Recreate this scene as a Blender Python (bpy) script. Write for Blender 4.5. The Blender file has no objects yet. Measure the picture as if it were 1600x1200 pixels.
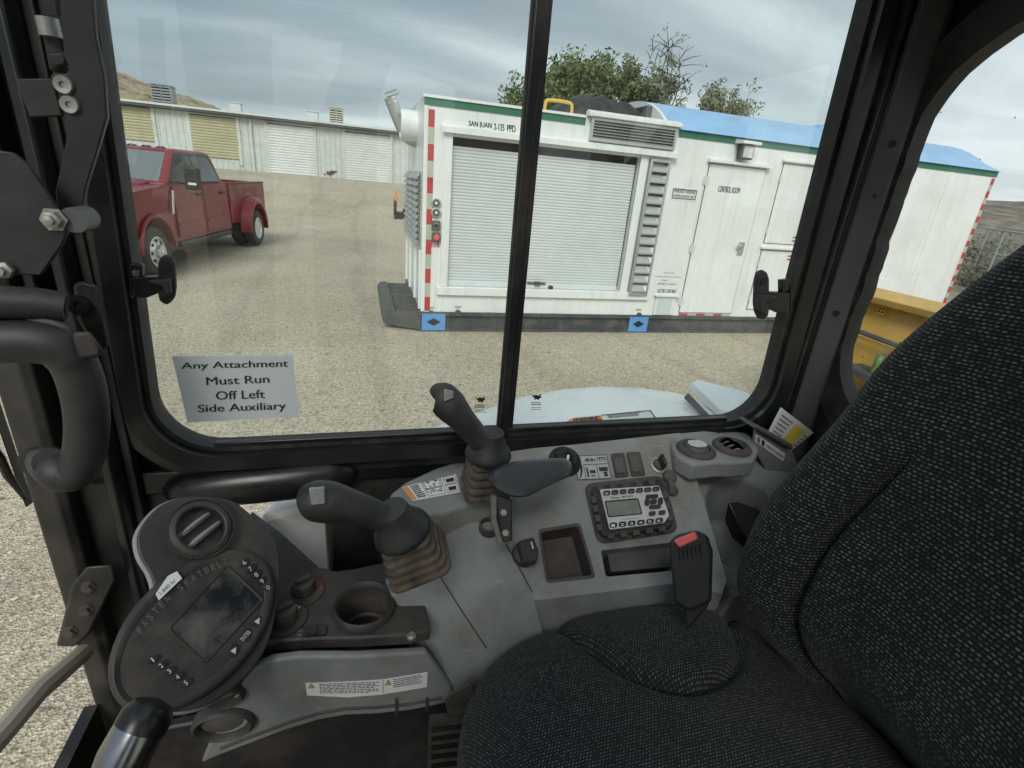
# inside a compact excavator cab, looking over the side console into a gravel yard
EXPO = 0.75; SKYS = 0.68
import bpy, bmesh, math, random
from mathutils import Vector, Matrix
from math import radians as rad, sin, cos, pi
random.seed(7)
SC = bpy.context.scene
COL = SC.collection

# ------------------------------------------------------------------ camera
EYE = Vector((0, 0, 2.1)); FPX = 800.0
ROT = Matrix(((0.96025678, -0.02316685, 0.27815503),
              (-0.26619988, -0.37567867, 0.88769542),
              (0.08393181, -0.92646038, -0.366915)))      # photo axes (right, down, forward) -> world
cd = bpy.data.cameras.new('camera'); cd.lens = 18.0; cd.sensor_width = 36.0
cd.clip_start = 0.02; cd.clip_end = 2000
cam = bpy.data.objects.new('camera', cd); COL.objects.link(cam)
r_, d_, f_ = (ROT.col[i].copy() for i in range(3))
cam.matrix_world = Matrix(((r_.x, -d_.x, -f_.x, EYE.x), (r_.y, -d_.y, -f_.y, EYE.y),
                           (r_.z, -d_.z, -f_.z, EYE.z), (0, 0, 0, 1)))
SC.camera = cam
SC.view_settings.view_transform = 'Standard'; SC.view_settings.look = 'None'
SC.view_settings.exposure = EXPO; SC.view_settings.gamma = 1.0

# ------------------------------------------------------------------ sky and sun
SUN_EL, SUN_AZ = rad(42), rad(-24)          # the sun stands behind the open door, hidden by cloud
w = bpy.data.worlds.new('World'); SC.world = w; w.use_nodes = True
nt = w.node_tree; nt.nodes.clear()
def N(t, kind, **kw):
    n = t.nodes.new(kind)
    for k, v in kw.items():
        if k.startswith('i_'):
            key = k[2:]; key = int(key) if key.isdigit() else key.replace('_', ' ')
            n.inputs[key].default_value = v
        else: setattr(n, k, v)
    return n
def L(t, a, ao, b, bi): t.links.new(a.outputs[ao], b.inputs[bi])
def ramp(t, stops):
    r = t.nodes.new('ShaderNodeValToRGB'); e = r.color_ramp.elements
    while len(e) < len(stops): e.new(0.5)
    for q, (p, c) in zip(e, stops):
        q.position = p; q.color = tuple(c) + (1,) if len(c) == 3 else c
    return r
sky = N(nt, 'ShaderNodeTexSky', sky_type='NISHITA', sun_disc=False, sun_elevation=SUN_EL, sun_rotation=rad(180) + SUN_AZ,
        air_density=1.2, dust_density=3.0)
b1 = N(nt, 'ShaderNodeBackground', i_Strength=0.07); L(nt, sky, 0, b1, 0)
tc = N(nt, 'ShaderNodeTexCoord')
sep = N(nt, 'ShaderNodeSeparateXYZ'); L(nt, tc, 'Generated', sep, 0)
zz = N(nt, 'ShaderNodeMath', operation='MAXIMUM', i_1=0.0); L(nt, sep, 2, zz, 0)
za = N(nt, 'ShaderNodeMath', operation='ADD', i_1=0.12); L(nt, zz, 0, za, 0)
dx = N(nt, 'ShaderNodeMath', operation='DIVIDE'); L(nt, sep, 0, dx, 0); L(nt, za, 0, dx, 1)
dy = N(nt, 'ShaderNodeMath', operation='DIVIDE'); L(nt, sep, 1, dy, 0); L(nt, za, 0, dy, 1)
cmb = N(nt, 'ShaderNodeCombineXYZ', i_2=3.0); L(nt, dx, 0, cmb, 0); L(nt, dy, 0, cmb, 1)
mp = N(nt, 'ShaderNodeMapping'); mp.inputs['Scale'].default_value = (0.42, 0.95, 1); mp.inputs['Rotation'].default_value = (0, 0, 0.25)
L(nt, cmb, 0, mp, 0)
n1 = N(nt, 'ShaderNodeTexNoise', i_Scale=0.7, i_Detail=6.0, i_Roughness=0.5, i_Distortion=0.3); L(nt, mp, 0, n1, 'Vector')
gx = N(nt, 'ShaderNodeMath', operation='MULTIPLY_ADD', i_1=0.17, i_2=-0.012); L(nt, sep, 0, gx, 0)   # brighter cloud towards the rear of the machine
gs = N(nt, 'ShaderNodeMath', operation='ADD'); L(nt, n1, 0, gs, 0); L(nt, gx, 0, gs, 1)
rp = ramp(nt, [(0.32, (0.27, 0.325, 0.38)), (0.45, (0.37, 0.435, 0.485)), (0.56, (0.54, 0.61, 0.65)), (0.68, (0.82, 0.89, 0.92))])
L(nt, gs, 0, rp, 0)
b2 = N(nt, 'ShaderNodeBackground', i_Strength=SKYS); L(nt, rp, 0, b2, 0)
mx = N(nt, 'ShaderNodeMixShader', i_0=0.86); L(nt, b1, 0, mx, 1); L(nt, b2, 0, mx, 2)
wo = N(nt, 'ShaderNodeOutputWorld'); L(nt, mx, 0, wo, 0)
sl = bpy.data.lights.new('sun', 'SUN'); sl.energy = 1.5; sl.angle = rad(28); sl.color = (1.0, 0.97, 0.92)
so = bpy.data.objects.new('sun', sl); COL.objects.link(so)
sd = Vector((sin(SUN_AZ) * cos(SUN_EL), -cos(SUN_AZ) * cos(SUN_EL), sin(SUN_EL)))     # towards the sun
so.rotation_euler = sd.to_track_quat('Z', 'Y').to_euler()

# ------------------------------------------------------------------ measuring the photograph
def ray(x, y): return (ROT @ Vector((x - 800, y - 600, FPX))).normalized()
def D(x, y, d): return EYE + ROT @ (Vector((x - 800, y - 600, FPX)) * (d / FPX))
def AX(x, y, X): r = ray(x, y); return EYE + r * (X / r.x)
def AY(x, y, Y): r = ray(x, y); return EYE + r * (Y / r.y)
def AZ(x, y, Z): r = ray(x, y); return EYE + r * ((Z - EYE.z) / r.z)
class Plane:
    def __init__(s, a, b, c):
        s.p = a; n = (b - a).cross(c - a).normalized()
        s.n = n if n.dot(EYE - a) > 0 else -n            # towards the viewer
    def __call__(s, x, y, h=0.0):
        r = ray(x, y); p = s.p + s.n * h
        return EYE + r * ((p - EYE).dot(s.n) / r.dot(s.n))
    def frame(s):
        u = (Vector((1, 0, 0)) - s.n * s.n.x).normalized(); return u, s.n.cross(u), s.n
def spline(pts, n=6, closed=False):
    out = []; m = len(pts); P = [Vector(p) for p in pts]
    for i in range(m if closed else m - 1):
        if closed: a, b, c, d = P[i - 1], P[i], P[(i + 1) % m], P[(i + 2) % m]
        else: a, b, c, d = P[max(i - 1, 0)], P[i], P[i + 1], P[min(i + 2, m - 1)]
        for k in range(n):
            t = k / n
            out.append(0.5 * (2 * b + (c - a) * t + (2 * a - 5 * b + 4 * c - d) * t * t + (3 * b - a - 3 * c + d) * t ** 3))
    if not closed: out.append(P[-1].copy())
    return out

# ------------------------------------------------------------------ mesh helpers
ORG = {}
def thing(name, label, cat, loc=(0, 0, 0), group=None):
    o = bpy.data.objects.new(name, None); COL.objects.link(o); o.location = loc; o.empty_display_size = 0.05
    ORG[o.name] = Vector(loc); o['label'] = label; o['category'] = cat
    if group: o['group'] = group
    return o
def tag(o, label, cat, group=None):
    o['label'] = label; o['category'] = cat
    if group: o['group'] = group
    return o
def copy_tree(o, parent=None):
    c = o.copy(); COL.objects.link(c)
    if parent: c.parent = parent
    for ch in [q for q in bpy.data.objects if q.parent == o]: copy_tree(ch, c)
    return c

class MB:
    def __init__(s): s.v = []; s.f = []; s.uv = None
    def add(s, vs, fs):
        k = len(s.v); s.v += [Vector(a) for a in vs]; s.f += [tuple(i + k for i in f) for f in fs]; return s
    def poly(s, pts): return s.add(pts, [tuple(range(len(pts)))])
    def prism(s, pts, vec):
        n = len(pts); vec = Vector(vec); pts = [Vector(p) for p in pts]
        a = pts + [p + vec for p in pts]
        return s.add(a, [tuple(range(n))[::-1], tuple(range(n, 2 * n))] + [(i, (i + 1) % n, n + (i + 1) % n, n + i) for i in range(n)])
    def box(s, lo, hi):
        x0, y0, z0 = lo; x1, y1, z1 = hi
        return s.prism([(x0, y0, z0), (x1, y0, z0), (x1, y1, z0), (x0, y1, z0)], (0, 0, z1 - z0))
    def obox(s, c, u, v, w_):
        c = Vector(c); u = Vector(u); v = Vector(v); w_ = Vector(w_)
        return s.prism([c - u - v - w_, c + u - v - w_, c + u + v - w_, c - u + v - w_], w_ * 2)
    def tube(s, path, r, n=10, cap=True, sx=1.0, up=None):
        path = [Vector(p) for p in path]; m = len(path)
        rs = r if isinstance(r, (list, tuple)) else [r] * m
        t = (path[1] - path[0]).normalized()
        a = Vector(up) if up is not None else (Vector((0, 0, 1)) if abs(t.z) < 0.9 else Vector((1, 0, 0)))
        vs = []
        for i, p in enumerate(path):
            t = (path[min(i + 1, m - 1)] - path[max(i - 1, 0)]).normalized()
            a = (a - t * a.dot(t)).normalized(); b = t.cross(a)
            for k in range(n):
                q = 2 * pi * k / n; vs.append(p + (a * cos(q) * sx + b * sin(q)) * rs[i])
        fs = [(i * n + k, i * n + (k + 1) % n, (i + 1) * n + (k + 1) % n, (i + 1) * n + k) for i in range(m - 1) for k in range(n)]
        if cap: fs += [tuple(range(n))[::-1], tuple(range((m - 1) * n, m * n))]
        return s.add(vs, fs)
    def lathe(s, o, ax, prof, n=20, sx=1.0, u=None, cap=True):
        o = Vector(o); ax = Vector(ax).normalized()
        u = Vector(u) if u is not None else Vector((1, 0, 0)) if abs(ax.x) < 0.8 else Vector((0, 1, 0))
        u = (u - ax * u.dot(ax)).normalized(); v = ax.cross(u); m = len(prof); vs = []
        for r, h in prof:
            for k in range(n):
                q = 2 * pi * k / n; vs.append(o + ax * h + (u * cos(q) * sx + v * sin(q)) * r)
        fs = [(i * n + k, i * n + (k + 1) % n, (i + 1) * n + (k + 1) % n, (i + 1) * n + k) for i in range(m - 1) for k in range(n)]
        if cap: fs += [tuple(range(n))[::-1], tuple(range((m - 1) * n, m * n))]
        return s.add(vs, fs)
    def loft(s, rings, cap=True, closed=True):
        n = len(rings[0]); m = len(rings); vs = [p for r in rings for p in r]
        kk = n if closed else n - 1
        fs = [(i * n + k, i * n + (k + 1) % n, (i + 1) * n + (k + 1) % n, (i + 1) * n + k) for i in range(m - 1) for k in range(kk)]
        if cap: fs += [tuple(range(n))[::-1], tuple(range((m - 1) * n, m * n))]
        return s.add(vs, fs)
    def hull(s, pts):
        bm = bmesh.new()
        for p in pts: bm.verts.new(p)
        r = bmesh.ops.convex_hull(bm, input=bm.verts)
        bmesh.ops.delete(bm, geom=[g for g in r['geom_interior'] if isinstance(g, bmesh.types.BMVert)], context='VERTS')
        bmesh.ops.dissolve_limit(bm, angle_limit=rad(1), verts=bm.verts, edges=bm.edges)
        bm.verts.index_update()
        s.add([v.co for v in bm.verts], [tuple(v.index for v in f.verts) for f in bm.faces]); bm.free(); return s
    def build(s, name, mat, parent=None, smooth=None, bevel=0, seg=2, sub=0, cuts=None, uv=None, weld=False, kind=None):
        org = ORG[parent.name] if parent else Vector((0, 0, 0))
        me = bpy.data.meshes.new(name)
        me.from_pydata([v - org for v in s.v], [], s.f); me.update()
        bm = bmesh.new(); bm.from_mesh(me)
        if weld: bmesh.ops.remove_doubles(bm, verts=bm.verts, dist=1e-5)
        if uv is None: bmesh.ops.recalc_face_normals(bm, faces=bm.faces)
        bm.to_mesh(me); bm.free()
        if uv is not None:
            lay = me.uv_layers.new(name='UVMap')
            for lp in me.loops: lay.data[lp.index].uv = uv[lp.vertex_index]
        o = bpy.data.objects.new(name, me); COL.objects.link(o)
        if cuts:
            cme = bpy.data.meshes.new('c'); cme.from_pydata([v - org for v in cuts.v], [], cuts.f); cme.update()
            b2_ = bmesh.new(); b2_.from_mesh(cme); bmesh.ops.recalc_face_normals(b2_, faces=b2_.faces); b2_.to_mesh(cme); b2_.free()
            co = bpy.data.objects.new('c', cme); COL.objects.link(co)
            md = o.modifiers.new('b', 'BOOLEAN'); md.object = co; md.operation = 'DIFFERENCE'; md.solver = 'EXACT'; md.use_self = True
            bpy.context.view_layer.update()
            dg = bpy.context.evaluated_depsgraph_get()
            nm = bpy.data.meshes.new_from_object(o.evaluated_get(dg)); o.modifiers.clear(); o.data = nm; nm.name = name
            bpy.data.objects.remove(co); me = nm
        if mat is not None:
            me.materials.clear(); me.materials.append(mat)
        if bevel:
            md = o.modifiers.new('bevel', 'BEVEL'); md.width = bevel; md.segments = seg; md.limit_method = 'ANGLE'; md.angle_limit = rad(28)
            md.harden_normals = False
        if sub:
            md = o.modifiers.new('sub', 'SUBSURF'); md.levels = sub; md.render_levels = sub
        if smooth is None: smooth = 35 if not bevel else 40
        if smooth:
            if smooth >= 180: me.polygons.foreach_set('use_smooth', [True] * len(me.polygons))
            else: me.polygons.foreach_set('use_smooth', [True] * len(me.polygons)); me.set_sharp_from_angle(angle=rad(smooth))
        if parent: o.parent = parent
        ORG[o.name] = org
        if kind: o['kind'] = kind
        return o

def text_mb(s, quad, bold=0.0, lift=0.0, condensed=True):
    """lettering laid into the four corners (bottom-left, bottom-right, top-right, top-left)"""
    cu = bpy.data.curves.new('t', 'FONT'); cu.body = s; cu.size = 1; cu.resolution_u = 3; cu.align_x = 'CENTER'
    ob = bpy.data.objects.new('t', cu); COL.objects.link(ob); bpy.context.view_layer.update()
    me = bpy.data.meshes.new_from_object(ob.evaluated_get(bpy.context.evaluated_depsgraph_get()))
    xs = [v.co.x for v in me.vertices]; ys = [v.co.y for v in me.vertices]
    x0, x1, y0, y1 = min(xs), max(xs), min(ys), max(ys)
    bl, br, tr, tl = [Vector(q) for q in quad]
    n = (br - bl).cross(tl - bl).normalized()
    mb = MB()
    def mp_(c):
        a = (c.x - x0) / (x1 - x0); b = (c.y - y0) / (y1 - y0)
        return bl * (1 - a) * (1 - b) + br * a * (1 - b) + tr * a * b + tl * (1 - a) * b + n * lift
    mb.add([mp_(v.co) for v in me.vertices], [tuple(p.vertices) for p in me.polygons])
    if bold:
        d = (br - bl).normalized() * (tl - bl).length * bold
        for j, k in enumerate((-1, 1)): mb.add([mp_(v.co) + d * k + n * (0.00008 * (j + 1)) for v in me.vertices], [tuple(p.vertices) for p in me.polygons])
    bpy.data.objects.remove(ob); bpy.data.curves.remove(cu); bpy.data.meshes.remove(me)
    return mb
def merge(*ms):
    r = MB()
    for m in ms: r.add(m.v, m.f)
    return r
def quad_pt(q, a, b, n=0.0):
    bl, br, tr, tl = q
    p = bl * (1 - a) * (1 - b) + br * a * (1 - b) + tr * a * b + tl * (1 - a) * b
    return p + (br - bl).cross(tl - bl).normalized() * n if n else p
def subq(q, a0, b0, a1, b1, n=0.0):
    return [quad_pt(q, a0, b0, n), quad_pt(q, a1, b0, n), quad_pt(q, a1, b1, n), quad_pt(q, a0, b1, n)]
def scribble(q, rows, cols, rnd, gap=0.35, a0=0.03, a1=0.97, mb=None, n=0.0):
    """lines of print too small to read: broken bars"""
    mb = mb or MB()
    for i in range(rows):
        b0 = 1 - (i + 1 - gap / 2) / rows; b1 = 1 - (i + gap / 2) / rows; a = a0; end = a1 - rnd.random() * 0.25 * (a1 - a0)
        while a < end:
            wd = (0.015 + rnd.random() * 0.05) * (a1 - a0) * 1.4
            h = (b1 - b0) * (0.75 + 0.25 * rnd.random())
            mb.poly(subq(q, a, b0, min(a + wd, a1), b0 + h, n)); a += wd + 0.012 * (a1 - a0) * 1.3
    return mb

# ------------------------------------------------------------------ materials
MATS = {}
def pbr(name, col, rough=0.5, metal=0.0, dirt=None, dscale=8.0, damt=0.5, bump=0.0, bscale=200.0, var=0.08, vscale=3.0, spec=0.5, coat=0.0, dpos=(0.45, 0.7)):
    if name in MATS: return MATS[name]
    m = bpy.data.materials.new(name); m.use_nodes = True; t = m.node_tree; p = t.nodes['Principled BSDF']
    p.inputs['Roughness'].default_value = rough; p.inputs['Metallic'].default_value = metal
    p.inputs['Specular IOR Level'].default_value = spec; p.inputs['Coat Weight'].default_value = coat
    tc = N(t, 'ShaderNodeTexCoord')
    nv = N(t, 'ShaderNodeTexNoise', i_Scale=vscale, i_Detail=5.0); L(t, tc, 'Object', nv, 'Vector')
    lo = tuple(max(c * (1 - var), 0) for c in col); hi = tuple(min(c * (1 + var), 1) for c in col)
    r = ramp(t, [(0.3, lo), (0.7, hi)]); L(t, nv, 0, r, 0); last = r
    rr = N(t, 'ShaderNodeMapRange', i_1=0.3, i_2=0.7, i_3=max(rough - 0.08, 0.02), i_4=min(rough + 0.08, 1)); L(t, nv, 0, rr, 0)
    if dirt:
        nd = N(t, 'ShaderNodeTexNoise', i_Scale=dscale, i_Detail=8.0, i_Roughness=0.68); L(t, tc, 'Object', nd, 'Vector')
        rd = ramp(t, [(dpos[0], (0, 0, 0)), (dpos[1], (damt, damt, damt))]); L(t, nd, 0, rd, 0)
        mxx = N(t, 'ShaderNodeMix', data_type='RGBA'); L(t, rd, 0, mxx, 0); L(t, r, 0, mxx, 6); mxx.inputs[7].default_value = (*dirt, 1)
        L(t, mxx, 2, p, 'Base Color')
        ra = N(t, 'ShaderNodeMath', operation='MULTIPLY_ADD', i_1=0.35); L(t, rd, 0, ra, 0); L(t, rr, 0, ra, 2); L(t, ra, 0, p, 'Roughness')
    else:
        L(t, r, 0, p, 'Base Color'); L(t, rr, 0, p, 'Roughness')
    if bump:
        nb = N(t, 'ShaderNodeTexNoise', i_Scale=bscale, i_Detail=3.0); L(t, tc, 'Object', nb, 'Vector')
        bb = N(t, 'ShaderNodeBump', i_Strength=bump, i_Distance=0.002); L(t, nb, 0, bb, 'Height'); L(t, bb, 0, p, 'Normal')
    MATS[name] = m; return m
def glass_mat(name, tint, fres=1.0, specks=False, haze=0.0):
    m = bpy.data.materials.new(name); m.use_nodes = True; t = m.node_tree; t.nodes.clear()
    tr = N(t, 'ShaderNodeBsdfTransparent'); tr.inputs[0].default_value = (*tint, 1)
    gl = N(t, 'ShaderNodeBsdfGlossy', i_Roughness=0.0)
    fr = N(t, 'ShaderNodeFresnel', i_IOR=1.5)
    ge = N(t, 'ShaderNodeNewGeometry'); nb = N(t, 'ShaderNodeMath', operation='SUBTRACT', i_0=1.0); L(t, ge, 'Backfacing', nb, 1)
    fq = N(t, 'ShaderNodeMath', operation='MULTIPLY', i_1=fres); L(t, fr, 0, fq, 0)
    ml = N(t, 'ShaderNodeMath', operation='MULTIPLY'); L(t, fq, 0, ml, 0); L(t, nb, 0, ml, 1)
    mxs = N(t, 'ShaderNodeMixShader'); L(t, ml, 0, mxs, 0); L(t, tr, 0, mxs, 1); L(t, gl, 0, mxs, 2); last = mxs
    tc = N(t, 'ShaderNodeTexCoord')
    df = N(t, 'ShaderNodeBsdfDiffuse'); df.inputs[0].default_value = (0.5, 0.48, 0.42, 1)
    nz = N(t, 'ShaderNodeTexNoise', i_Scale=7.0, i_Detail=8.0, i_Roughness=0.75); L(t, tc, 'Object', nz, 'Vector')
    rz = ramp(t, [(0.42, (0, 0, 0)), (0.75, (haze, haze, haze))]); L(t, nz, 0, rz, 0)
    m2 = N(t, 'ShaderNodeMixShader'); L(t, rz, 0, m2, 0); L(t, last, 0, m2, 1); L(t, df, 0, m2, 2); last = m2
    # flecks of dust and dried splashes
    vo = N(t, 'ShaderNodeTexVoronoi', i_Scale=34.0 if specks else 60.0); L(t, tc, 'Object', vo, 'Vector')
    nw = N(t, 'ShaderNodeTexNoise', i_Scale=160.0, i_Detail=2.0); L(t, tc, 'Object', nw, 'Vector')
    ad = N(t, 'ShaderNodeMath', operation='MULTIPLY_ADD', i_1=0.10, i_2=-0.05); L(t, nw, 0, ad, 0)
    sm = N(t, 'ShaderNodeMath', operation='ADD'); L(t, vo, 'Distance', sm, 0); L(t, ad, 0, sm, 1)
    sepc = N(t, 'ShaderNodeSeparateColor'); L(t, vo, 'Color', sepc, 0)
    th = N(t, 'ShaderNodeMapRange', i_1=0.55, i_2=1.0, i_3=0.0, i_4=0.09 if specks else 0.05); L(t, sepc, 0, th, 0)
    ls = N(t, 'ShaderNodeMath', operation='LESS_THAN'); L(t, sm, 0, ls, 0); L(t, th, 0, ls, 1)
    am = N(t, 'ShaderNodeMath', operation='MULTIPLY', i_1=0.8 if specks else 0.35); L(t, ls, 0, am, 0)
    d2 = N(t, 'ShaderNodeBsdfDiffuse'); d2.inputs[0].default_value = (0.06, 0.06, 0.05, 1) if specks else (0.6, 0.6, 0.55, 1)
    m3 = N(t, 'ShaderNodeMixShader'); L(t, am, 0, m3, 0); L(t, last, 0, m3, 1); L(t, d2, 0, m3, 2)
    o = N(t, 'ShaderNodeOutputMaterial'); L(t, m3, 0, o, 0)
    return m
DUST = (0.14, 0.105, 0.072)
M_black = pbr('black paint', (0.008, 0.009, 0.0095), 0.33, dirt=(0.05, 0.043, 0.035), dscale=6, damt=0.4, var=0.2)
M_blackd = pbr('dusty black paint', (0.016, 0.016, 0.016), 0.45, dirt=(0.075, 0.063, 0.048), dscale=11, damt=0.6, var=0.3, dpos=(0.42, 0.72))
M_rubber = pbr('black rubber', (0.014, 0.015, 0.015), 0.6, dirt=(0.09, 0.075, 0.055), dscale=25, damt=0.5)
M_blackpl = pbr('black plastic', (0.020, 0.021, 0.022), 0.55, dirt=DUST, dscale=14, damt=0.35, bump=0.25, bscale=900)
M_grip = pbr('soft black grip', (0.020, 0.022, 0.023), 0.5, dirt=DUST, dscale=20, damt=0.22, bump=0.2, bscale=1200)
M_deck = pbr('dusty black plastic', (0.03, 0.03, 0.03), 0.55, dirt=(0.12,0.095,0.068), dscale=13, damt=0.6, bump=0.3, bscale=900, dpos=(0.45, 0.75))
M_boot = pbr('dusty boot rubber', (0.035, 0.032, 0.029), 0.8, dirt=(0.15, 0.112, 0.076), dscale=28, damt=0.85, dpos=(0.36, 0.62))
M_grey = pbr('grey console plastic', (0.215, 0.232, 0.224), 0.46, dirt=(0.135, 0.107, 0.078), dscale=11, damt=0.75, bump=0.3, bscale=700, var=0.10, vscale=14, dpos=(0.46, 0.74))
_t = M_grey.node_tree; _p = _t.nodes['Principled BSDF']; _src = _p.inputs['Base Color'].links[0].from_socket
_tc = N(_t, 'ShaderNodeTexCoord'); _mp = N(_t, 'ShaderNodeMapping'); _mp.inputs['Scale'].default_value = (9, 70, 30); _mp.inputs['Rotation'].default_value = (.3, .5, .7); L(_t, _tc, 'Object', _mp, 0)
_ns = N(_t, 'ShaderNodeTexNoise', i_Scale=2.2, i_Detail=4.0); L(_t, _mp, 0, _ns, 'Vector')
_rs = ramp(_t, [(0.66, (0, 0, 0)), (0.72, (.35, .35, .35))]); L(_t, _ns, 0, _rs, 0)          # light scuff marks
_ms = N(_t, 'ShaderNodeMix', data_type='RGBA'); L(_t, _rs, 0, _ms, 0); _t.links.new(_src, _ms.inputs[6]); _ms.inputs[7].default_value = (.33, .33, .31, 1); L(_t, _ms, 2, _p, 'Base Color')
M_greyd = pbr('dark grey plastic', (0.065, 0.068, 0.068), 0.55, dirt=DUST, dscale=20, damt=0.5, bump=0.25, bscale=900)
M_brownpl = pbr('dusty brown black plastic', (0.048, 0.043, 0.038), 0.6, dirt=DUST, dscale=30, damt=0.5, bump=0.25, bscale=900)
M_steel = pbr('zinc steel', (0.42, 0.42, 0.40), 0.42, metal=0.85, dirt=(0.16, 0.13, 0.09), dscale=70, damt=0.6)
M_chrome = pbr('chrome', (0.8, 0.8, 0.8), 0.12, metal=1.0)
M_white = pbr('white paint', (0.78, 0.80, 0.79), 0.35, dirt=(0.5, 0.48, 0.42), dscale=1.5, damt=0.3, var=0.03)
M_decal = pbr('white decal', (0.72, 0.73, 0.71), 0.45, var=0.03, dirt=(0.4, 0.33, 0.25), dscale=25, damt=0.4, dpos=(0.55, 0.75))
M_ink = pbr('black ink', (0.02, 0.02, 0.02), 0.6)
M_inkw = pbr('white ink', (0.62, 0.62, 0.6), 0.6)
M_inkg = pbr('faded grey ink', (0.16, 0.15, 0.14), 0.7)
M_orange = pbr('orange decal', (0.75, 0.27, 0.06), 0.5)
M_yellow = pbr('yellow decal', (0.75, 0.55, 0.08), 0.5)
M_red = pbr('red plastic', (0.75, 0.09, 0.08), 0.4)
M_paper = pbr('paper', (0.72, 0.75, 0.76), 0.7, var=0.02)
_t = M_paper.node_tree; _p = _t.nodes['Principled BSDF']; _tl = N(_t, 'ShaderNodeBsdfTranslucent'); _tl.inputs[0].default_value = (0.72, 0.76, 0.78, 1)
_mx = N(_t, 'ShaderNodeMixShader', i_0=0.42); L(_t, _p, 0, _mx, 1); L(_t, _tl, 0, _mx, 2); L(_t, _mx, 0, _t.nodes['Material Output'], 0)   # thin paper lets daylight through
# ================================================================== ground and hills
def gz(x, y):
    t = min(max((y - 17.5) / 15.0, 0), 1); t = t * t * (3 - 2 * t)
    u = min(max((x - 20) / 40.0, 0), 1)
    return 1.32 * t * (1 - u) + 0.10 * sin(x * 0.21 + 1) * sin(y * 0.17) * min(max((math.hypot(x, y) - 12) / 20, 0), 1)
def axis(lo, hi, f0, f1, st):
    a = [lo]; x = lo
    while x < hi:
        x += st if f0 <= x < f1 else max(st, 0.12 * max(f0 - x, x - f1, st)); a.append(min(x, hi))
    return a
xs = axis(-420, 420, -22, 24, 0.8); ys = axis(-300, 420, -6, 40, 0.8)
g = MB(); g.add([(x, y, gz(x, y)) for y in ys for x in xs],
                [(j * len(xs) + i, j * len(xs) + i + 1, (j + 1) * len(xs) + i + 1, (j + 1) * len(xs) + i) for j in range(len(ys) - 1) for i in range(len(xs) - 1)])
m = bpy.data.materials.new('gravel'); m.use_nodes = True; t = m.node_tree; p = t.nodes['Principled BSDF']; p.inputs['Roughness'].default_value = 0.95
tc = N(t, 'ShaderNodeTexCoord')
big = N(t, 'ShaderNodeTexNoise', i_Scale=0.35, i_Detail=6.0, i_Roughness=0.6, i_Distortion=0.6); L(t, tc, 'Object', big, 'Vector')
r1 = ramp(t, [(0.32, (0.52, 0.45, 0.345)), (0.5, (0.595, 0.525, 0.405)), (0.68, (0.66, 0.59, 0.465))]); L(t, big, 0, r1, 0)
st = N(t, 'ShaderNodeTexVoronoi', i_Scale=88.0); L(t, tc, 'Object', st, 'Vector')
sc_ = N(t, 'ShaderNodeSeparateColor'); L(t, st, 'Color', sc_, 0)
r2 = ramp(t, [(0.0, (0.34, 0.33, 0.31)), (0.12, (0.68, 0.67, 0.64)), (0.5, (0.97, 0.97, 0.95)), (0.85, (1.1, 1.1, 1.07)), (1.0, (1.4, 1.39, 1.34))]); L(t, sc_, 0, r2, 0)
mu = N(t, 'ShaderNodeMix', data_type='RGBA', blend_type='MULTIPLY', i_0=0.8); L(t, r1, 0, mu, 6); L(t, r2, 0, mu, 7)
md_ = N(t, 'ShaderNodeTexNoise', i_Scale=9.0, i_Detail=10.0, i_Roughness=0.8); L(t, tc, 'Object', md_, 'Vector')
r3 = ramp(t, [(0.33, (0.6, 0.58, 0.55)), (0.47, (0.97, 0.97, 0.97)), (0.66, (1.1, 1.1, 1.08))]); L(t, md_, 0, r3, 0)
mu2 = N(t, 'ShaderNodeMix', data_type='RGBA', blend_type='MULTIPLY', i_0=1.0); L(t, mu, 2, mu2, 6); L(t, r3, 0, mu2, 7)
pb = N(t, 'ShaderNodeTexNoise', i_Scale=30.0, i_Detail=5.0, i_Roughness=0.7); L(t, tc, 'Object', pb, 'Vector')
r6 = ramp(t, [(0.30, (0.34, 0.33, 0.31)), (0.42, (0.80, 0.79, 0.77)), (0.52, (1, 1, 1)), (0.70, (1.14, 1.14, 1.12))]); L(t, pb, 0, r6, 0)
mu5 = N(t, 'ShaderNodeMix', data_type='RGBA', blend_type='MULTIPLY', i_0=1.0); L(t, mu2, 2, mu5, 6); L(t, r6, 0, mu5, 7); mu2 = mu5
# old tyre tracks: faint curved bands
wv = N(t, 'ShaderNodeTexWave', i_Scale=0.16, i_Distortion=5.0, i_Detail=3.0); wv.inputs['Detail Scale'].default_value = 0.5; L(t, tc, 'Object', wv, 'Vector')
r4 = ramp(t, [(0.0, (0.91, 0.905, 0.90)), (0.03, (0.95, 0.945, 0.94)), (0.07, (1, 1, 1))]); L(t, wv, 0, r4, 0)
mu3 = N(t, 'ShaderNodeMix', data_type='RGBA', blend_type='MULTIPLY', i_0=1.0); L(t, mu2, 2, mu3, 6); L(t, r4, 0, mu3, 7)
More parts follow.
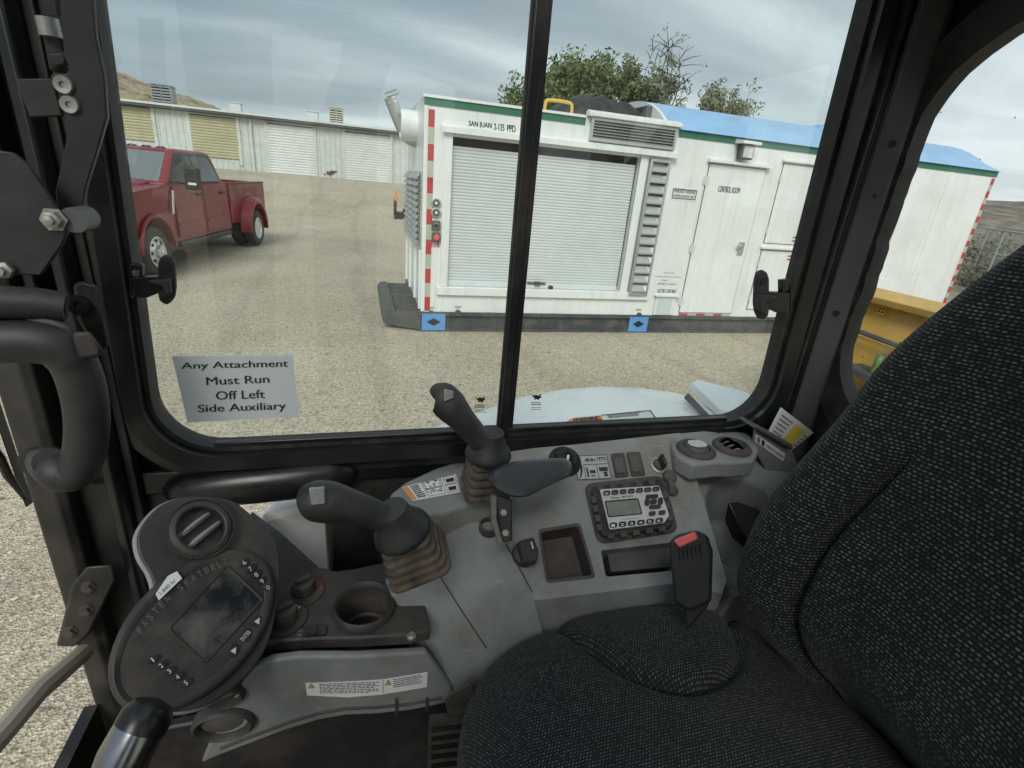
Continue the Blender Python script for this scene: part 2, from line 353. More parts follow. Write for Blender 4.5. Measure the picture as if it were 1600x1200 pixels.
# the ground beyond the yard is darker scrub soil
sp_ = N(t, 'ShaderNodeSeparateXYZ'); L(t, tc, 'Object', sp_, 0)
mr = N(t, 'ShaderNodeMapRange', i_1=14.0, i_2=20.0); L(t, sp_, 0, mr, 0)
scr = N(t, 'ShaderNodeTexNoise', i_Scale=0.55, i_Detail=9.0, i_Roughness=0.7); L(t, tc, 'Object', scr, 'Vector')
r5 = ramp(t, [(0.35, (0.07, 0.06, 0.045)), (0.48, (0.16, 0.135, 0.095)), (0.6, (0.30, 0.255, 0.17)), (0.75, (0.36, 0.31, 0.21))]); L(t, scr, 0, r5, 0)
mu4 = N(t, 'ShaderNodeMix', data_type='RGBA'); L(t, mr, 0, mu4, 0); L(t, mu3, 2, mu4, 6); L(t, r5, 0, mu4, 7)
L(t, mu4, 2, p, 'Base Color')
bp = N(t, 'ShaderNodeBump', i_Strength=0.7, i_Distance=0.02); L(t, st, 'Distance', bp, 'Height'); L(t, bp, 0, p, 'Normal')
g.build('gravel_yard', m, smooth=180, kind='structure')

rs = random.Random(77); sto = MB()
for _ in range(5200):
    y = 1.3 + 11 * rs.random() ** 1.6; x = -1.2 * y * .8 - .8 + rs.random() * (2.6 * y * .8 + 2.0)
    s_ = .006 + .016 * rs.random() ** 3; z = gz(x, y); a = rs.random() * 3; c_, d_s = cos(a) * s_, sin(a) * s_
    sto.add([(x + c_, y + d_s, z + s_ * .2), (x - d_s * .8, y + c_ * .8, z + s_ * .15), (x - c_ * .9, y - d_s * .9, z + s_ * .2), (x + d_s * .7, y - c_ * .7, z + s_ * .25), (x + c_ * .2, y, z + s_ * .75), (x, y, z - s_ * .4)],
            [(0, 1, 4), (1, 2, 4), (2, 3, 4), (3, 0, 4), (1, 0, 5), (2, 1, 5), (3, 2, 5), (0, 3, 5)])
ms_ = bpy.data.materials.new('loose stones'); ms_.use_nodes = True; _t = ms_.node_tree; _p = _t.nodes['Principled BSDF']; _p.inputs['Roughness'].default_value = .9
_g = N(_t, 'ShaderNodeNewGeometry'); _r = ramp(_t, [(0, (.16, .14, .11)), (.4, (.34, .30, .23)), (.8, (.52, .47, .38)), (1, (.66, .63, .56))]); L(_t, _g, 'Random Per Island', _r, 0); L(_t, _r, 0, _p, 'Base Color')
o = sto.build('loose_stones', ms_, smooth=0, kind='stuff'); tag(o, 'small loose stones scattered over the gravel yard', 'stones')

def hillmat(name, a, b, c, s):
    m = bpy.data.materials.new(name); m.use_nodes = True; t = m.node_tree; p = t.nodes['Principled BSDF']; p.inputs['Roughness'].default_value = 1
    tc = N(t, 'ShaderNodeTexCoord'); n = N(t, 'ShaderNodeTexNoise', i_Scale=s, i_Detail=10.0, i_Roughness=0.72); L(t, tc, 'Object', n, 'Vector')
    r = ramp(t, [(0.36, a), (0.5, b), (0.64, c)]); L(t, n, 0, r, 0); L(t, r, 0, p, 'Base Color'); return m
def hill(name, crest, depth, mat, seed):
    """crest: (x, y, z) along the skyline; slopes fall towards and away from the viewer"""
    rnd = random.Random(seed); c = spline(crest, 10); rings = []
    for i, q in enumerate(c):
        row = []
        for k in range(13):
            s = k / 12 * 2 - 1; fall = 1 - abs(s) ** 1.5
            z = -0.6 + (q.z + 0.6) * fall + (rnd.random() - 0.5) * 0.07 * q.z * (1 - abs(s)) * (0.3 if k == 6 else 1)
            row.append(Vector((q.x, q.y + depth * s, z)))
        rings.append(row)
    return MB().loft(rings, cap=False, closed=False).build(name, mat, smooth=180, kind='structure')
tan = hillmat('dry tan hillside', (0.13, 0.10, 0.06), (0.32, 0.255, 0.16), (0.42, 0.345, 0.22), 0.35)
scrub = hillmat('scrubby hillside', (0.075, 0.07, 0.055), (0.17, 0.145, 0.11), (0.27, 0.23, 0.17), 0.25)
hill('hill', [(-110, 118, 6), (-80, 119, 16), (-58, 120, 18.6), (-42.5, 120, 14.8), (-35.5, 120, 12.7), (-30, 120, 11.6), (-25.5, 120, 10.4), (-20, 120, 8.3), (-8, 120, 4)], 55, tan, 3)
hill('hill', [(-26, 150, 5), (-16, 150, 10.2), (-9, 150, 11.8), (0, 150, 11.0), (8, 150, 9.0), (20, 150, 7.0), (40, 150, 5)], 40, tan, 5)
hill('hill', [(60, 110, 2), (110, 112, 5), (150, 105, 7.5), (175, 98, 8.8), (205, 96, 9.8), (245, 90, 9), (300, 80, 5)], 45, scrub, 8)

# ================================================================== storage building
sb = thing('storage_building', 'long low white ribbed metal storage building with four roll-up doors behind the red pickup', 'building', (-8, 36, 1.3))
M_rib = pbr('white ribbed steel', (0.60, 0.63, 0.60), 0.5, dirt=(0.42, 0.40, 0.34), dscale=1.2, damt=0.35)
M_tand = pbr('tan roll-up door', (0.43, 0.40, 0.25), 0.5, var=0.04, dirt=(0.3, 0.27, 0.18), dscale=1.5, damt=0.4)
M_whd = pbr('white roll-up door', (0.66, 0.68, 0.66), 0.5, var=0.03, dirt=(0.45, 0.43, 0.38), dscale=1.5, damt=0.35)
WY = 36.0; X0, X1 = -30.0, 3.0; ZT = 4.28
DO = [(-12.62, -9.55, 3.95, 1.55, M_tand), (-8.98, -6.45, 3.98, 1.62, M_tand), (-5.12, -2.50, 3.98, 1.38, M_whd), (-1.02, 1.92, 3.98, 1.32, M_whd)]
DO = []
def wallpt(x, y): q = AY(x, y, WY); return q
for a, b, mat in (((130, 160), (243, 222), M_tand), ((295, 180), (375, 250), M_tand), ((417, 194), (493, 276), M_whd), ((539, 207), (609, 287), M_whd)):
    q0 = wallpt(*a); q1 = wallpt(*b); DO.append((q0.x, q1.x, q0.z, q1.z, mat))
wl = MB()
prof = [(X0, WY)]
x = X0
while x < X1:
    for dx_, dy_ in ((0.0, 0.0), (0.03, -0.035), (0.07, -0.035), (0.10, 0.0)):
        prof.append((x + 0.1 + dx_, WY + dy_))
    x += 0.3
prof += [(X1 + .2, WY), (X1 + .2, WY + 12), (X0, WY + 12)]
wl.prism([(a, b, 0.3) for a, b in prof], (0, 0, ZT - 0.3))
wl.build('wall', M_rib, sb, smooth=0)
# roof: shallow, with a corrugated white edge and a dark gutter below
rf = MB()
n_ = 110; row = []
for i in range(n_ * 4 + 1):
    x = X0 - .3 + (X1 + .8 - X0) * i / (n_ * 4); row.append((x, 0.03 * (i % 4 in (1, 2))))
rf.loft([[Vector((x, WY - .45, ZT + .10 + h)) for x, h in row], [Vector((x, WY + 6, ZT + .55 + h)) for x, h in row]], cap=False, closed=False)
rf.loft([[Vector((x, WY + 6, ZT + .55 + h)) for x, h in row], [Vector((x, WY + 12.3, ZT + .10 + h)) for x, h in row]], cap=False, closed=False)
rf.build('roof', M_rib, sb, smooth=0)
MB().box((X0 - .3, WY - .47, ZT + .055), (X1 + .5, WY - .28, ZT + .16)).build('roof_edge', M_whd, sb)
MB().box((X0 - .3, WY - .42, ZT - .06), (X1 + .5, WY - .30, ZT + .05)).build('gutter', pbr('dark gutter', (0.10, 0.11, 0.11), 0.5), sb)
MB().box((X0, WY - .30, ZT - .10), (X1 + .3, WY - .05, ZT - .06)).build('soffit', pbr('dark gutter', (0.1, 0.11, 0.11), 0.5), sb)
for x0, x1, zt, zb, mat in DO:
    fr = MB(); fr.box((x0 - .16, WY - .075, zb - .3), (x0, WY + .1, zt + .16)); fr.box((x1, WY - .075, zb - .3), (x1 + .16, WY + .1, zt + .16)); fr.box((x0, WY - .075, zt), (x1, WY + .1, zt + .16))
    fr = fr.build('door_frame', M_rib, sb)
    n = int((zt - zb) / 0.14); pr = []
    for i in range(n + 1):
        z = zb + (zt - zb) * i / n; pr += [(WY - .045, z), (WY - .075, z + .035), (WY - .075, z + .09)]
    MB().loft([[Vector((x0, y, z)) for y, z in pr], [Vector((x1, y, z)) for y, z in pr]], cap=False, closed=False).build('roll_up_door', mat, sb, smooth=0)
# concrete kerb along the wall, downpipe, rust patch
MB().box((X0, WY - .25, 1.0), (X1 + .2, WY - .04, 1.36)).build('concrete_footing', pbr('weathered concrete', (0.42, 0.40, 0.34), 0.9, var=0.2, vscale=1.5), sb)
for px_ in (395, 612):
    q = wallpt(px_, 230); MB().box((q.x - .05, WY - .14, 1.36), (q.x + .05, WY - .04, ZT - .1)).build('downpipe', M_rib, sb)
rs = random.Random(4); rp_ = MB(); rd_ = MB()
for _ in range(46):
    q = wallpt(516 + rs.gauss(0, 4.5), 270 + rs.gauss(0, 1.6)); s = .02 + .06 * rs.random()
    for mb_, g_ in ((rp_, 1),): mb_.prism([(q.x - s, WY - .058 - rs.random() * .003, q.z), (q.x, WY - .058, q.z - s * .6), (q.x + s * 1.3, WY - .058, q.z + s * .1), (q.x + s * .2, WY - .058, q.z + s * .7)], (0, .02, 0))
rp_.build('rust_patch', pbr('rust', (0.16, 0.08, 0.035), 0.9, var=0.5, vscale=9), sb)
M_cool = pbr('cooler sheet metal', (0.48, 0.47, 0.38), 0.6, var=0.1)
M_coolg = pbr('grey cooler', (0.24, 0.25, 0.24), 0.6, var=0.15)
M_dark = pbr('dark recess', (0.015, 0.016, 0.016), 0.8)
def cooler(label, x0, x1, yt, yb, mat, Y=38.5, louv=5):
    a = AY(x0, yt, Y); b = AY(x1, yb, Y); z0 = ZT + .3; zt_ = a.z
    c = thing('rooftop_cooler', label, 'air conditioner', ((a.x + b.x) / 2, Y + .7, z0), 'coolers on the storage building roof')
    d = (b.x - a.x); MB().box((a.x, Y, z0 - .1), (b.x, Y + d * .9, zt_)).build('housing', mat, c, bevel=.03)
    if louv:
        for k in range(2):
            lv = MB(); xa = a.x + d * (.07 + .46 * k); xb = xa + d * .40; zb_ = z0 + .12; h = (zt_ - zb_ - .12) / louv
            MB().box((xa, Y - .012, zb_), (xb, Y - .004, zt_ - .1)).build('grille', M_dark, c)
            for i in range(louv): lv.prism([(xa, Y - .02, zb_ + h * i), (xa, Y - .06, zb_ + h * i), (xa, Y - .02, zb_ + h * i + h * .55)], (xb - xa, 0, 0))
            lv.build('louvre', mat, c)
    MB().box((a.x - .04, Y - .04, zt_), (b.x + .04, Y + d * .9 + .04, zt_ + .05)).build('lid', mat, c, bevel=.02)
cooler('large grey louvred rooftop cooler, nearest the tan hill', 233, 269, 131, 157, M_coolg)
cooler('small plain white box cooler on the roof beside the hill foot', 357, 376, 160, 168, M_rib, louv=0)
cooler('plain white box cooler just left of the tan louvred one', 480, 497, 174, 184, M_rib, louv=0)
cooler('tan louvred rooftop cooler near the exhaust stacks', 514, 536, 168, 188, M_cool)

# ================================================================== the power unit container
CY = 7.16; CX0, CX1 = 0.80, 10.86; CB = 9.56; CZ0, CZ1 = 0.285, 2.98
pu = thing('power_unit', 'long white power unit trailer box with roller shutter, control room door and blue rear roof', 'container', (5.8, 8.3, 0))
M_wh = pbr('white container paint', (0.80, 0.82, 0.80), 0.32, dirt=(0.55, 0.55, 0.50), dscale=1.3, damt=0.3, var=0.02, coat=0.2)
M_shut = pbr('pale shutter slats', (0.62, 0.66, 0.655), 0.4, var=0.03)
M_green = pbr('green stripe', (0.035, 0.16, 0.10), 0.5)
M_skid = pbr('dark steel skid', (0.055, 0.062, 0.066), 0.6, dirt=(0.18, 0.16, 0.13), dscale=5, damt=0.55)
M_blue = pbr('blue roof paint', (0.27, 0.48, 0.72), 0.4, dirt=(0.42, 0.5, 0.56), dscale=1.5, damt=0.35)
M_bluet = pbr('blue tag paint', (0.10, 0.30, 0.66), 0.5, dirt=(0.2, 0.3, 0.4), dscale=8, damt=0.4)
M_alu = pbr('aluminium', (0.55, 0.57, 0.56), 0.35, metal=0.75, dirt=(0.3, 0.28, 0.22), dscale=6, damt=0.3)
M_tr = pbr('red reflective tape', (0.45, 0.035, 0.03), 0.4); M_tb = pbr('pale reflective tape', (0.44, 0.46, 0.36), 0.4)
_t = M_wh.node_tree; _p = _t.nodes['Principled BSDF']; _src = _p.inputs['Base Color'].links[0].from_socket      # rain streaks and grime on the panels
_tc = N(_t, 'ShaderNodeTexCoord'); _mp = N(_t, 'ShaderNodeMapping'); _mp.inputs['Scale'].default_value = (7, 7, .45); L(_t, _tc, 'Object', _mp, 0)
_ns = N(_t, 'ShaderNodeTexNoise', i_Scale=1.6, i_Detail=6.0, i_Roughness=.6); L(_t, _mp, 0, _ns, 'Vector')
_rs = ramp(_t, [(0.50, (0, 0, 0)), (0.72, (.34, .34, .34))]); L(_t, _ns, 0, _rs, 0)
_ms = N(_t, 'ShaderNodeMix', data_type='RGBA'); L(_t, _rs, 0, _ms, 0); _t.links.new(_src, _ms.inputs[6]); _ms.inputs[7].default_value = (.52, .52, .47, 1); L(_t, _ms, 2, _p, 'Base Color')
def F(x, y, h=0.0): return AY(x, y, CY - h)
def FQ(bl, br, tr, tl, h=0.0): return [F(*bl, h), F(*br, h), F(*tr, h), F(*tl, h)]
def fbox(x0, y0, x1, y1, h0, h1, mb=None):     # a block on the front face between two opposite photo corners
    a = F((x0), (y0)); b = F(x1, y1); mb = mb or MB()
    return mb.box((a.x, CY - h1, b.z), (b.x, CY - h0, a.z))
SH = (1.16, 3.845, .655, 2.565)    # shutter opening x0 x1 z0 z1
VL = (3.98, 4.30, .61, 2.56)
body = MB().box((CX0, CY, CZ0), (CX1, CB, CZ1))
cut = MB().box((SH[0], CY - .1, SH[2]), (SH[1], CY + .14, SH[3]))
body.build('body', M_wh, pu, cuts=cut)
MB().box((SH[0], CY + .10, SH[2]), (SH[1], CY + .138, SH[3])).build('shutter_backing', M_dark, pu)
pr = []; n = 44
for i in range(n):
    z = SH[2] + .04 + (SH[3] - .14 - SH[2]) * i / n; h = (SH[3] - .14 - SH[2]) / n
    pr += [(CY + .074, z), (CY + .066, z + .12 * h), (CY + .063, z + .5 * h), (CY + .066, z + .86 * h), (CY + .075, z + .92 * h)]
shut = MB().loft([[Vector((SH[0] + .012, y, z)) for y, z in pr], [Vector((SH[1] - .03, y, z)) for y, z in pr]], cap=False, closed=False)
shut = shut.build('roller_shutter', M_shut, pu, smooth=0)
MB().box((SH[0] + .012, CY + .04, SH[2] + .004), (SH[1] - .03, CY + .085, SH[2] + .06)).build('bottom_rail', M_shut, shut)
lm = MB(); a = F(825, 443); b = F(853, 445)
lm.box((a.x, CY + .02, a.z - .012), (b.x, CY + .05, a.z + .012)); lm.box((a.x * .45 + b.x * .55 - .04, CY + .005, a.z - .03), (a.x * .45 + b.x * .55 + .04, CY + .05, a.z + .025))
lm.build('shutter_lock', M_skid, shut)
q = F(861, 450); MB().lathe((q.x, CY + .05, q.z), (0, -1, 0), [(.035, 0), (.035, .05), (.02, .06)], 10).build('shutter_knob', M_black, shut)
# white surround, sill and awning
fr = MB(); fr.box((SH[0] - .11, CY - .03, SH[2]), (SH[0], CY + .02, SH[3] + .05)); fr.box((SH[1], CY - .03, SH[2]), (SH[1] + .12, CY + .02, SH[3] + .05)); fr.box((SH[0] - .15, CY - .05, SH[2] - .12), (VL[1] + .05, CY + .02, SH[2]))
fr.build('shutter_surround', M_wh, pu, bevel=.008)
MB().prism([(SH[0] - .15, CY + .01, 2.70), (SH[0] - .15, CY - .09, 2.665), (SH[0] - .15, CY - .09, 2.60), (SH[0] - .15, CY - .075, 2.60), (SH[0] - .15, CY - .075, 2.65), (SH[0] - .15, CY + .01, 2.68)], (VL[1] + .09 - SH[0] + .15, 0, 0)).build('awning', M_wh, pu, smooth=0)
# louvres
def louvre(x0, x1, z0, z1, n, dep=.05, name='louvre'):
    f_ = MB(); t_ = .035
    f_.box((x0, CY - dep - .01, z0), (x0 + t_, CY, z1)); f_.box((x1 - t_, CY - dep - .01, z0), (x1, CY, z1)); f_.box((x0 + t_, CY - dep - .01, z0), (x1 - t_, CY, z0 + t_)); f_.box((x0 + t_, CY - dep - .01, z1 - t_), (x1 - t_, CY, z1))
    o = f_.build(name, M_alu, pu, bevel=.004)
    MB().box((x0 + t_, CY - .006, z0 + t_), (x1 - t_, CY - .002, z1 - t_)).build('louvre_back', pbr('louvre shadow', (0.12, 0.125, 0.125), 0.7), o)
    s = MB(); h = (z1 - z0 - 2 * t_) / n
    for i in range(n):
        z = z0 + t_ + h * i
        s.prism([(x0 + t_, CY - .008, z + h * .95), (x0 + t_, CY - dep, z + h * .25), (x0 + t_, CY - dep, z + h * .10), (x0 + t_, CY - dep + .006, z + h * .10), (x0 + t_, CY - dep + .008, z + h * .22), (x0 + t_, CY - .014, z + h * .95)], (x1 - x0 - 2 * t_, 0, 0))
    s.build('louvre_slats', M_alu, o, smooth=0)
louvre(VL[0], VL[1], VL[2], VL[3], 13, .07)
TL0, TL1 = F(922, 195).x, F(1055, 210).x
louvre(TL0, TL1, 2.70, 2.985, 6, .05)
MB().prism([(TL0 - .06, CY + .01, 3.075), (TL0 - .06, CY - .10, 3.04), (TL0 - .06, CY - .10, 2.992), (TL0 - .06, CY + .01, 2.992)], (TL1 - TL0 + .1, 0, 0)).build('louvre_hood', M_wh, pu, bevel=.006)
# green band and white top rail
MB().box((CX0 - .006, CY - .012, 2.885), (TL0 - .075, CY, 2.968)).build('green_band', M_green, pu)
MB().box((TL1 + .06, CY - .012, 2.885), (CX1 + .006, CY, 2.975)).build('green_band', M_green, pu)
MB().box((CX0 - .02, CY - .03, 2.968), (TL0 - .075, CY + .3, 3.0)).build('top_rail', M_wh, pu)
# flat roof on the left, arched blue roof on the right
RX = 4.17
MB().box((CX0, CY + .3, 2.978), (RX, CB, 2.996)).build('flat_roof', M_wh, pu)
arch = []
for i in range(17):
    s = i / 16; y = CY - .05 + (CB + .1 - CY) * s; arch.append((y, 2.978 + .44 * (1 - abs(2 * s - 1) ** 2.3)))
def archring(x, gr=0.0): return [Vector((x, y, z + gr)) for y, z in arch] + [Vector((x, CB + .05, 2.976)), Vector((x, CY - .05, 2.976))]
MB().loft([archring(RX), archring(RX + .05)]).build('roof_end_cap', M_wh, pu, smooth=0)
MB().loft([archring(RX + .051), archring(CX1 - .25), [Vector((CX1, v.y, 2.976 + (v.z - 2.976) * .55)) for v in archring(0)]]).build('blue_roof', M_blue, pu, smooth=30)
a = AY(1285, 204, 8.0)
v_ = MB(); v_.lathe((a.x, 8.0, a.z - .12), (0, 0, 1), [(.14, 0), (.14, .10), (.30, .10), (.28, .15), (.12, .20), (0.01, .21)], 18); v_.build('roof_vent', M_blue, pu)
# control room door
def slab_door(c0, c1, name, proud=.014):
    x0, z1 = c0; x1, z0 = c1
    o = MB().box((x0 - .012, CY - .004, z0 - .012), (x1 + .012, CY, z1 + .012)).build(name, pbr('door gap', (0.16, 0.165, 0.16), 0.7), pu)
    MB().box((x0, CY - proud, z0), (x1, CY - .0045, z1)).build('door_leaf', M_wh, o, bevel=.003)
    return o
M_hinge = pbr('white hinge', (0.62, 0.64, 0.62), 0.4)
cdr = slab_door((4.985, 2.585), (5.985, .345), 'control_room_door')
for z in (2.35, 1.36, .52):
    MB().lathe((4.975, CY - .02, z - .07), (0, 0, 1), [(.016, 0), (.016, .14)], 8).box((4.93, CY - .016, z - .06), (5.03, CY - .0142, z + .06)).build('hinge', M_hinge, cdr)
hd = MB(); q = F(1156, 388); hd.box((q.x - .05, CY - .035, q.z - .10), (q.x + .05, CY - .0142, q.z + .10)); hd.lathe((q.x - .03, CY - .03, q.z + .04), (0, -1, 0), [(.03, 0), (.03, .04)], 12); hd.box((q.x - .12, CY - .08, q.z + .02), (q.x - .01, CY - .06, q.z + .05))
hd.build('door_handle', M_alu, cdr, bevel=.004)
MB().prism([(4.93, CY + .005, 2.66), (4.93, CY - .08, 2.645), (4.93, CY - .08, 2.61), (4.93, CY + .005, 2.61)], (1.11, 0, 0)).build('drip_rail', M_wh, cdr)
# service doors to its right, most of them behind the pillar
sx0 = F(1230, 236).x
for (x0, z1, x1, z0, nm) in ((sx0, 2.70, sx0 + 1.5, 1.52, 'service_door'), (sx0, 1.40, sx0 + 1.5, .42, 'service_door')):
    o = slab_door((x0, z1), (x1, z0), nm)
    for z in (z1 - .2, z0 + .2): MB().lathe((x0 - .01, CY - .02, z - .06), (0, 0, 1), [(.015, 0), (.015, .12)], 8).build('hinge', M_hinge, o)
    MB().prism([(x0 - .05, CY + .005, z1 + .07), (x0 - .05, CY - .06, z1 + .055), (x0 - .05, CY - .06, z1 + .03), (x0 - .05, CY + .005, z1 + .03)], (1.6, 0, 0)).build('drip_rail', M_wh, o)
    zc = 1.60 if z0 > 1 else 1.30; qx = F(1243, 372).x
    s_ = MB().box((qx - .08, CY - .018, zc - .05), (qx + .3, CY - .0142, zc + .05)).build('small_notice', M_decal, o)
    rr_ = MB(); rr_.box((qx - .07, CY - .0195, zc + .02), (qx + .28, CY - .0185, zc + .045)); rr_.box((qx - .07, CY - .0195, zc - .035), (qx + .28, CY - .0185, zc - .01)); rr_.build('notice_lettering', M_tr, o)
for x in (8.1, 8.95, 9.75): MB().box((x, CY - .012, CZ0 + .02), (x + .06, CY, 2.88)).build('wall_batten', M_wh, pu)
# tape: corner, right end, below the door
def tape(x0, x1, z0, z1, n, vert=True, start=0):
    for k, mt in ((0, M_tr), (1, M_tb)):
        mb = MB()
        for i in range(n):
            if (i + start) % 2 != k: continue
            if vert: mb.box((x0, CY - .005, z0 + (z1 - z0) * i / n), (x1, CY, z0 + (z1 - z0) * (i + 1) / n))
            else: mb.box((x0 + (x1 - x0) * i / n, CY - .005, z0), (x0 + (x1 - x0) * (i + 1) / n, CY, z1))
        mb.build('reflective_tape', mt, pu)
tape(CX0 + .05, CX0 + .125, .30, 2.84, 13)
tape(CX1 - .08, CX1 - .005, .40, 2.86, 23)
MB().box((CX0 - .004, CY - .008, .29), (CX0 + .045, CY, 2.88)).build('corner_post', M_wh, pu)
tape(4.985, 5.985, .29, .325, 6, False)
# flood lamp
q = F(1159, 238); lamp = MB().box((q.x - .10, CY - .14, q.z - .10), (q.x + .10, CY - .02, q.z + .10)).build('flood_lamp', M_skid, pu, bevel=.01)
MB().box((q.x - .08, CY - .15, q.z - .075), (q.x + .08, CY - .141, q.z + .075)).build('lamp_glass', pbr('lamp glass', (0.6, 0.62, 0.6), 0.15, var=0.3, vscale=12), lamp)
MB().prism([(q.x - .16, CY + .003, q.z + .17), (q.x - .16, CY - .2, q.z + .14), (q.x - .16, CY - .2, q.z + .105), (q.x - .16, CY + .003, q.z + .105)], (.32, 0, 0)).build('lamp_hood', M_wh, lamp)
# gauges, switch boxes, fuel caps
for x, y in ((681, 317), (681, 332)):
    q = F(x, y); o = MB().lathe((q.x, CY, q.z), (0, -1, 0), [(.065, 0), (.065, .03), (.05, .034)], 18).build('gauge', M_alu, pu)
    MB().lathe((q.x, CY - .036, q.z), (0, -1, 0), [(.048, 0), (.046, .003)], 18).build('gauge_face', M_skid, o)
    MB().lathe((q.x, CY - .04, q.z), (0, -1, 0), [(.02, 0), (.018, .012)], 10).build('gauge_cap', M_decal, o)
    scribble(FQ((x - 6, y + 9), (x + 6, y + 9), (x + 6, y + 6.5), (x - 6, y + 6.5), .002), 1, 3, random.Random(x + y)).build('gauge_lettering', M_inkg, pu)
q0, q1 = F(674.5, 344), F(687, 360); bx = MB().box((q0.x, CY - .05, q1.z), (q1.x, CY, q0.z)).build('switch_box', M_skid, pu, bevel=.006)
MB().box((q0.x + .03, CY - .054, q1.z + .03), (q1.x - .03, CY - .0505, q0.z - .03)).build('switch_plate', M_alu, bx)
MB().lathe(((q0.x + q1.x) / 2, CY - .056, (q0.z + q1.z) / 2), (0, -1, 0), [(.03, 0), (.025, .02)], 10).build('switch_knob', M_black, bx)
q0, q1 = F(674.5, 363), F(687, 377); bx = MB().box((q0.x, CY - .06, q1.z), (q1.x, CY, q0.z)).build('stop_button_box', M_greyd, pu, bevel=.006)
MB().lathe(((q0.x + q1.x) / 2, CY - .061, (q0.z + q1.z) / 2), (0, -1, 0), [(.035, 0), (.04, .02), (.03, .035)], 14).build('stop_button', M_red, bx)
MB().poly(FQ((674, 386), (686.5, 386.5), (686.5, 377.5), (674, 377), .003)).build('red_notice', M_tr, pu)
scribble(FQ((674.7, 385.5), (686, 386), (686, 378.2), (674.7, 378), .0045), 4, 4, random.Random(2)).build('notice_lettering', M_decal, pu)
for x, y in ((673.5, 489), (715.5, 488), (998, 492)):
    q = F(x, y); o = MB().lathe((q.x, CY, q.z), (0, -1, 0), [(.042, 0), (.042, .02), (.03, .03)], 14).build('fuel_port', M_skid, pu)
    scribble(FQ((x - 5, y - 6), (x + 6, y - 6), (x + 6, y - 10), (x - 5, y - 10), .002), 2, 3, random.Random(x + y)).build('port_lettering', M_inkg, pu)
# lettering on the wall
def wall_text(s, bl, br, tr, tl, name='lettering', mat=None, bold=0.0, h=.0025):
    text_mb(s, FQ(bl, br, tr, tl, h), bold).build(name, mat or M_ink, pu)
wall_text('SAN JUAN', (732.5, 199), (768, 203), (768, 192.2), (732.5, 188.5), bold=.028)
wall_text('2-125', (772, 203.3), (788, 205.2), (788, 194.2), (772, 192.5), bold=.028)
wall_text('PPD', (792.5, 205.7), (805.5, 207.2), (805.5, 196), (792.5, 194.6), bold=.03)
qd = FQ((1049.5, 295.5), (1090.5, 299.5), (1094.5, 281.5), (1053, 277.5), 0)
nb = MB(); n0 = F(1051, 286)
b0, b1 = F(1051.3, 287), F(1092.5, 290)
x0, x1, z0, z1 = b0.x, b1.x, 2.045, 2.225
MB().box((x0, CY - .004, z0), (x1, CY, z1)).build('notice_board', M_white, pu)
bd = MB(); t_ = .012
for q in (((x0 + .02), (x1 - .02), z1 - .02 - t_, z1 - .02), (x0 + .02, x1 - .02, z0 + .02, z0 + .02 + t_), (x0 + .02, x0 + .02 + t_, z0 + .02 + t_, z1 - .02 - t_), (x1 - .02 - t_, x1 - .02, z0 + .02 + t_, z1 - .02 - t_)):
    bd.box((q[0], CY - .006, q[2]), (q[1], CY - .0042, q[3]))
bd.build('notice_border', M_ink, pu)
V3 = lambda x, z, h: Vector((x, CY - h, z))
for s, za, zb in (('EMERGENCY RESPONSE', .105, .145), ('POWER & WATER UNIT', .04, .08)):
    text_mb(s, [V3(x0 + .045, z0 + za, .0065), V3(x1 - .045, z0 + za, .0065), V3(x1 - .045, z0 + zb, .0065), V3(x0 + .045, z0 + zb, .0065)], .015).build('lettering', M_ink, pu)
text_mb('CONTROL ROOM', [V3(5.21, 2.215, .017), V3(5.60, 2.215, .017), V3(5.60, 2.30, .017), V3(5.21, 2.30, .017)], .02).build('door_lettering', M_ink, cdr)
for s, x_, z_, w_, h_ in (('Reviewed by', 4.66, .955, .19, .026), ('Los Alamos National Laboratory', 4.66, .895, .46, .026), ('US Patent', 4.60, .84, .13, .024), ('#FR9CC1#0061', 4.66, .775, .34, .035)):
    text_mb(s, [V3(x_ - w_ / 2, z_, .0025), V3(x_ + w_ / 2, z_, .0025), V3(x_ + w_ / 2, z_ + h_, .0025), V3(x_ - w_ / 2, z_ + h_, .0025)]).build('lettering', M_inkg, pu)
text_mb('ELECTRIC CORD INLET', [V3(4.52, .655, .0025), V3(4.86, .655, .0025), V3(4.86, .71, .0025), V3(4.52, .71, .0025)], .02).build('lettering', M_ink, pu)
o = MB().box((4.50, CY - .03, CZ0 + .012), (4.86, CY, .60)).build('cord_inlet_box', M_wh, pu, bevel=.006)
MB().box((4.54, CY - .036, CZ0 + .03), (4.80, CY - .0305, .555)).build('inlet_flap', pbr('pale grey flap', (0.55, 0.60, 0.62), 0.5), o)
MB().prism([(4.47, CY, .63), (4.47, CY - .07, .615), (4.47, CY - .07, .602), (4.47, CY, .602)], (.42, 0, 0)).build('inlet_hood', M_wh, o)
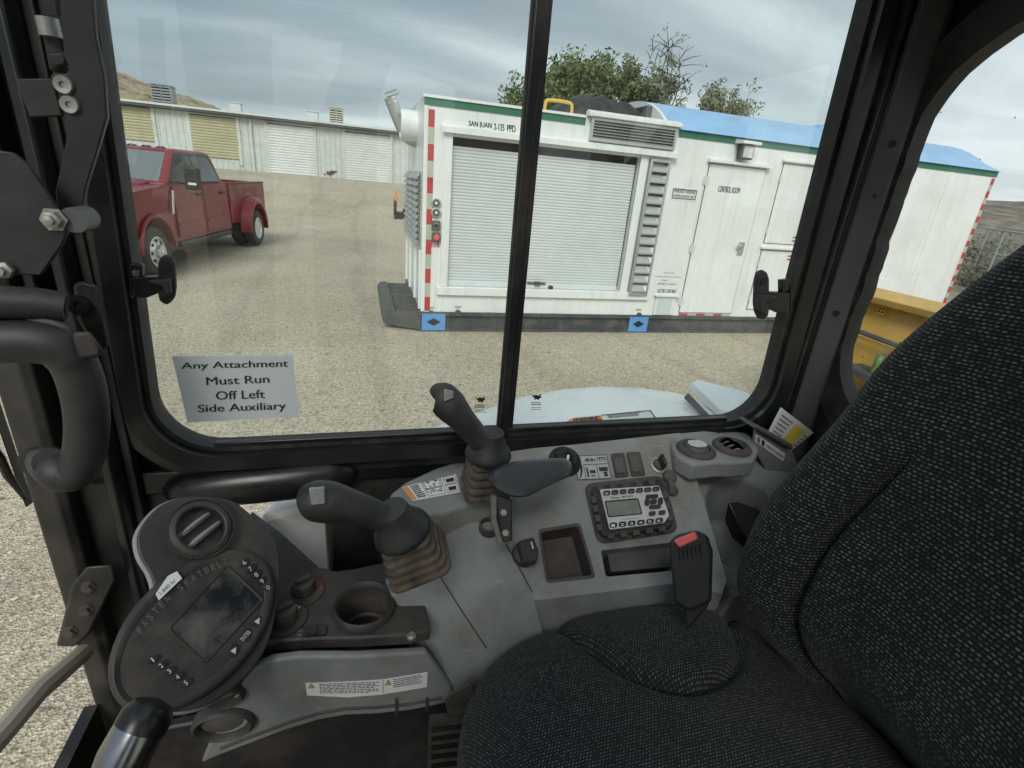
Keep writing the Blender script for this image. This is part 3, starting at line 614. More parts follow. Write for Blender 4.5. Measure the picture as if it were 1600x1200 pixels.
# skid with blue lifting tags
sk = MB(); sk.box((CX0 - .02, CY + .02, 0.0), (CX1, CB, .283)); sk.box((CX0 - .03, CY - .03, .235), (CX1, CY + .02, .283)); sk.box((CX0 - .03, CY - .03, 0.0), (CX1, CY + .02, .045))
sk.build('skid', M_skid, pu)
for x0, x1 in ((658.5, 695), (981, 1010)):
    a = F(x0, 505).x; b = F(x1, 505).x
    MB().box((a, CY - .04, .02), (b, CY - .031, .262)).build('lifting_tag', M_bluet, pu)
    c = (a + b) / 2; MB().prism([(c - .10, CY - .044, .145), (c, CY - .044, .09), (c + .10, CY - .044, .145), (c, CY - .044, .20)], (0, .0035, 0)).build('tag_hole', M_dark, pu)
for x in (1.75, 2.75, 3.75): MB().box((x, CY - .006, CZ0 + .005), (x + .09, CY, .52)).build('wall_rib', M_wh, pu)
# left end: louvre bank, duct, twin exhaust, step with grating
def ebox(y0, y1, z0, z1, h0, h1, mb=None): return (mb or MB()).box((CX0 - h1, y0, z0), (CX0 - h0, y1, z1))
eb = MB()
for k in range(3):
    ya = CY + .12 + k * .72; lvf = MB(); ebox(ya, ya + .68, 1.15, 2.12, 0, .02, lvf); o = lvf.build('end_louvre', M_alu, pu)
    s = MB()
    for i in range(11):
        z = 1.17 + i * .085; s.prism([(CX0 - .021, ya + .04, z + .08), (CX0 - .075, ya + .04, z + .02), (CX0 - .075, ya + .04, z), (CX0 - .03, ya + .04, z + .06)], (0, .60, 0))
    s.build('louvre_slats', M_alu, o, smooth=0)
for y in (CY + .10, CY + .8, CY + 1.6, CB - .1): ebox(y, y + .06, .30, 1.12, 0, .03).build('end_rib', M_wh, pu)
MB().lathe((CX0 + .2, CY + .95, 2.70), (-1, 0, 0), [(.20, 0), (.20, .42), (.17, .43), (.17, .30)], 22).build('air_duct', M_wh, pu)
for dyy, dzz in ((1.15, 2.52), (1.60, 2.62)):
    path = spline([(CX0 + .1, CY + dyy, dzz), (CX0 - .04, CY + dyy, dzz + .01), (CX0 - .14, CY + dyy, dzz + .08), (CX0 - .24, CY + dyy - .02, dzz + .26), (CX0 - .33, CY + dyy - .04, dzz + .46)], 5)
    pi_ = MB().tube(path, .085, 14, cap=False).build('exhaust_stack', M_alu, pu)
    e = path[-1]; d = (path[-1] - path[-2]).normalized()
    MB().lathe(e - d * .01, d, [(.09, 0), (.09, .02), (.075, .021), (.07, -.05)], 14).build('stack_rim', M_chrome, pi_)
    MB().obox(e + d * .06 + Vector((.03, 0, .03)), d * .004, Vector((0, .09, 0)), d.cross(Vector((0, 1, 0))) * .09).build('rain_flap', M_alu, pi_)
st_ = MB(); st_.tube([(CX0 - .42, CY + .1, .17), (CX0 - .42, CB - .3, .17)], .115, 16); st_.prism([(CX0 - .42, CY + .1, .24), (CX0, CY - .02, .285), (CX0, CY - .02, .02), (CX0 - .4, CY + .1, .06)], (0, .06, 0)); st_.box((CX0 - .40, CB - .42, .05), (CX0, CB - .36, .27)); st_.box((CX0 - .36, CY + 1.06, .20), (CX0, CY + 1.16, .272))
st_ = st_.build('end_step', M_skid, pu)
for y0, y1 in ((CY + .14, CY + 1.03), (CY + 1.2, CY + 2.0)):
    gr = MB(); nn = 11
    for i in range(nn + 1): y = y0 + (y1 - y0) * i / nn; gr.box((CX0 - .32, y - .009, .235), (CX0 - .03, y + .009, .27))
    for i in range(7): x = CX0 - .32 + .29 * i / 6; gr.box((x - .006, y0, .24), (x + .006, y1, .268))
    gr.build('step_grating', M_skid, st_, smooth=0)
# the tarp-covered machine and the yellow guard on the roof
tp = []
TX0, TX1 = AY(880, 185, 8.0).x, AY(995, 190, 8.0).x
rs = random.Random(12)
nx_, ny_ = 40, 22
for j in range(ny_):
    for i in range(nx_):
        u = i / (nx_ - 1); v = j / (ny_ - 1)
        su = 1 - abs(2 * u - 1) ** 5; sv = 1 - abs(2 * v - 1) ** 4
        h = (0.36 - .12 * max(u - .45, 0)) * min(su, 1) ** .55 * sv ** .55
        fold = .03 * sin(u * 23 + 3 * sin(v * 4)) * (1 - v * .5) + .02 * sin(u * 41 + v * 9) + .015 * sin(v * 17 + u * 6)
        tp.append(Vector((TX0 + (TX1 - TX0) * (u + .04 * (u - .5) * (1 - h)), 7.55 + 1.5 * v + fold * .8, 2.99 + max(h + fold * (h > .05), 0))))
cm = thing('covered_machine', 'black tarpaulin wrapped machine standing on the container roof', 'machine', ((TX0 + TX1) / 2, 8.3, 2.996))
ctr = MB().add(tp, [(j * nx_ + i, j * nx_ + i + 1, (j + 1) * nx_ + i + 1, (j + 1) * nx_ + i) for j in range(ny_ - 1) for i in range(nx_ - 1)]).build('tarpaulin', pbr('black tarpaulin', (0.02, 0.02, 0.021), 0.45, var=0.4, vscale=5, dirt=(0.06, .055, .05), dscale=4, damt=.5), cm, smooth=180)
q = AY(918, 177, 7.6); MB().box((q.x - .05, 7.50, q.z - .03), (q.x + .05, 7.53, q.z + .02)).build('tag', M_inkw, cm)
MB().box((TX1 - .05, 7.65, 2.997), (TX1 + .16, 8.6, 3.30)).build('machine_base', M_skid, cm, bevel=.02)
gx0, gx1 = AY(852, 165, 7.45).x, AY(894, 165, 7.45).x; gzt = AY(870, 158, 7.45).z
yr = MB().tube(spline([(gx0, 7.45, 2.99), (gx0, 7.45, gzt - .05), (gx0 + .05, 7.45, gzt), (gx1 - .05, 7.45, gzt), (gx1, 7.45, gzt - .05), (gx1, 7.45, 2.99)], 5), .022, 8)
tag(yr.build('guard_rail', pbr('yellow paint', (0.75, 0.47, 0.08), 0.45)), 'yellow tubular guard rail at the roof edge before the tarpaulin', 'guard rail')

# ================================================================== yellow loader bucket at the right
M_yel = pbr('loader yellow', (0.52, 0.31, 0.045), 0.45, dirt=(0.38, 0.28, 0.14), dscale=5, damt=0.7, var=0.08)
M_yeld = pbr('faded yellow', (0.58, 0.37, 0.09), 0.5, dirt=(0.38, 0.28, 0.14), dscale=6, damt=0.5)
bk = thing('loader_bucket', 'yellow loader bucket with curved rear ribs below the container end', 'bucket', (4.9, 2.9, 0))
BY0, BY1 = 1.9, 3.95
back = spline([(4.78, 0, .12), (4.52, 0, .34), (4.44, 0, .62), (4.50, 0, .95), (4.62, 0, 1.18), (4.76, 0, 1.35)], 5)
pf = [Vector((q.x, BY0, q.z)) for q in back]; pf += [Vector((q.x + .02, BY0, q.z)) for q in reversed(back)]
MB().prism(pf, (0, BY1 - BY0, 0)).build('shell', M_yel, bk, smooth=50)
MB().prism([(4.52, BY0 - .02, 1.36), (4.50, BY0 - .02, 1.40), (4.83, BY0 - .02, 1.44), (4.83, BY0 - .02, 1.36), (4.62, BY0 - .02, 1.335), (4.54, BY0 - .02, 1.335)], (0, BY1 - BY0 + .04, 0)).build('top_beam', M_yeld, bk, bevel=.01)
for y in (BY0, 3.10, BY1 - .03):
    inn = [Vector((q.x - .01, y, q.z)) for q in back]
    out = [Vector((q.x - .02 - .15 * sin(pi * min(max((q.z - .12) / 1.15, 0), 1)) ** .8, y, q.z)) for q in back]
    MB().prism(inn + out[::-1], (0, .03, 0)).build('rib', M_yel, bk, smooth=0)
MB().tube([(4.42, BY0, 1.02), (4.42, BY1 + .1, 1.10)], .022, 10).build('hydraulic_pipe', M_skid, bk)
MB().tube([(4.435, BY0, .965), (4.435, BY1 + .05, 1.045)], .013, 8).build('hose', M_yeld, bk)
for y in (3.02, 3.78): MB().box((4.385, y, 1.03), (4.47, y + .09, 1.12)).build('pipe_clamp', M_alu, bk)
MB().box((4.05, 2.6, .16), (4.42, 3.9, .56)).build('mount_frame', M_skid, bk, bevel=.03)
rp_ = MB(); 
for i in range(3): rp_.tube(spline([(4.25, 3.95 + .02 * i, .20), (4.18, 4.0, .5 + .1 * i), (4.32, 3.9, .82 + .05 * i), (4.42, 3.6, .86)], 5), .02, 8)
rp_.build('hydraulic_hose', M_rubber, bk)

nq = [Vector((4.385, y, z)) for y, z in ((0, 0),)]
def bpt(x, y): return AX(x, y, 4.40)
def bshell(x, y):
    """point on the bucket's rear shell seen at a photo point"""
    best = None
    for a, b in zip(back, back[1:]):
        n = Vector((-(b.z - a.z), 0, b.x - a.x)); r = ray(x, y); d = r.dot(n)
        if abs(d) < 1e-6: continue
        q = EYE + r * ((a - EYE).dot(n) / d)
        if min(a.z, b.z) - .01 <= q.z <= max(a.z, b.z) + .01 and (best is None or q.x < best.x): best = q
    return (best if best is not None else bpt(x, y)) + Vector((-.006, 0, .002))
for name, pts, mt in (('yellow_notice', ((1369, 490), (1382, 493), (1386, 481), (1374, 478)), M_yellow), ('black_decal', ((1401, 549), (1424, 556), (1430, 540), (1407, 534)), M_ink)):
    q = [bshell(*c) for c in pts]; o = MB().poly(q).build(name, mt, bk, smooth=0)
    if mt is M_ink:
        text_mb('SNO', subq(q, .12, .5, .8, .9, .003)).build('decal_lettering', M_decal, o); text_mb('SN', subq(q, .12, .08, .7, .42, .003)).build('decal_lettering', M_decal, o)
    else:
        mm = MB()
        for a, b in ((.15, .2), (.6, .2), (.15, .6), (.6, .6)): mm.poly(subq(q, a, b, a + .25, b + .22, .003))
        mm.build('notice_print', M_ink, o)
q = AX(1372, 566, 4.30); gcan = MB().lathe(q - Vector((0, 0, .10)), (0, 0, 1), [(.030, 0), (.033, .01), (.033, .15), (.026, .165), (.026, .168), (.020, .166)], 16)
tag(gcan.build('drink_can', pbr('green can', (.13, .21, .07), .35, metal=.3, var=.5, vscale=25), None), 'green drink can standing on the loader bucket frame', 'can')
MB().box((q.x - .10, q.y - .25, q.z - .16), (4.45, q.y + .25, q.z - .102)).build('frame_ledge', M_skid, bk, bevel=.006)
# ================================================================== red crew-cab dually pickup
M_tred = pbr('dark red car paint', (0.21, 0.008, 0.018), 0.27, coat=0.35, spec=0.35, var=0.015, dirt=(0.24, 0.08, 0.07), dscale=1.6, damt=0.04)
M_tyre = pbr('tyre rubber', (0.03, 0.03, 0.03), 0.8, dirt=(0.20, 0.18, 0.14), dscale=6, damt=0.5)
M_cglass = pbr('tinted car glass', (0.015, 0.02, 0.022), 0.05, spec=0.9)
M_wscr = pbr('windscreen glass', (0.16, 0.19, 0.19), 0.05, spec=1.0)
M_rim = pbr('polished rim', (0.75, 0.76, 0.76), 0.25, metal=0.7, dirt=(0.3, 0.28, 0.24), dscale=8, damt=0.35)
fc = AZ(256, 434, 0); rc = AZ(413, 383, 0)
WB = 4.55; mvec = (fc - rc); mvec.z = 0; mvec.normalize(); ang = math.asin(0.20 / WB)
hd_ = Matrix.Rotation(ang, 3, 'Z') @ mvec           # heading
lf = Vector((-hd_.y, hd_.x, 0))                     # its left side
TO = fc - lf * 0.98 - hd_ * (-1.02); TO.z = gz(TO.x, TO.y)   # origin: centre of the front bumper on the ground
tk = thing('pickup_truck', 'dark red crew cab pickup with twin rear wheels parked before the storage units', 'pickup truck', TO - hd_ * 3)
TO2 = TO
def T(u, v, w_): return TO2 - hd_ * u + lf * v + Vector((0, 0, w_ * 1.045))
def tprism(prof, v0, v1, mb=None): return (mb or MB()).prism([T(u, v0, w_) for u, w_ in prof], lf * (v1 - v0))
def arc(u, w_, r, a0, a1, n=14): return [(u + r * cos(rad(a0 + (a1 - a0) * i / n)), w_ + r * sin(rad(a0 + (a1 - a0) * i / n))) for i in range(n + 1)]
FU, RU = 1.02, 1.02 + WB
lowp = [(0.12, .62), (0.10, 1.10), (0.22, 1.30), (0.6, 1.38), (1.72, 1.47), (4.32, 1.47), (4.32, .52)] + [(1.62, .52)] + arc(FU, .44, .53, 8, 172) + [(.42, .62)]
def section(v):
    s = abs(v) / .98
    return s
# lower body as side profile with shoulders drawn in at the top
rings = []
for v, inset in ((-.97, .05), (-.99, 0.0), (-.5, 0), (.5, 0), (.99, 0), (.97, .05)):
    rings.append([T(u, v * (1 - .03 * max(0, (w_ - 1.0))), w_) for u, w_ in lowp])
MB().loft(rings).build('body', M_tred, tk, bevel=.03, seg=3)
# hood bulge
MB().hull([T(u, v, w_) for u, v, w_ in ((.35, -.6, 1.33), (.35, .6, 1.33), (1.7, -.7, 1.47), (1.7, .7, 1.47), (.6, -.5, 1.43), (.6, .5, 1.43), (1.65, -.6, 1.53), (1.65, .6, 1.53))]).build('hood', M_tred, tk, bevel=.03)
# greenhouse
gb = [(1.66, .93, 1.45), (4.22, .93, 1.45), (4.0, .80, 1.98), (3.7, .78, 2.035), (2.6, .78, 2.04), (2.42, .76, 2.01)]
MB().hull([T(u, s * v, w_) for u, v, w_ in gb for s in (-1, 1)]).build('cab', M_tred, tk, bevel=.05, seg=3)
def gside(u, w_, h=.006):     # on the sloping cab side
    f = (w_ - 1.45) / .53; return T(u, .93 - .13 * f + h + .003, w_)
def tquad(pts, mat, name, parent, th=.004):
    n = (pts[1] - pts[0]).cross(pts[-1] - pts[0]).normalized(); return MB().prism(pts, n * th).build(name, mat, parent)
for sgn in (1,):
    def dr(u0, u1, nm):
        o = MB().prism([T(u0, .985, .58), T(u1, .985, .58), T(u1, .975, 1.44), T(u0, .975, 1.44)], lf * .018).build(nm, M_tred, tk, bevel=.008)
        MB().obox(T(u1 - .18, 1.015, 1.28), hd_ * .11, lf * .02, Vector((0, 0, .022))).build('door_handle', M_black, o, bevel=.008)
        MB().obox(T((u0 + u1) / 2, 1.01, .80), hd_ * ((u1 - u0) / 2 - .02), lf * .012, Vector((0, 0, .02))).build('body_moulding', M_tred, o)
        return o
    d1 = dr(1.80, 2.98, 'front_door'); d2 = dr(3.0, 4.1, 'rear_door')
    MB().prism([gside(u, w_) for u, w_ in ((1.93, 1.50), (2.92, 1.50), (2.92, 1.94), (2.50, 1.94), (2.40, 1.90))], lf * .004).build('side_window', M_cglass, d1)
    MB().prism([gside(u, w_) for u, w_ in ((3.0, 1.50), (3.98, 1.50), (3.92, 1.75), (3.78, 1.92), (3.68, 1.94), (3.0, 1.94))], lf * .004).build('side_window', M_cglass, d2)
    MB().prism([gside(u, w_, .0035) for u, w_ in ((1.83, 1.475), (4.06, 1.475), (3.98, 1.8), (3.82, 1.96), (2.46, 1.965), (2.36, 1.92))], lf * .003).build('window_surround', M_black, tk)
# windscreen on the front slope
def ws(u, v, h=.0): return T(u, v, 1.45 + (u - 1.66) * (.56 / .76)) + (Vector((0, 0, 1)) * .78 + hd_ * .6) * h
MB().prism([ws(1.73, -.80), ws(1.73, .80), ws(2.36, .68), ws(2.36, -.68)], (Vector((0, 0, 1)) * .8 + hd_ * .6) * .006).build('windscreen', M_wscr, tk)
for v in (-.5, -.25, 0, .25, .5): MB().lathe(T(2.62, v, 2.035), (0, 0, 1), [(.06, 0), (.05, .02), (.02, .03)], 10, sx=1.6, u=lf).build('roof_marker_lamp', M_black, tk)
# bed
bedp = [(4.36, .62), (4.36, 1.44), (6.75, 1.44), (6.75, .66), (6.22, .66)] + arc(RU, .44, .54, 8, 172) + [(RU - .6, .60)]
for s in (-1, 1): tprism(bedp, s * .98, s * .88).build('bed_side', M_tred, tk, bevel=.015)
MB().hull([T(u, v, w_) for u in (4.36, 4.42) for v in (-.9, .9) for w_ in (.7, 1.42)]).build('bed_front', M_tred, tk)
MB().hull([T(u, v, w_) for u in (6.68, 6.75) for v in (-.9, .9) for w_ in (.7, 1.44)]).build('tailgate', M_tred, tk)
MB().hull([T(u, v, w_) for u in (4.4, 6.7) for v in (-.88, .88) for w_ in (.85, .9)]).build('bed_floor', M_black, tk)
for s in (-1, 1):
    MB().hull([T(u, s * v, w_) for u in (4.34, 6.77) for v in (.86, .99) for w_ in (1.435, 1.46)]).build('bed_rail', M_black, tk, bevel=.006)
    outer = arc(RU, .44, .74, -6, 186, 16); inner = arc(RU, .44, .55, 186, -6, 16)
    rg = [[T(u, s * v, w_) for u, w_ in outer + inner] for v in (.97,)]
    o2 = arc(RU, .44, .68, -6, 186, 16)
    rg.append([T(u, s * 1.17, w_) for u, w_ in o2 + inner]); rg.append([T(u, s * 1.20, w_) for u, w_ in arc(RU, .44, .64, -6, 186, 16) + inner])
    MB().loft(rg).build('wide_fender', M_tred, tk, bevel=.02, seg=2)
    ofl = arc(FU, .44, .60, 0, 180, 16); ifl = arc(FU, .44, .53, 180, 0, 16)
    MB().prism([T(u, s * .97, w_) for u, w_ in ofl + ifl], lf * s * .05).build('wheel_arch', M_tred, tk, bevel=.015)
# wheels
def wheel(u, v, s, kind):
    c = T(u, v, .425); ax = lf * s
    wh = MB().lathe(c, ax, [(.26, -.12), (.37, -.13), (.415, -.10), (.425, -.05), (.425, .05), (.415, .10), (.37, .13), (.262, .12), (.255, 0)], 30).build('wheel', M_tyre, tk, smooth=30)
    if kind == 'front':
        r = MB().lathe(c, ax, [(.262, .10), (.262, .12), (.24, .125), (.225, .09), (.15, .13), (.13, .135), (.12, .20), (.06, .21), (.05, .235), (0.001, .24)], 26).build('rim', M_rim, wh)
    else:
        r = MB().lathe(c, ax, [(.262, .10), (.262, .12), (.24, .125), (.225, .06), (.17, -.02), (.12, -.03), (.11, .08), (.06, .09), (0.001, .095)], 26).build('rim', M_rim, wh)
    hl = MB(); fwd = hd_
    up = Vector((0, 0, 1))
    for k in range(8):
        a = 2 * pi * k / 8; d = fwd * cos(a) + up * sin(a)
        hl.lathe(c + d * .187 + ax * (.112 if kind == 'front' else .01), ax, [(.03, 0), (.028, .012)], 10)
    hl.build('rim_hole', M_dark, wh)
for s in (-1, 1):
    wheel(FU, s * .84, s, 'front'); wheel(RU, s * 1.03, s, 'rear'); wheel(RU, s * .72, s, 'rear')
# mirrors, vent trim, steps, bumper, grille, lamps
for s in (-1, 1):
    mm = MB().hull([T(u, s * v, w_) for u in (1.86, 2.0) for v, w_ in ((1.16, 1.40), (1.40, 1.40), (1.42, 1.74), (1.38, 1.78), (1.18, 1.78))]).build('mirror', M_black, tk, bevel=.03)
    MB().tube([T(1.98, s * .95, 1.52), T(1.94, s * 1.2, 1.50)], .03, 8).build('mirror_arm', M_black, mm)
    MB().obox(T(1.842, s * 1.31, 1.50), lf * .07, hd_ * .006, Vector((0, 0, .02))).build('mirror_lamp', M_decal, mm)
    MB().obox(T(1.70, s * 1.0, 1.18), hd_ * .035 + Vector((0, 0, .0)), lf * .012, Vector((0, 0, .20)) - hd_ * .05).build('fender_vent', M_chrome, tk, bevel=.006)
    MB().tube([T(1.75, s * .98, .46), T(4.15, s * .98, .46)], .06, 10).build('side_step', M_chrome if s < 0 else M_black, tk)
    MB().hull([T(u, s * v, w_) for u in (.07, .35) for v in (.55, .96) for w_ in (.92, 1.22)]).build('headlamp', pbr('headlamp', (.6, .62, .62), .15), tk, bevel=.02)
    MB().hull([T(u, s * v, w_) for u in (6.7, 6.78) for v in (.86, .97) for w_ in (.95, 1.35)]).build('tail_lamp', M_red, tk, bevel=.01)
MB().hull([T(u, v, w_) for u in (-.05, .2) for v in (-.98, .98) for w_ in (.52, .80)]).build('front_bumper', M_chrome, tk, bevel=.05)
MB().hull([T(u, v, w_) for u in (.06, .12) for v in (-.56, .56) for w_ in (.84, 1.22)]).build('grille', M_chrome, tk, bevel=.03)
MB().hull([T(u, v, w_) for u in (6.75, 6.95) for v in (-.98, .98) for w_ in (.52, .72)]).build('rear_bumper', M_chrome, tk, bevel=.04)
MB().hull([T(u, v, w_) for u in (.4, 6.6) for v in (-.62, .62) for w_ in (.38, .62)]).build('chassis', M_black, tk)

# ================================================================== pallet forks by the container corner
fk = AZ(616, 352, 0)
pf_ = thing('pallet_fork', 'black pallet fork carriage with orange lamp, partly behind the container corner', 'pallet fork', (fk.x, fk.y, 0))
sc = 1.0
for dy_ in (-.22, .38):
    MB().hull([(fk.x - 1.35, fk.y + dy_ - .05, .05), (fk.x - 1.35, fk.y + dy_ + .05, .05), (fk.x, fk.y + dy_ - .06, .04), (fk.x, fk.y + dy_ + .06, .04), (fk.x, fk.y + dy_ - .06, .11), (fk.x, fk.y + dy_ + .06, .11), (fk.x - 1.35, fk.y + dy_, .06)]).build('fork', M_black, pf_)
cg = MB(); cg.box((fk.x - .02, fk.y - .45, .04), (fk.x + .09, fk.y + .5, .34)); cg.box((fk.x, fk.y - .45, .34), (fk.x + .07, fk.y - .30, 1.02)); cg.box((fk.x, fk.y + .35, .34), (fk.x + .07, fk.y + .5, 1.02)); cg.box((fk.x, fk.y - .3, .85), (fk.x + .06, fk.y + .35, 1.0)); cg.box((fk.x + .07, fk.y - .3, .12), (fk.x + .45, fk.y + .3, .55))
cg.build('carriage', M_black, pf_, bevel=.015)
MB().hull([(fk.x + .35, fk.y - .1, .3), (fk.x + .5, fk.y + .1, .3), (fk.x + .3, fk.y + .1, .5), (fk.x + .85, fk.y - .1, 1.7), (fk.x + 1.0, fk.y + .1, 1.6), (fk.x + .85, fk.y + .1, 1.75)]).build('lift_arm', M_black, pf_)
MB().prism([(fk.x - .01, fk.y - .47, .98), (fk.x + .12, fk.y - .47, .98), (fk.x + .09, fk.y - .47, 1.38), (fk.x + .01, fk.y - .47, 1.38)], (0, .12, 0)).build('warning_lamp', pbr('amber lamp', (0.85, 0.24, 0.03), 0.35), pf_, bevel=.015)
MB().tube(spline([(fk.x + .2, fk.y - .3, .5), (fk.x + .3, fk.y - .4, .2), (fk.x + .6, fk.y - .3, .12), (fk.x + .8, fk.y - .1, .5)], 5), .025, 6).build('hose', M_rubber, pf_)

# ================================================================== trees, scrub and fence
def leafmat(name, cols):
    m = bpy.data.materials.new(name); m.use_nodes = True; t = m.node_tree; p = t.nodes['Principled BSDF']; p.inputs['Roughness'].default_value = 0.65
    g_ = N(t, 'ShaderNodeNewGeometry'); r = ramp(t, [(i / (len(cols) - 1), c) for i, c in enumerate(cols)]); L(t, g_, 'Random Per Island', r, 0); L(t, r, 0, p, 'Base Color')
    p.inputs['Transmission Weight'].default_value = 0.0
    return m
M_bark = pbr('bark', (0.075, 0.062, 0.05), 0.9, var=0.35, vscale=4)
LF1 = leafmat('green leaves', [(0.07, 0.105, 0.035), (0.12, 0.17, 0.06), (0.17, 0.215, 0.095), (0.22, 0.25, 0.14)])
LF2 = leafmat('grey green leaves', [(0.09, 0.11, 0.06), (0.145, 0.17, 0.10), (0.21, 0.23, 0.15)])
LF3 = leafmat('pale olive leaves', [(0.16, 0.18, 0.10), (0.24, 0.26, 0.16), (0.31, 0.32, 0.22)])
def leaves(mb, c, r, n, size, rnd, sq=0.8):
    for _ in range(n):
        d = Vector((rnd.gauss(0, 1), rnd.gauss(0, 1), rnd.gauss(0, 1) * sq)); d = d.normalized() * r * rnd.random() ** 0.45
        p = c + d; a = Vector((rnd.gauss(0, 1), rnd.gauss(0, 1), rnd.gauss(0, .7))).normalized(); b = a.orthogonal().normalized()
        b = (Matrix.Rotation(rnd.random() * 6.28, 3, a) @ b); s = size * (.6 + .8 * rnd.random())
        e = a.cross(b); mb.poly([p - b * s, p + e * s * .45, p + b * s, p - e * s * .45])
def tree(name, label, base, H, tips, lf_mat, seed, nleaf, size, trunk_r=.16, group='trees beyond the container', cl=.6, bare=()):
    rnd = random.Random(seed); base = Vector(base)
    tr = thing(name, label, 'tree', base, group)
    tk_ = MB(); top = base + Vector((0.2 * H * (rnd.random() - .5), 0.1 * H * (rnd.random() - .5), H * .55))
    trunk = spline([base - Vector((0, 0, .3)), base.lerp(top, .35) + Vector((.15, 0, 0)), base.lerp(top, .7) - Vector((.12, 0, 0)), top], 5)
    tk_.tube(trunk, [trunk_r * (1 - .6 * i / (len(trunk) - 1)) for i in range(len(trunk))], 9); tk_.build('trunk', M_bark, tr, smooth=60)
    lim = MB(); lv = MB()
    for tip in list(tips) + list(bare):
        tip = Vector(tip); st_ = trunk[min(int((.35 + .6 * rnd.random()) * (len(trunk) - 1)), len(trunk) - 1)]
        mid = st_.lerp(tip, .5) + Vector((rnd.gauss(0, .25), rnd.gauss(0, .25), .25))
        path = spline([st_, mid, tip], 5); r0 = trunk_r * .42
        lim.tube(path, [max(r0 * (1 - i / (len(path) - .6)), .012) for i in range(len(path))], 6)
        isb = any((Vector(q) - tip).length < 1e-6 for q in bare)
        for k in range(7 if isb else 4):
            q = path[rnd.randrange(len(path) // 2, len(path))]; e = q + Vector((rnd.gauss(0, .55), rnd.gauss(0, .55), abs(rnd.gauss(.35, .4)))) * (1.0 if not isb else .95)
            lim.tube([q, q.lerp(e, .5) + Vector((rnd.gauss(0, .08), 0, .05)), e], [.022, .014, .006], 4)
            if not isb: leaves(lv, e, cl * (.5 + .5 * rnd.random()), nleaf // 5, size, rnd)
            elif rnd.random() < .4: leaves(lv, e, .2, 5, size * .6, rnd)
        if not isb: leaves(lv, tip, cl * (.7 + .6 * rnd.random()), nleaf, size, rnd)
    lim.build('limbs', M_bark, tr, smooth=60); lv.build('crown', lf_mat, tr, smooth=0)
    return tr
def A(x, y, Y): return tuple(AY(x, y, Y))
rs = random.Random(21)
YT = 27.0
def pts_in(cx, cy, rx, ry, n, Y, sp=2.0):
    o = []
    for _ in range(n):
        a = rs.random() * 6.28; r = rs.random() ** .5
        o.append(A(cx + cos(a) * r * rx, cy + sin(a) * r * ry, Y + rs.uniform(-sp, sp)))
    return o
b1_ = AY(905, 215, YT)
tips = pts_in(912, 140, 48, 32, 26, YT) + pts_in(865, 150, 24, 22, 9, YT) + pts_in(925, 115, 24, 14, 7, YT) + pts_in(885, 122, 14, 10, 4, YT)
tree('broadleaf_tree', 'large bushy green tree behind the black tarpaulin, with a bare edge', (b1_.x, YT, 0.8), 7.5, tips, LF1, 5, 170, .115, .22, cl=.62)
b2_ = AY(815, 200, YT + 2)
tree('small_tree', 'small leafy tree left of the window divider bar behind the container', (b2_.x, YT + 2, 0.8), 5.0, pts_in(808, 160, 18, 12, 10, YT + 2), LF1, 8, 110, .11, .13, cl=.5)
b3_ = AY(1020, 200, YT - 3)
tree('broadleaf_tree', 'dark leaved young tree just right of the bushy green tree', (AY(985, 200, YT - 2).x, YT - 2, 0.6), 5, pts_in(985, 135, 20, 25, 11, YT - 2, 1.5), LF1, 9, 130, .105, .12, cl=.45)
tips = pts_in(1032, 145, 20, 18, 13, YT - 3, 1.0)
tree('half_dead_tree', 'tall tree with bare dead twigs at the top and sparse leaves', (b3_.x, YT - 3, 0.6), 8.0, tips, LF2, 11, 110, .095, .14, cl=.42,
     bare=[A(1045, 66, YT - 3), A(1062, 84, YT - 3.3), A(1035, 78, YT - 2.6), A(1024, 95, YT - 3), A(1055, 105, YT - 3.4), A(1068, 95, YT - 3), A(1042, 90, YT - 2.8), A(1020, 80, YT - 3), A(1050, 72, YT - 3)])
YP = 34.0; b4_ = AY(1130, 215, YP)
tree('pale_tree', 'pale olive tree standing alone behind the blue roof', (b4_.x, YP, 0.5), 7.0, pts_in(1108, 168, 14, 14, 10, YP) + pts_in(1148, 172, 18, 10, 10, YP) + [A(1112, 150, YP), A(1118, 145, YP)], LF3, 17, 130, .12, .16, cl=.62)
# scrub on the slope at the right
def bush(x, y, r, h, mat, label, seed, n=420):
    rnd = random.Random(seed); z = gz(x, y); b = thing('scrub_bush', label, 'bush', (x, y, z), 'scrub at the right')
    lv = MB(); st_ = MB()
    for k in range(8):
        e = Vector((x + rnd.gauss(0, r * .5), y + rnd.gauss(0, r * .5), z + h * (.5 + .5 * rnd.random()))); st_.tube([(x, y, z - .1), e.lerp(Vector((x, y, z)), .4), e], [.04, .025, .01], 5)
        leaves(lv, e - Vector((0, 0, h * .25)), r * .55, n // 8, r * .09, rnd, .7)
    st_.build('stems', M_bark, b); lv.build('foliage', mat, b, smooth=0)
LFD = leafmat('dry brush', [(0.055, 0.05, 0.035), (0.11, 0.10, 0.065), (0.20, 0.17, 0.11)])
for i, (px_, py_, dz, r, h, mt, lb) in enumerate((
        (1546, 372, 30, 1.5, 1.7, LF2, 'round green bush on the far side of the fence rail'), (1560, 395, 26, .9, .8, LFD, 'dark low brush below the green bush'),
        (1585, 405, 24, .9, .8, LFD, 'dark low brush beside the leaning fence post'), (1530, 420, 22, .7, .5, LFD, 'brown brush near the container end, upper patch'),
        (1515, 440, 19, .7, .4, LFD, 'brown brush near the container end, lower patch'), (1560, 425, 20, .8, .5, LFD, 'brown tangle of brush against the seat edge'))):
    r_y = ray(px_, py_); q = EYE + r_y * (dz / r_y.y * .7); bush(q.x, q.y, r, h, mt, lb, 40 + i)
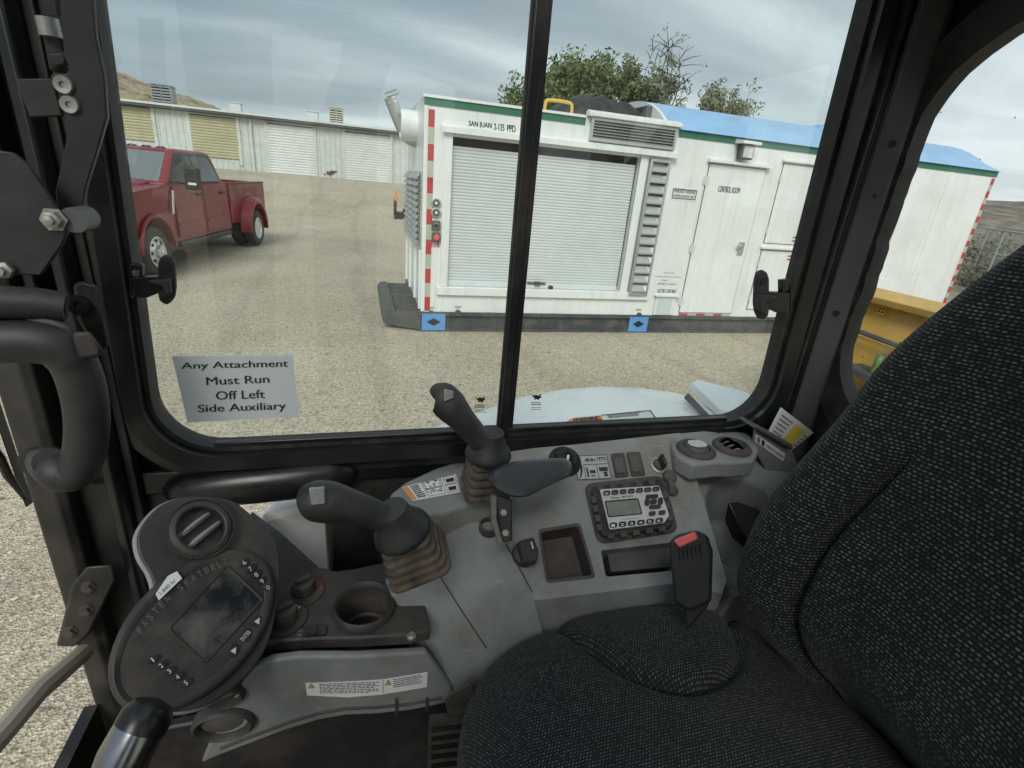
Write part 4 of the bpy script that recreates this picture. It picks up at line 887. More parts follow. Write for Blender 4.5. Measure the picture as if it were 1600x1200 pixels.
fn = thing('chain_link_fence', 'chain link fence with grey top rail and thin posts at the far right', 'fence', (28, 17, 0))
f0 = AZ(1500, 351, 1.9); f1 = AZ(1600, 365, 1.9)
f0 = f1 + (f0 - f1).normalized() * 12; f2 = f1 - (f0 - f1).normalized() * 14
rl = MB().tube([f0, f1, f2], .035, 8).build('top_rail', pbr('galvanised', (0.42, 0.43, 0.42), 0.5, metal=.5), fn)
for k in range(5):
    q = f0.lerp(f2, (k + .45) / 5.0); MB().tube([(q.x, q.y, -.2), (q.x, q.y, 1.93)], .045, 8).build('post', MATS['galvanised'], fn)
wm = bpy.data.materials.new('wire mesh'); wm.use_nodes = True; t = wm.node_tree; t.nodes.clear()
w1 = MB(); dv = (f2 - f0); ln = dv.length; dv.normalize(); nn = int(ln / .28)
for k in range(nn):
    for sg in (1, -1):
        a = f0 + dv * (k * .28); b = a + dv * 1.8 * sg
        if 0 < (b - f0).dot(dv) < ln: w1.prism([(a.x, a.y, .05), (a.x + .004, a.y, .05), (b.x + .004, b.y, 1.85), (b.x, b.y, 1.85)], (0, .004, 0))
w1.build('wire_mesh', MATS['galvanised'], fn, smooth=0); bpy.data.materials.remove(wm)
# ================================================================== the excavator cab around the viewer
YW = 0.80
ex = thing('excavator', 'black framed excavator cab with sliding side window and white engine hood outside', 'excavator', (0.2, 0.3, 0.9))
def P(y, x0, x1, z0, z1, th, name, mat, **k): return MB().box((x0, y, z0), (x1, y + th, z1)).build(name, mat, ex, **k)
def rrect(x0, x1, z0, z1, r, n=10):
    o = []
    for cx, cz, a0 in ((x1 - r, z1 - r, 0), (x0 + r, z1 - r, 90), (x0 + r, z0 + r, 180), (x1 - r, z0 + r, 270)):
        o += [(cx + r * cos(rad(a0 + 90 * i / n)), cz + r * sin(rad(a0 + 90 * i / n))) for i in range(n + 1)]
    return o
def lean(x, z): return x + (.04 if x < .2 else -.03) * (z - 1.7)
def wring(o0, o1, y0, y1, mb=None, y0b=None):
    """ring between two offsets round the side window opening"""
    mb = mb or MB(); q = []
    for o in (o0, o1): q.append([(lean(x, z), z) for x, z in rrect(-.300 - o, .806 + o, 1.677 - o, 2.56 + o, .088 + o)])
    yb = y0 if y0b is None else y0b
    rings = [[Vector((x, y0, z)) for x, z in q[0]], [Vector((x, yb, z)) for x, z in q[1]], [Vector((x, y1, z)) for x, z in q[1]], [Vector((x, y1, z)) for x, z in q[0]]]
    n = len(q[0])
    k = len(mb.v); mb.v += [p for r in rings for p in r]
    for i in range(4):
        j = (i + 1) % 4
        for a in range(n): mb.f.append((k + i * n + a, k + i * n + (a + 1) % n, k + j * n + (a + 1) % n, k + j * n + a))
    return mb
wring(0, .007, .792, .826).build('window_seal', M_rubber, ex, smooth=50)
wring(.0075, .030, .776, .83, y0b=.772).build('window_frame', M_black, ex, smooth=50)
wring(.031, .052, .781, .83, y0b=.786).build('window_frame', M_blackd, ex, smooth=50)
G_side = glass_mat('side glass', (0.955, 0.985, 0.975), 1.8, haze=0.07)
G_rear = glass_mat('rear glass', (0.97, 0.985, 0.98), 0.9, specks=True, haze=0.07)
_in = [(lean(x, z), z) for x, z in rrect(-.300 - .046, .806 + .046, 1.677 - .046, 2.56 + .046, .134)]; _ou = rrect(-.425, .865, 1.60, 2.63, .001)
_wf = MB(); _n = len(_in); _wf.v = [Vector((x, .819, z)) for x, z in _in] + [Vector((x, .819, z)) for x, z in _ou] + [Vector((x, .829, z)) for x, z in _ou] + [Vector((x, .829, z)) for x, z in _in]
for i_ in range(4):
    for a_ in range(_n): _wf.f.append((i_ * _n + a_, i_ * _n + (a_ + 1) % _n, ((i_ + 1) % 4) * _n + (a_ + 1) % _n, ((i_ + 1) % 4) * _n + a_))
_wf.build('window_surround', M_black, ex, smooth=0)
MB().box((-.33, .806, 1.66), (.256, .809, 2.58)).build('window_pane', G_side, ex, smooth=0)
MB().box((.234, .815, 1.66), (.84, .818, 2.58)).build('window_pane', G_side, ex, smooth=0)
dv_ = MB(); dv_.box((.2325, .789, 1.672), (.247, .8055, 2.57)); dv_.box((.2472, .794, 1.672), (.258, .8145, 2.57))
dv_.build('window_divider', M_black, ex, bevel=.0015)
MB().box((.2295, .800, 1.672), (.2323, .8055, 2.57)).build('divider_seal', M_rubber, ex)
# lower sash rail that carries the panes
MB().box((-.225, .793, 1.672), (.72, .805, 1.685)).build('sash_rail', M_black, ex, bevel=.002)
# sill band and the pressed side panel below it, with the small lower window
cut = MB(); cut.prism([(x, .70, z) for x, z in rrect(-.30, -.072, 1.30, 1.583, .035, 5)], (0, .3, 0))
MB().box((-.43, .800, .95), (.92, .828, 1.622)).build('side_panel', M_blackd, ex, cuts=cut, bevel=.003)
MB().box((-.33, .790, 1.600), (.84, .7995, 1.640)).build('sill_band', M_black, ex, bevel=.004)
rg = []
for x, hh, dp in ((-.305, .010, .010), (-.29, .024, .03), (-.26, .032, .042), (-.12, .034, .045), (-.06, .033, .045), (-.025, .022, .032), (-.012, .008, .010)):
    cz = 1.606 + (x + .3) * .05
    rg.append([Vector((x, .7995 - dp * max(0, cos(a)) ** .6, cz + hh * sin(a))) for a in [rad(-90 + 180 * i / 12) for i in range(13)]] + [Vector((x, .8, cz))])
MB().loft(rg).build('pressed_rib', M_black, ex, smooth=60)
MB().box((-.070, .775, 1.00), (.03, .7995, 1.56)).build('panel_post', M_black, ex, bevel=.012)
# front corner pillar: flange, deep channel, inner ridge
def strip(pts, z0, z1, name, mat, **k): return MB().prism([(x, y, z0) for x, y in pts], (0, 0, z1 - z0)).build(name, mat, ex, **k)
strip([(-.470, .79), (-.462, .775), (-.43, .768), (-.418, .775), (-.414, .84), (-.47, .84)], .9, 2.62, 'front_pillar', M_blackd, bevel=.003)
strip([(-.4139, .80), (-.405, .812), (-.372, .812), (-.372, .84), (-.4139, .84)], .9, 2.62, 'pillar_channel', M_black)
strip([(-.3719, .80), (-.366, .764), (-.352, .760), (-.345, .775), (-.345, .835), (-.3719, .835)], .9, 2.62, 'pillar_ridge', M_black, bevel=.003)
strip([(-.4138, .795), (-.408, .783), (-.396, .783), (-.392, .795), (-.392, .8115), (-.4138, .8115)], 1.85, 2.62, 'pillar_ridge', M_black, bevel=.002)
strip([(-.3448, .782), (-.332, .779), (-.332, .8), (-.3448, .8)], .95, 2.62, 'pillar_ridge', M_blackd, bevel=.002)
# rear corner pillar
strip([(.838, .790), (.843, .776), (.850, .776), (.853, .790), (.853, .83), (.838, .83)], .95, 2.62, 'pillar_ridge', M_rubber, bevel=.002)
strip([(.8535, .795), (.858, .781), (.862, .783), (.8655, .776), (.8655, .83), (.8535, .83)], .95, 2.62, 'rear_pillar', M_black, bevel=.002)
M_satin_lit = pbr('satin paint with sky light', (0.095, 0.10, 0.10), 0.4, var=0.2, dirt=(0.11, .10, .085), dscale=10, damt=.5)  # grey raised: sky light on the pillar face is put into the colour
strip([(.8658, .7755), (.904, .758), (.925, .765), (.925, .83), (.8658, .83)], .95, 2.62, 'rear_pillar', M_satin_lit, bevel=.004)
for x_, y_, z_ in ((.886, .7658, 2.215), (.884, .7667, 1.915), (.885, .7662, 2.13)):
    MB().lathe((x_, y_, z_), (-.5, -.86, 0), [(.006 if z_ != 2.13 else .0025, 0), (.006 if z_ != 2.13 else .0025, .0012)], 12).build('bolt_hole', M_dark, ex)
# rear window opening in the rear wall; its sealant edge is rough
RX_ = .920
def yz(o, rg_=0): return rrect(-.25 - o, .757 + o, 1.712 - o, 2.385 + o, .16 + o, 14)
rs = random.Random(31)
i0 = yz(0); o0 = yz(.055)
dense_i = []; dense_o = []
for k in range(len(i0)):
    a, b = Vector((*i0[k], 0)), Vector((*i0[(k + 1) % len(i0)], 0)); c, d = Vector((*o0[k], 0)), Vector((*o0[(k + 1) % len(o0)], 0))
    m_ = max(1, int((b - a).length / .012))
    for j in range(m_): dense_i.append(a.lerp(b, j / m_)); dense_o.append(c.lerp(d, j / m_))
jag = []; wob = 0
for k in range(len(dense_i)):
    wob = wob * .7 + rs.gauss(0, .0011); q = dense_i[k]; e = (dense_o[k] - q).normalized()
    jag.append(q - e * (.006 + wob))
def yzring(A_, B_, x0, x1):
    rings = [[Vector((x0, q.x, q.y)) for q in A_], [Vector((x0, q.x, q.y)) for q in B_], [Vector((x1, q.x, q.y)) for q in B_], [Vector((x1, q.x, q.y)) for q in A_]]
    mb = MB(); n = len(A_); mb.v = [p for r in rings for p in r]
    for i in range(4):
        j = (i + 1) % 4
        for a in range(n): mb.f.append((i * n + a, i * n + (a + 1) % n, j * n + (a + 1) % n, j * n + a))
    return mb
yzring(jag, dense_o, RX_ - .012, RX_ + .02).build('rear_window_sealant', M_rubber, ex, smooth=45)
yzring(dense_o, [Vector((q[0], q[1], 0)) for q in []] or [Vector((min(max(q.x * 1.6 - .16, -.5), .86), min(max((q.y - 2.05) * 1.7 + 2.05, .95), 2.64), 0)) for q in dense_o], RX_ - .004, RX_ + .03).build('rear_wall', M_black, ex)
MB().box((RX_ + .004, -.3, 1.66), (RX_ + .008, .80, 2.45)).build('rear_pane', G_rear, ex, smooth=0)
# roof, headliner and an added, unseen near wall shaped for the window reflections
M_liner = pbr('brown grey headliner', (0.055, 0.053, 0.047), 0.85, bump=.4, bscale=400)
rf = MB(); rf.box((-.50, -.42, 2.56), (-.34, .86, 2.64)); rf.box((.48, -.42, 2.56), (1.0, .86, 2.64)); rf.box((-.34, -.42, 2.56), (.48, -.28, 2.64)); rf.box((-.34, .74, 2.56), (.48, .86, 2.64))
rf.build('roof', M_black, ex)
hl = [(.70, -.30), (.70, .62), (.715, .67), (.75, .70), (.80, .69), (.85, .665), (.908, .66), (.908, -.30)]
MB().prism([(x, y, 2.395) for x, y in hl], (0, 0, .16)).build('headliner', M_liner, ex, bevel=.025, seg=4)
cut = MB()  # openings shaped for the reflections; solid gap stands in for a person
for pts in ([(-.25, 2.46), (-.04, 2.47), (-.052, 2.40), (-.09, 2.32), (-.105, 2.28), (-.14, 2.23), (-.16, 2.10), (-.17, 1.3), (-.33, 1.3)], [(.118, 2.43), (.33, 2.385), (.345, 1.3), (.05, 1.3), (.064, 2.26), (.090, 2.37)], [(.60, 2.3), (.88, 2.3), (.88, 1.75), (.62, 1.75)]):
    cut.prism([(x, -.5, z) for x, z in pts], (0, .2, 0))
MB().box((-.50, -.42, 1.03), (.985, -.39, 2.55)).build('reflection_wall', M_black, ex, cuts=cut)
MB().box((-.50, -.42, .90), (.985, -.36, 1.02)).build('door_sill', M_blackd, ex)
M_floor = pbr('dusty rubber floor', (0.045, 0.038, 0.032), 0.75, dirt=(0.15, 0.105, 0.07), dscale=9, damt=.8, var=.3, dpos=(.4, .65))
MB().box((-.50, -.36, .93), (.95, .80, 1.0)).build('cab_floor', M_floor, ex)
# front screen frame below the viewer's left: lower sill and the vertical wiper outside
MB().box((-.475, -.36, 1.00), (-.455, .77, 1.20)).build('front_apron', M_blackd, ex)
# white hood outside the window
M_hood = pbr('white hood paint', (0.90, 0.91, 0.90), 0.3, coat=.3, var=.02, dirt=(0.6, 0.58, 0.52), dscale=7, damt=.35, dpos=(.55, .75))
top = [AZ(x, y, 1.60) for x, y in ((560, 705), (640, 680), (690, 660), (750, 640), (820, 617), (880, 606), (940, 602), (1000, 604), (1060, 612), (1110, 628), (1180, 655))]
hr = []
for k, q in enumerate(top):
    s = k / (len(top) - 1); col = []
    for tt in range(8):
        f = tt / 7; col.append(Vector((q.x, .84 + (q.y - .84) * (1 - f) , 1.60 - .004 + .022 * sin(pi * min(f, 1) * .5) + .0)))
    edge = [Vector((q.x, q.y + .018, 1.585)), Vector((q.x, q.y + .03, 1.54)), Vector((q.x, q.y + .03, 1.0))]
    hr.append(edge[::-1] + col)
MB().loft(hr, cap=False, closed=False).build('engine_hood', M_hood, ex, smooth=40)
fw = MB(); fh = [AY(395, 800, .95), AY(440, 770, .95), AY(530, 770, .95), AY(530, 1000, .95), AY(520, 960, .95)]
fw.hull([Vector((-.26, .86, 1.30)), Vector((-.19, .86, 1.50)), Vector((.12, .86, 1.575)), Vector((.12, 1.02, 1.57)), Vector((-.12, 1.0, 1.52)), Vector((-.22, 1.0, 1.30)), Vector((.12, .86, 1.0)), Vector((.12, 1.0, 1.0)), Vector((-.26, .86, 1.0)), Vector((-.22, 1.0, 1.0))])
fw.build('engine_hood_side', M_hood, ex, bevel=.02)
hq = [AZ(1075, 618, 1.60), AZ(1085, 612, 1.60), AZ(1160, 632, 1.60), AZ(1240, 700, 1.60), AZ(1120, 662, 1.60)]
MB().prism([q + Vector((0, 0, .016)) for q in hq], (0, 0, .022)).build('hood_flap', M_hood, ex, bevel=.004)
MB().prism([AZ(1069, 622, 1.622), AZ(1075, 616, 1.622), AZ(1112, 655, 1.622), AZ(1107, 660, 1.622)], (0, 0, .004)).build('flap_seal', M_greyd, ex)
hp = Plane(Vector((0, 1, 1.6198)), Vector((1, 1, 1.6198)), Vector((0, .9, 1.6198)))
def HQ(*c): return [AZ(x, y, 1.6215) for x, y in c]
dq = HQ((876, 664), (1030, 664), (1016, 642), (900, 652))
wd = MB().prism(dq, (0, 0, .0012)).build('warning_decal', M_decal, ex)
oq = [p + Vector((0, 0, .0018)) for p in HQ((878, 663.5), (944, 663.5), (940, 650), (893, 655))]
MB().poly(oq).build('warning_band', M_orange, wd)
text_mb('WARNING', [p + Vector((0, 0, .003)) for p in HQ((893, 660.5), (939, 659.0), (935, 651.5), (897, 655))], .03).build('lettering', M_ink, wd)
scribble([p + Vector((0, 0, .003)) for p in HQ((950, 655), (1010, 650), (1005, 644), (946, 650))], 3, 5, random.Random(3)).build('lettering', M_inkg, wd)
ed = MB()
for a, b in (((944, 663.5), (1030, 663.5)), ((1030, 663.5), (1016, 642.5)), ((1016, 642.5), (940, 650))):
    p0, p1 = HQ(a, b); d = (p1 - p0).normalized(); n_ = Vector((-d.y, d.x, 0)) * .0012; ed.prism([p0 - n_ + Vector((0, 0, .002)), p1 - n_ + Vector((0, 0, .002)), p1 + n_ + Vector((0, 0, .002)), p0 + n_ + Vector((0, 0, .002))], (0, 0, .0006))
ed.build('decal_border', M_ink, wd)

# ---------------------------------------------------------------- window latches
def latch(label, cxp, cyp, s):
    y = .775
    lt = thing('window_latch', label, 'latch', AY(cxp, cyp, y), 'finger latches on the side window')
    def Q(dx_, dy_, yy=y): return AY(cxp + dx_ * s, cyp + dy_, yy)
    k1 = [Q(*q) for q in ((18, -38), (26, -42), (36, -38), (40, -26), (42, 10), (40, 24), (34, 34), (24, 36), (16, 30), (14, 20), (14, -28))]
    MB().prism(k1, (0, .010, 0)).build('thumb_plate', M_blackpl, lt, bevel=.003, seg=3)
    br = MB(); br.prism([Q(-30, -28), Q(-10, -26), Q(-10, -6), Q(-15, -6), Q(-15, -18), Q(-26, -18), Q(-26, 26), Q(-30, 26)], (0, .012, 0)); br.prism([Q(-26, -6), Q(24, -8), Q(26, 14), Q(-4, 26), Q(-26, 24)], (0, .014, 0)); br.build('bracket', M_black, lt, bevel=.0015)
    MB().prism([Q(-4, 0, y - .012), Q(32, -4, y - .012), Q(34, 18, y - .012), Q(28, 24, y - .012), Q(20, 8, y - .012)], (0, .012, 0)).build('catch', M_blackpl, lt, bevel=.002)
    for dx_, dy_ in ((27, -24), (28, 28)):
        MB().lathe(Q(dx_, dy_, y), (0, -1, 0), [(.006, 0), (.006, .002), (.0025, .002), (.0025, .001)], 14).build('screw', M_black, lt, smooth=30)
latch('black finger latch at the front edge of the side window, below the pickup', 232, 440, 1.0)
latch('black finger latch at the rear edge of the side window, before the service doors', 1214, 464, -.8)

# ---------------------------------------------------------------- sign stuck on the glass
sq = [AY(x, y, .8035) for x, y in ((293, 660), (467, 651), (457, 555), (269, 557))]
sg = MB().prism(sq, (0, .0015, 0)).build('paper_sign', M_paper, None)
tag(sg, 'white paper sign about attachments taped to the side window glass', 'sign')
for s, bl, br_, tr, tl in (('Any Attachment', (283.5, 579.5), (450, 576.5), (450, 562), (283.5, 566.5)), ('Must Run', (323, 602), (421, 598), (420, 586), (322, 589.5)),
                           ('Off Left', (338, 625), (414, 622), (413, 609), (337, 611.5)), ('Side Auxiliary', (310, 648), (447, 643), (446, 628), (309, 632.5))):
    text_mb(s, [AY(x, y, .8028) for x, y in (bl, br_, tr, tl)], .025, 0).build('lettering', M_ink, sg)
# etched maker marks on the glass: a cat head over rows of tiny print
def mark(x, y, s, yy, name='glass_mark'):
    def q(a, b): return AY(x + a * s, y + b * s, yy)
    mb = MB(); mb.poly([q(*c) for c in ((-9, -6), (-5, -2), (0, -4), (4, -2), (9, -7), (8, -1), (10, 1), (6, 3), (4, 6), (0, 4), (-4, 6), (-3, 2), (-6, 1))])
    o = mb.build(name, M_ink, ex, smooth=0)
    scribble([q(-10, 16), q(10, 16), q(10, 9), q(-10, 9)], 2, 4, random.Random(int(x))).build('mark_print', M_ink, o)
    scribble([q(-10, 25), q(12, 25), q(12, 18), q(-10, 18)], 2, 3, random.Random(int(x) + 1), gap=.6).build('mark_print', M_ink, o)
mark(750, 624, .85, .8055); mark(838, 620, .85, .8143)
q = [AX(x, y, RX_ - .002) for x, y in ((1362, 570), (1368, 574), (1374, 571), (1380, 576), (1377, 578), (1372, 577), (1366, 578))]

# ---------------------------------------------------------------- lift linkage of the front screen, top left
YL = .700
M_plate = pbr('black steel plate', (0.017, 0.0185, 0.019), 0.42, var=.15, dirt=(.06, .055, .048), dscale=14, damt=.4)
def pl_(pts, y, th, name, parent, mat=M_black, bev=.0012, cuts=None): return MB().prism([AY(a, b, y) for a, b in pts], (0, th, 0)).build(name, mat, parent, bevel=bev, cuts=cuts)
lk = thing('screen_linkage', 'black steel lift arm and plate of the front screen with zinc bolts', 'linkage', AY(90, 250, YL))
armp = [(88, -60), (140, -60), (150, 60), (163, 120), (167, 183), (152, 235), (134, 292), (127, 338), (132, 350), (124, 366), (108, 368), (92, 352), (86, 300), (97, 250), (105, 205), (96, 180), (78, 120), (82, 113), (103, 116), (108, 104), (100, 88)]
pl_(armp, YL, .008, 'lift_arm', lk, M_plate)
hole = MB().prism([AY(a, b, YL - .05) for a, b in ((47, 134), (60, 133), (66, 140), (75, 166), (72, 171), (60, 172))], (0, .1, 0))
pl_([(23, 123), (80, 122), (97, 181), (46, 183)], YL - .003, .008, 'striker_tab', lk, M_blackd, cuts=hole)
for x, y, r in ((100, 133, .0092), (110, 164, .0092)):
    q = AY(x, y, YL); MB().lathe(q, (0, -1, 0), [(r, 0), (r, .002), (r * .85, .004), (r * .35, .0035), (r * .3, .0015)], 20).build('bolt_head', M_steel, lk, smooth=40)
pl_([(-40, 230), (18, 238), (40, 255), (75, 305), (92, 335), (105, 362), (95, 385), (63, 430), (-40, 430)], YL - .030, .007, 'pivot_plate', lk, M_plate)
q = AY(85, 343, YL - .030)
MB().lathe(q, (0, -1, 0), [(.0125, 0), (.0125, .002), (.0095, .002), (.009, .009), (.0055, .010), (.005, .014), (.001, .015)], 6).build('pivot_nut', M_steel, lk, smooth=20)
MB().lathe(q + Vector((.016, .022, 0)), (0, -1, 0), [(.013, -.01), (.013, .02)], 20).build('pivot_bush', M_satin_lit, lk)
q = AY(8, 421, YL - .035); MB().lathe(q, (0, -1, 0), [(.009, 0), (.009, .006), (.005, .007), (.005, .012)], 6).build('pivot_nut', M_steel, lk, smooth=20)
g1 = MB(); g1.prism([AY(a, b, .735) for a, b in ((58, 22), (92, 22), (105, 100), (108, 108), (75, 112))], (0, .02, 0)); g1.build('screen_catch', M_blackd, lk, bevel=.004)
MB().tube([AY(73, 28, .73), AY(80, 58, .73)], .010, 12).build('catch_pin', M_steel, lk)
MB().prism([AY(a, b, .722) for a, b in ((70, 82), (98, 78), (107, 92), (104, 104), (88, 108), (76, 100))], (0, .02, 0)).build('catch_hook', M_blackd, lk, bevel=.004)

# ---------------------------------------------------------------- grab handle
gh = thing('grab_handle', 'thick black moulded grab handle on the front cab pillar', 'handle', AY(60, 600, .66))
cp = spline([AY(-70, 540, .64), AY(20, 532, .645), AY(88, 540, .65), AY(118, 572, .655), AY(134, 630, .66), AY(135, 690, .665), AY(122, 733, .665), AY(102, 742, .665), AY(88, 735, .668), AY(74, 722, .70)], 6)
nn = len(cp); rr_ = [.024 if i < nn * .3 else (.0228 - .002 * (i - nn * .3) / (nn * .7)) for i in range(nn)]
MB().tube(cp, rr_, 18).build('grip_loop', M_grip, gh, smooth=60)
MB().tube([AY(-60, 470, .64), AY(60, 474, .655), AY(104, 480, .66)], [.018, .017, .016], 16).build('pivot_barrel', M_grip, gh, smooth=50)
MB().lathe(AY(103, 478, .659), AY(120, 482, .662) - AY(60, 474, .655), [(.010, .0), (.010, .0015)], 14).build('barrel_hole', M_dark, gh)
MB().hull([AY(a, b, y) for y in (.645, .685) for a, b in ((-60, 492), (70, 492), (112, 505), (130, 535), (128, 565), (-60, 560))]).build('handle_housing', M_grip, gh, bevel=.009, seg=4)
MB().hull([AY(a, b, y) for y in (.635, .665) for a, b in ((112, 520), (140, 517), (160, 545), (158, 558), (122, 560))]).build('release_button', M_blackpl, gh, bevel=.004)
MB().hull([AY(a, b, y) for y in (.70, .74) for a, b in ((114, 445), (128, 438), (152, 445), (168, 540), (170, 545), (148, 545), (122, 500))]).build('mount_bracket', M_blackd, gh, bevel=.004)
MB().lathe(AY(125, 476, .699), (0, -1, 0), [(.012, 0), (.012, .004), (.005, .004), (.005, .002)], 16).build('mount_screw', M_black, gh, smooth=30)
MB().tube([AY(78, 722, .665), AY(66, 720, .72), AY(64, 716, .775)], [.017, .017, .016], 14).build('lower_foot', M_grip, gh, smooth=50)
MB().lathe(AY(62, 720, .765), (0, -1, 0), [(.022, 0), (.022, .008), (.018, .009)], 16).build('foot_collar', M_rubber, gh)

# ---------------------------------------------------------------- things at the lower left
wp = thing('wiper', 'black windscreen wiper blade hanging outside the front opening', 'wiper', AX(20, 720, -.50))
def W(x, y, o=0): return AX(x, y, -.52 + o)
MB().hull([W(-30, 590, o) for o in (0, .012)] + [W(-14, 585, o) for o in (0, .012)] + [W(52, 785, o) for o in (0, .012)] + [W(40, 793, o) for o in (0, .012)]).build('blade', M_rubber, wp, bevel=.002)
MB().tube([W(-40, 660, .01), W(0, 715, .016), W(12, 742, .014), W(40, 780, .01)], [.005, .006, .006, .003], 8).build('arm', M_black, wp)
lb = thing('lever_bracket', 'black steel bracket with hex bolts low at the front pillar', 'bracket', AY(130, 930, .745))
MB().hull([AY(a, b, y) for y in (.745, .767) for a, b in ((112, 915), (135, 885), (175, 882), (182, 905), (140, 990), (118, 1010), (88, 1010), (95, 985))]).build('plate', M_blackd, lb, bevel=.004)
for x, y in ((138, 916), (135, 952), (110, 985)):
    MB().lathe(AY(x, y, .745), (0, -1, 0), [(.010, 0), (.010, .002), (.007, .002), (.007, .008)], 6).build('hex_bolt', pbr('dull bolt', (.12, .115, .11), .5, metal=.7, dirt=DUST, dscale=60, damt=.6), lb, smooth=20)
kl = thing('travel_lever', 'bare shiny steel lever tube rising from the cab floor', 'lever', AZ(180, 1260, 1.05))
MB().tube([AY(150, 1300, .34), AY(195, 1180, .36), AY(232, 1115, .38)], .021, 18).build('tube', pbr('polished steel', (0.35, 0.36, 0.38), 0.22, metal=1.0, dirt=(.1, .09, .08), dscale=20, damt=.4), kl)
MB().lathe(AY(232, 1115, .38), AY(232, 1115, .38) - AY(195, 1180, .36), [(.0215, -.012), (.0215, 0), (.016, .008), (.004, .012)], 18).build('end_cap', M_black, kl)
sd_ = MB().tube([AX(-60, 1215, -.44), AX(0, 1150, -.44), AX(60, 1080, -.44), AX(130, 1020, -.44)], .014, 10)
tag(sd_.build('door_seal', pbr('beige seal', (0.36, 0.33, 0.26), 0.7), None), 'beige tubular seal strip along the front floor edge', 'seal')
# ================================================================== side console
M_vane = pbr('pale vane plastic', (.36, .38, .37), .4, dirt=DUST, dscale=30, damt=.3)
QP = Plane(AY(800, 712, .765), AY(1060, 678, .765), AY(900, 930, .55))       # the sloped instrument panel
cs = thing('side_console', 'grey moulded side console with sloped instrument panel and dusty cup holder deck', 'console', (.2, .6, 1.3))
def qprism(pts, h0, h1, pl=QP, down=None):
    if down: return MB().prism([pl(x, y, h1) for x, y in pts], (0, 0, -down))
    return MB().prism([pl(x, y, h0) for x, y in pts], pl.n * (h1 - h0))
def qcut(pts, h0, h1, pl=QP): return MB().prism([pl(x, y) + pl.n * h0 for x, y in pts], pl.n * (h1 - h0))
def qbuild(pts, h0, h1, name, mat, parent=cs, pl=QP, down=None, **k): return qprism(pts, h0, h1, pl, down).build(name, mat, parent, **k)
def rr_px(x0, y0, x1, y1, r, skew=0.0, sk2=0.0, n=4):
    """rounded rectangle in photo pixels, sheared like the panel"""
    o = []
    for cx, cy, a0 in ((x1 - r, y1 - r, 0), (x0 + r, y1 - r, 90), (x0 + r, y0 + r, 180), (x1 - r, y0 + r, 270)):
        for i in range(n + 1):
            a = rad(a0 + 90 * i / n); x = cx + r * cos(a); y = cy + r * sin(a)
            o.append((x + skew * (y - y0), y + sk2 * (x - x0)))
    return o
def rq(c, r, n=4):
    """rounded quad through four photo corners"""
    o = []; m = len(c)
    for i in range(m):
        a, b, d = Vector(c[i - 1]), Vector(c[i]), Vector(c[(i + 1) % m]); u = (a - b).normalized(); v = (d - b).normalized()
        for k in range(n + 1):
            t = k / n; p0 = b + u * r; p1 = b + v * r; q = p0 * (1 - t) ** 2 + b * 2 * t * (1 - t) + p1 * t * t; o.append((q.x, q.y))
    return o
def grow(c, g):
    m = sum((Vector(q) for q in c), Vector((0, 0))) / len(c); return [tuple(m + (Vector(q) - m) * g) for q in c]
# main sloped panel with its tray, lower slot and radio pocket cut in
tray = rq([(842, 829), (905, 819), (929, 901), (855, 909)], 6); slot = rq([(939, 860), (1056, 847), (1059, 891), (947, 901)], 4); rpk = rq([(914, 762), (1035, 749), (1056, 830), (936, 848)], 14)
cuts = qcut(tray, -.05, .03); _c2 = qcut(slot, -.085, .03); cuts.add(_c2.v, _c2.f)
qbuild([(786, 704), (900, 694), (1062, 676), (1080, 720), (1105, 800), (1136, 905), (1128, 928), (1050, 912), (836, 938), (800, 870), (772, 780)], 0, 0, 'instrument_panel', M_grey, down=.17, cuts=cuts, bevel=.004, seg=3)
qbuild(rq(grow([(939, 860), (1056, 847), (1059, 891), (947, 901)], .99), 4), -.05, -.024, 'slot_shade', M_greyd)  # dark plate in place of the shade inside the slot
# tray lining and rim
tr_o = [QP(x, y, .0015) for x, y in rq(grow([(842, 829), (905, 819), (929, 901), (855, 909)], 1.05), 7)]; tr_i = [QP(x, y, .0015) for x, y in rq(grow([(842, 829), (905, 819), (929, 901), (855, 909)], .93), 5)]
tb = [p - QP.n * .043 for p in tr_i]
MB().loft([tr_o, tr_i, [p - QP.n * .040 for p in [QP(x, y, .0015) for x, y in rq(grow([(842, 829), (905, 819), (929, 901), (855, 909)], .88), 4)]]], cap=False).poly([p - QP.n * .0398 for p in [QP(x, y, .0015) for x, y in rq(grow([(842, 829), (905, 819), (929, 901), (855, 909)], .885), 4)]]).build('tray_liner', M_brownpl, cs, smooth=30)
# rear block with the deep storage bin
S2 = Plane(AY(1056, 676, .768), AY(1215, 692, .768), AY(1130, 900, .585))
bin_ = [(1112, 742), (1120, 728), (1140, 721), (1172, 722), (1206, 735), (1236, 800), (1225, 858), (1165, 860), (1140, 842), (1120, 800)]
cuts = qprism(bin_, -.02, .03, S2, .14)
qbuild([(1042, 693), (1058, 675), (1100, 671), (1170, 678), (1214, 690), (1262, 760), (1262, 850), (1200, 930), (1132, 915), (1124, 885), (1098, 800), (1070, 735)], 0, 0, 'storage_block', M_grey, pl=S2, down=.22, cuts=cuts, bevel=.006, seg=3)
qbuild([(1117, 792), (1135, 783), (1165, 780), (1200, 783), (1238, 800), (1236, 858), (1166, 860), (1140, 842)], -.075, -.034, 'cup_hole_shade', M_black, pl=S2, bevel=.003)  # black plate standing in for the dark depth of the cup hole
q = S2(1128, 778, -.05); MB().obox(q, (.007, 0, 0), (0, .007, 0), (0, 0, .007)).build('power_socket', M_black, cs, bevel=.002)
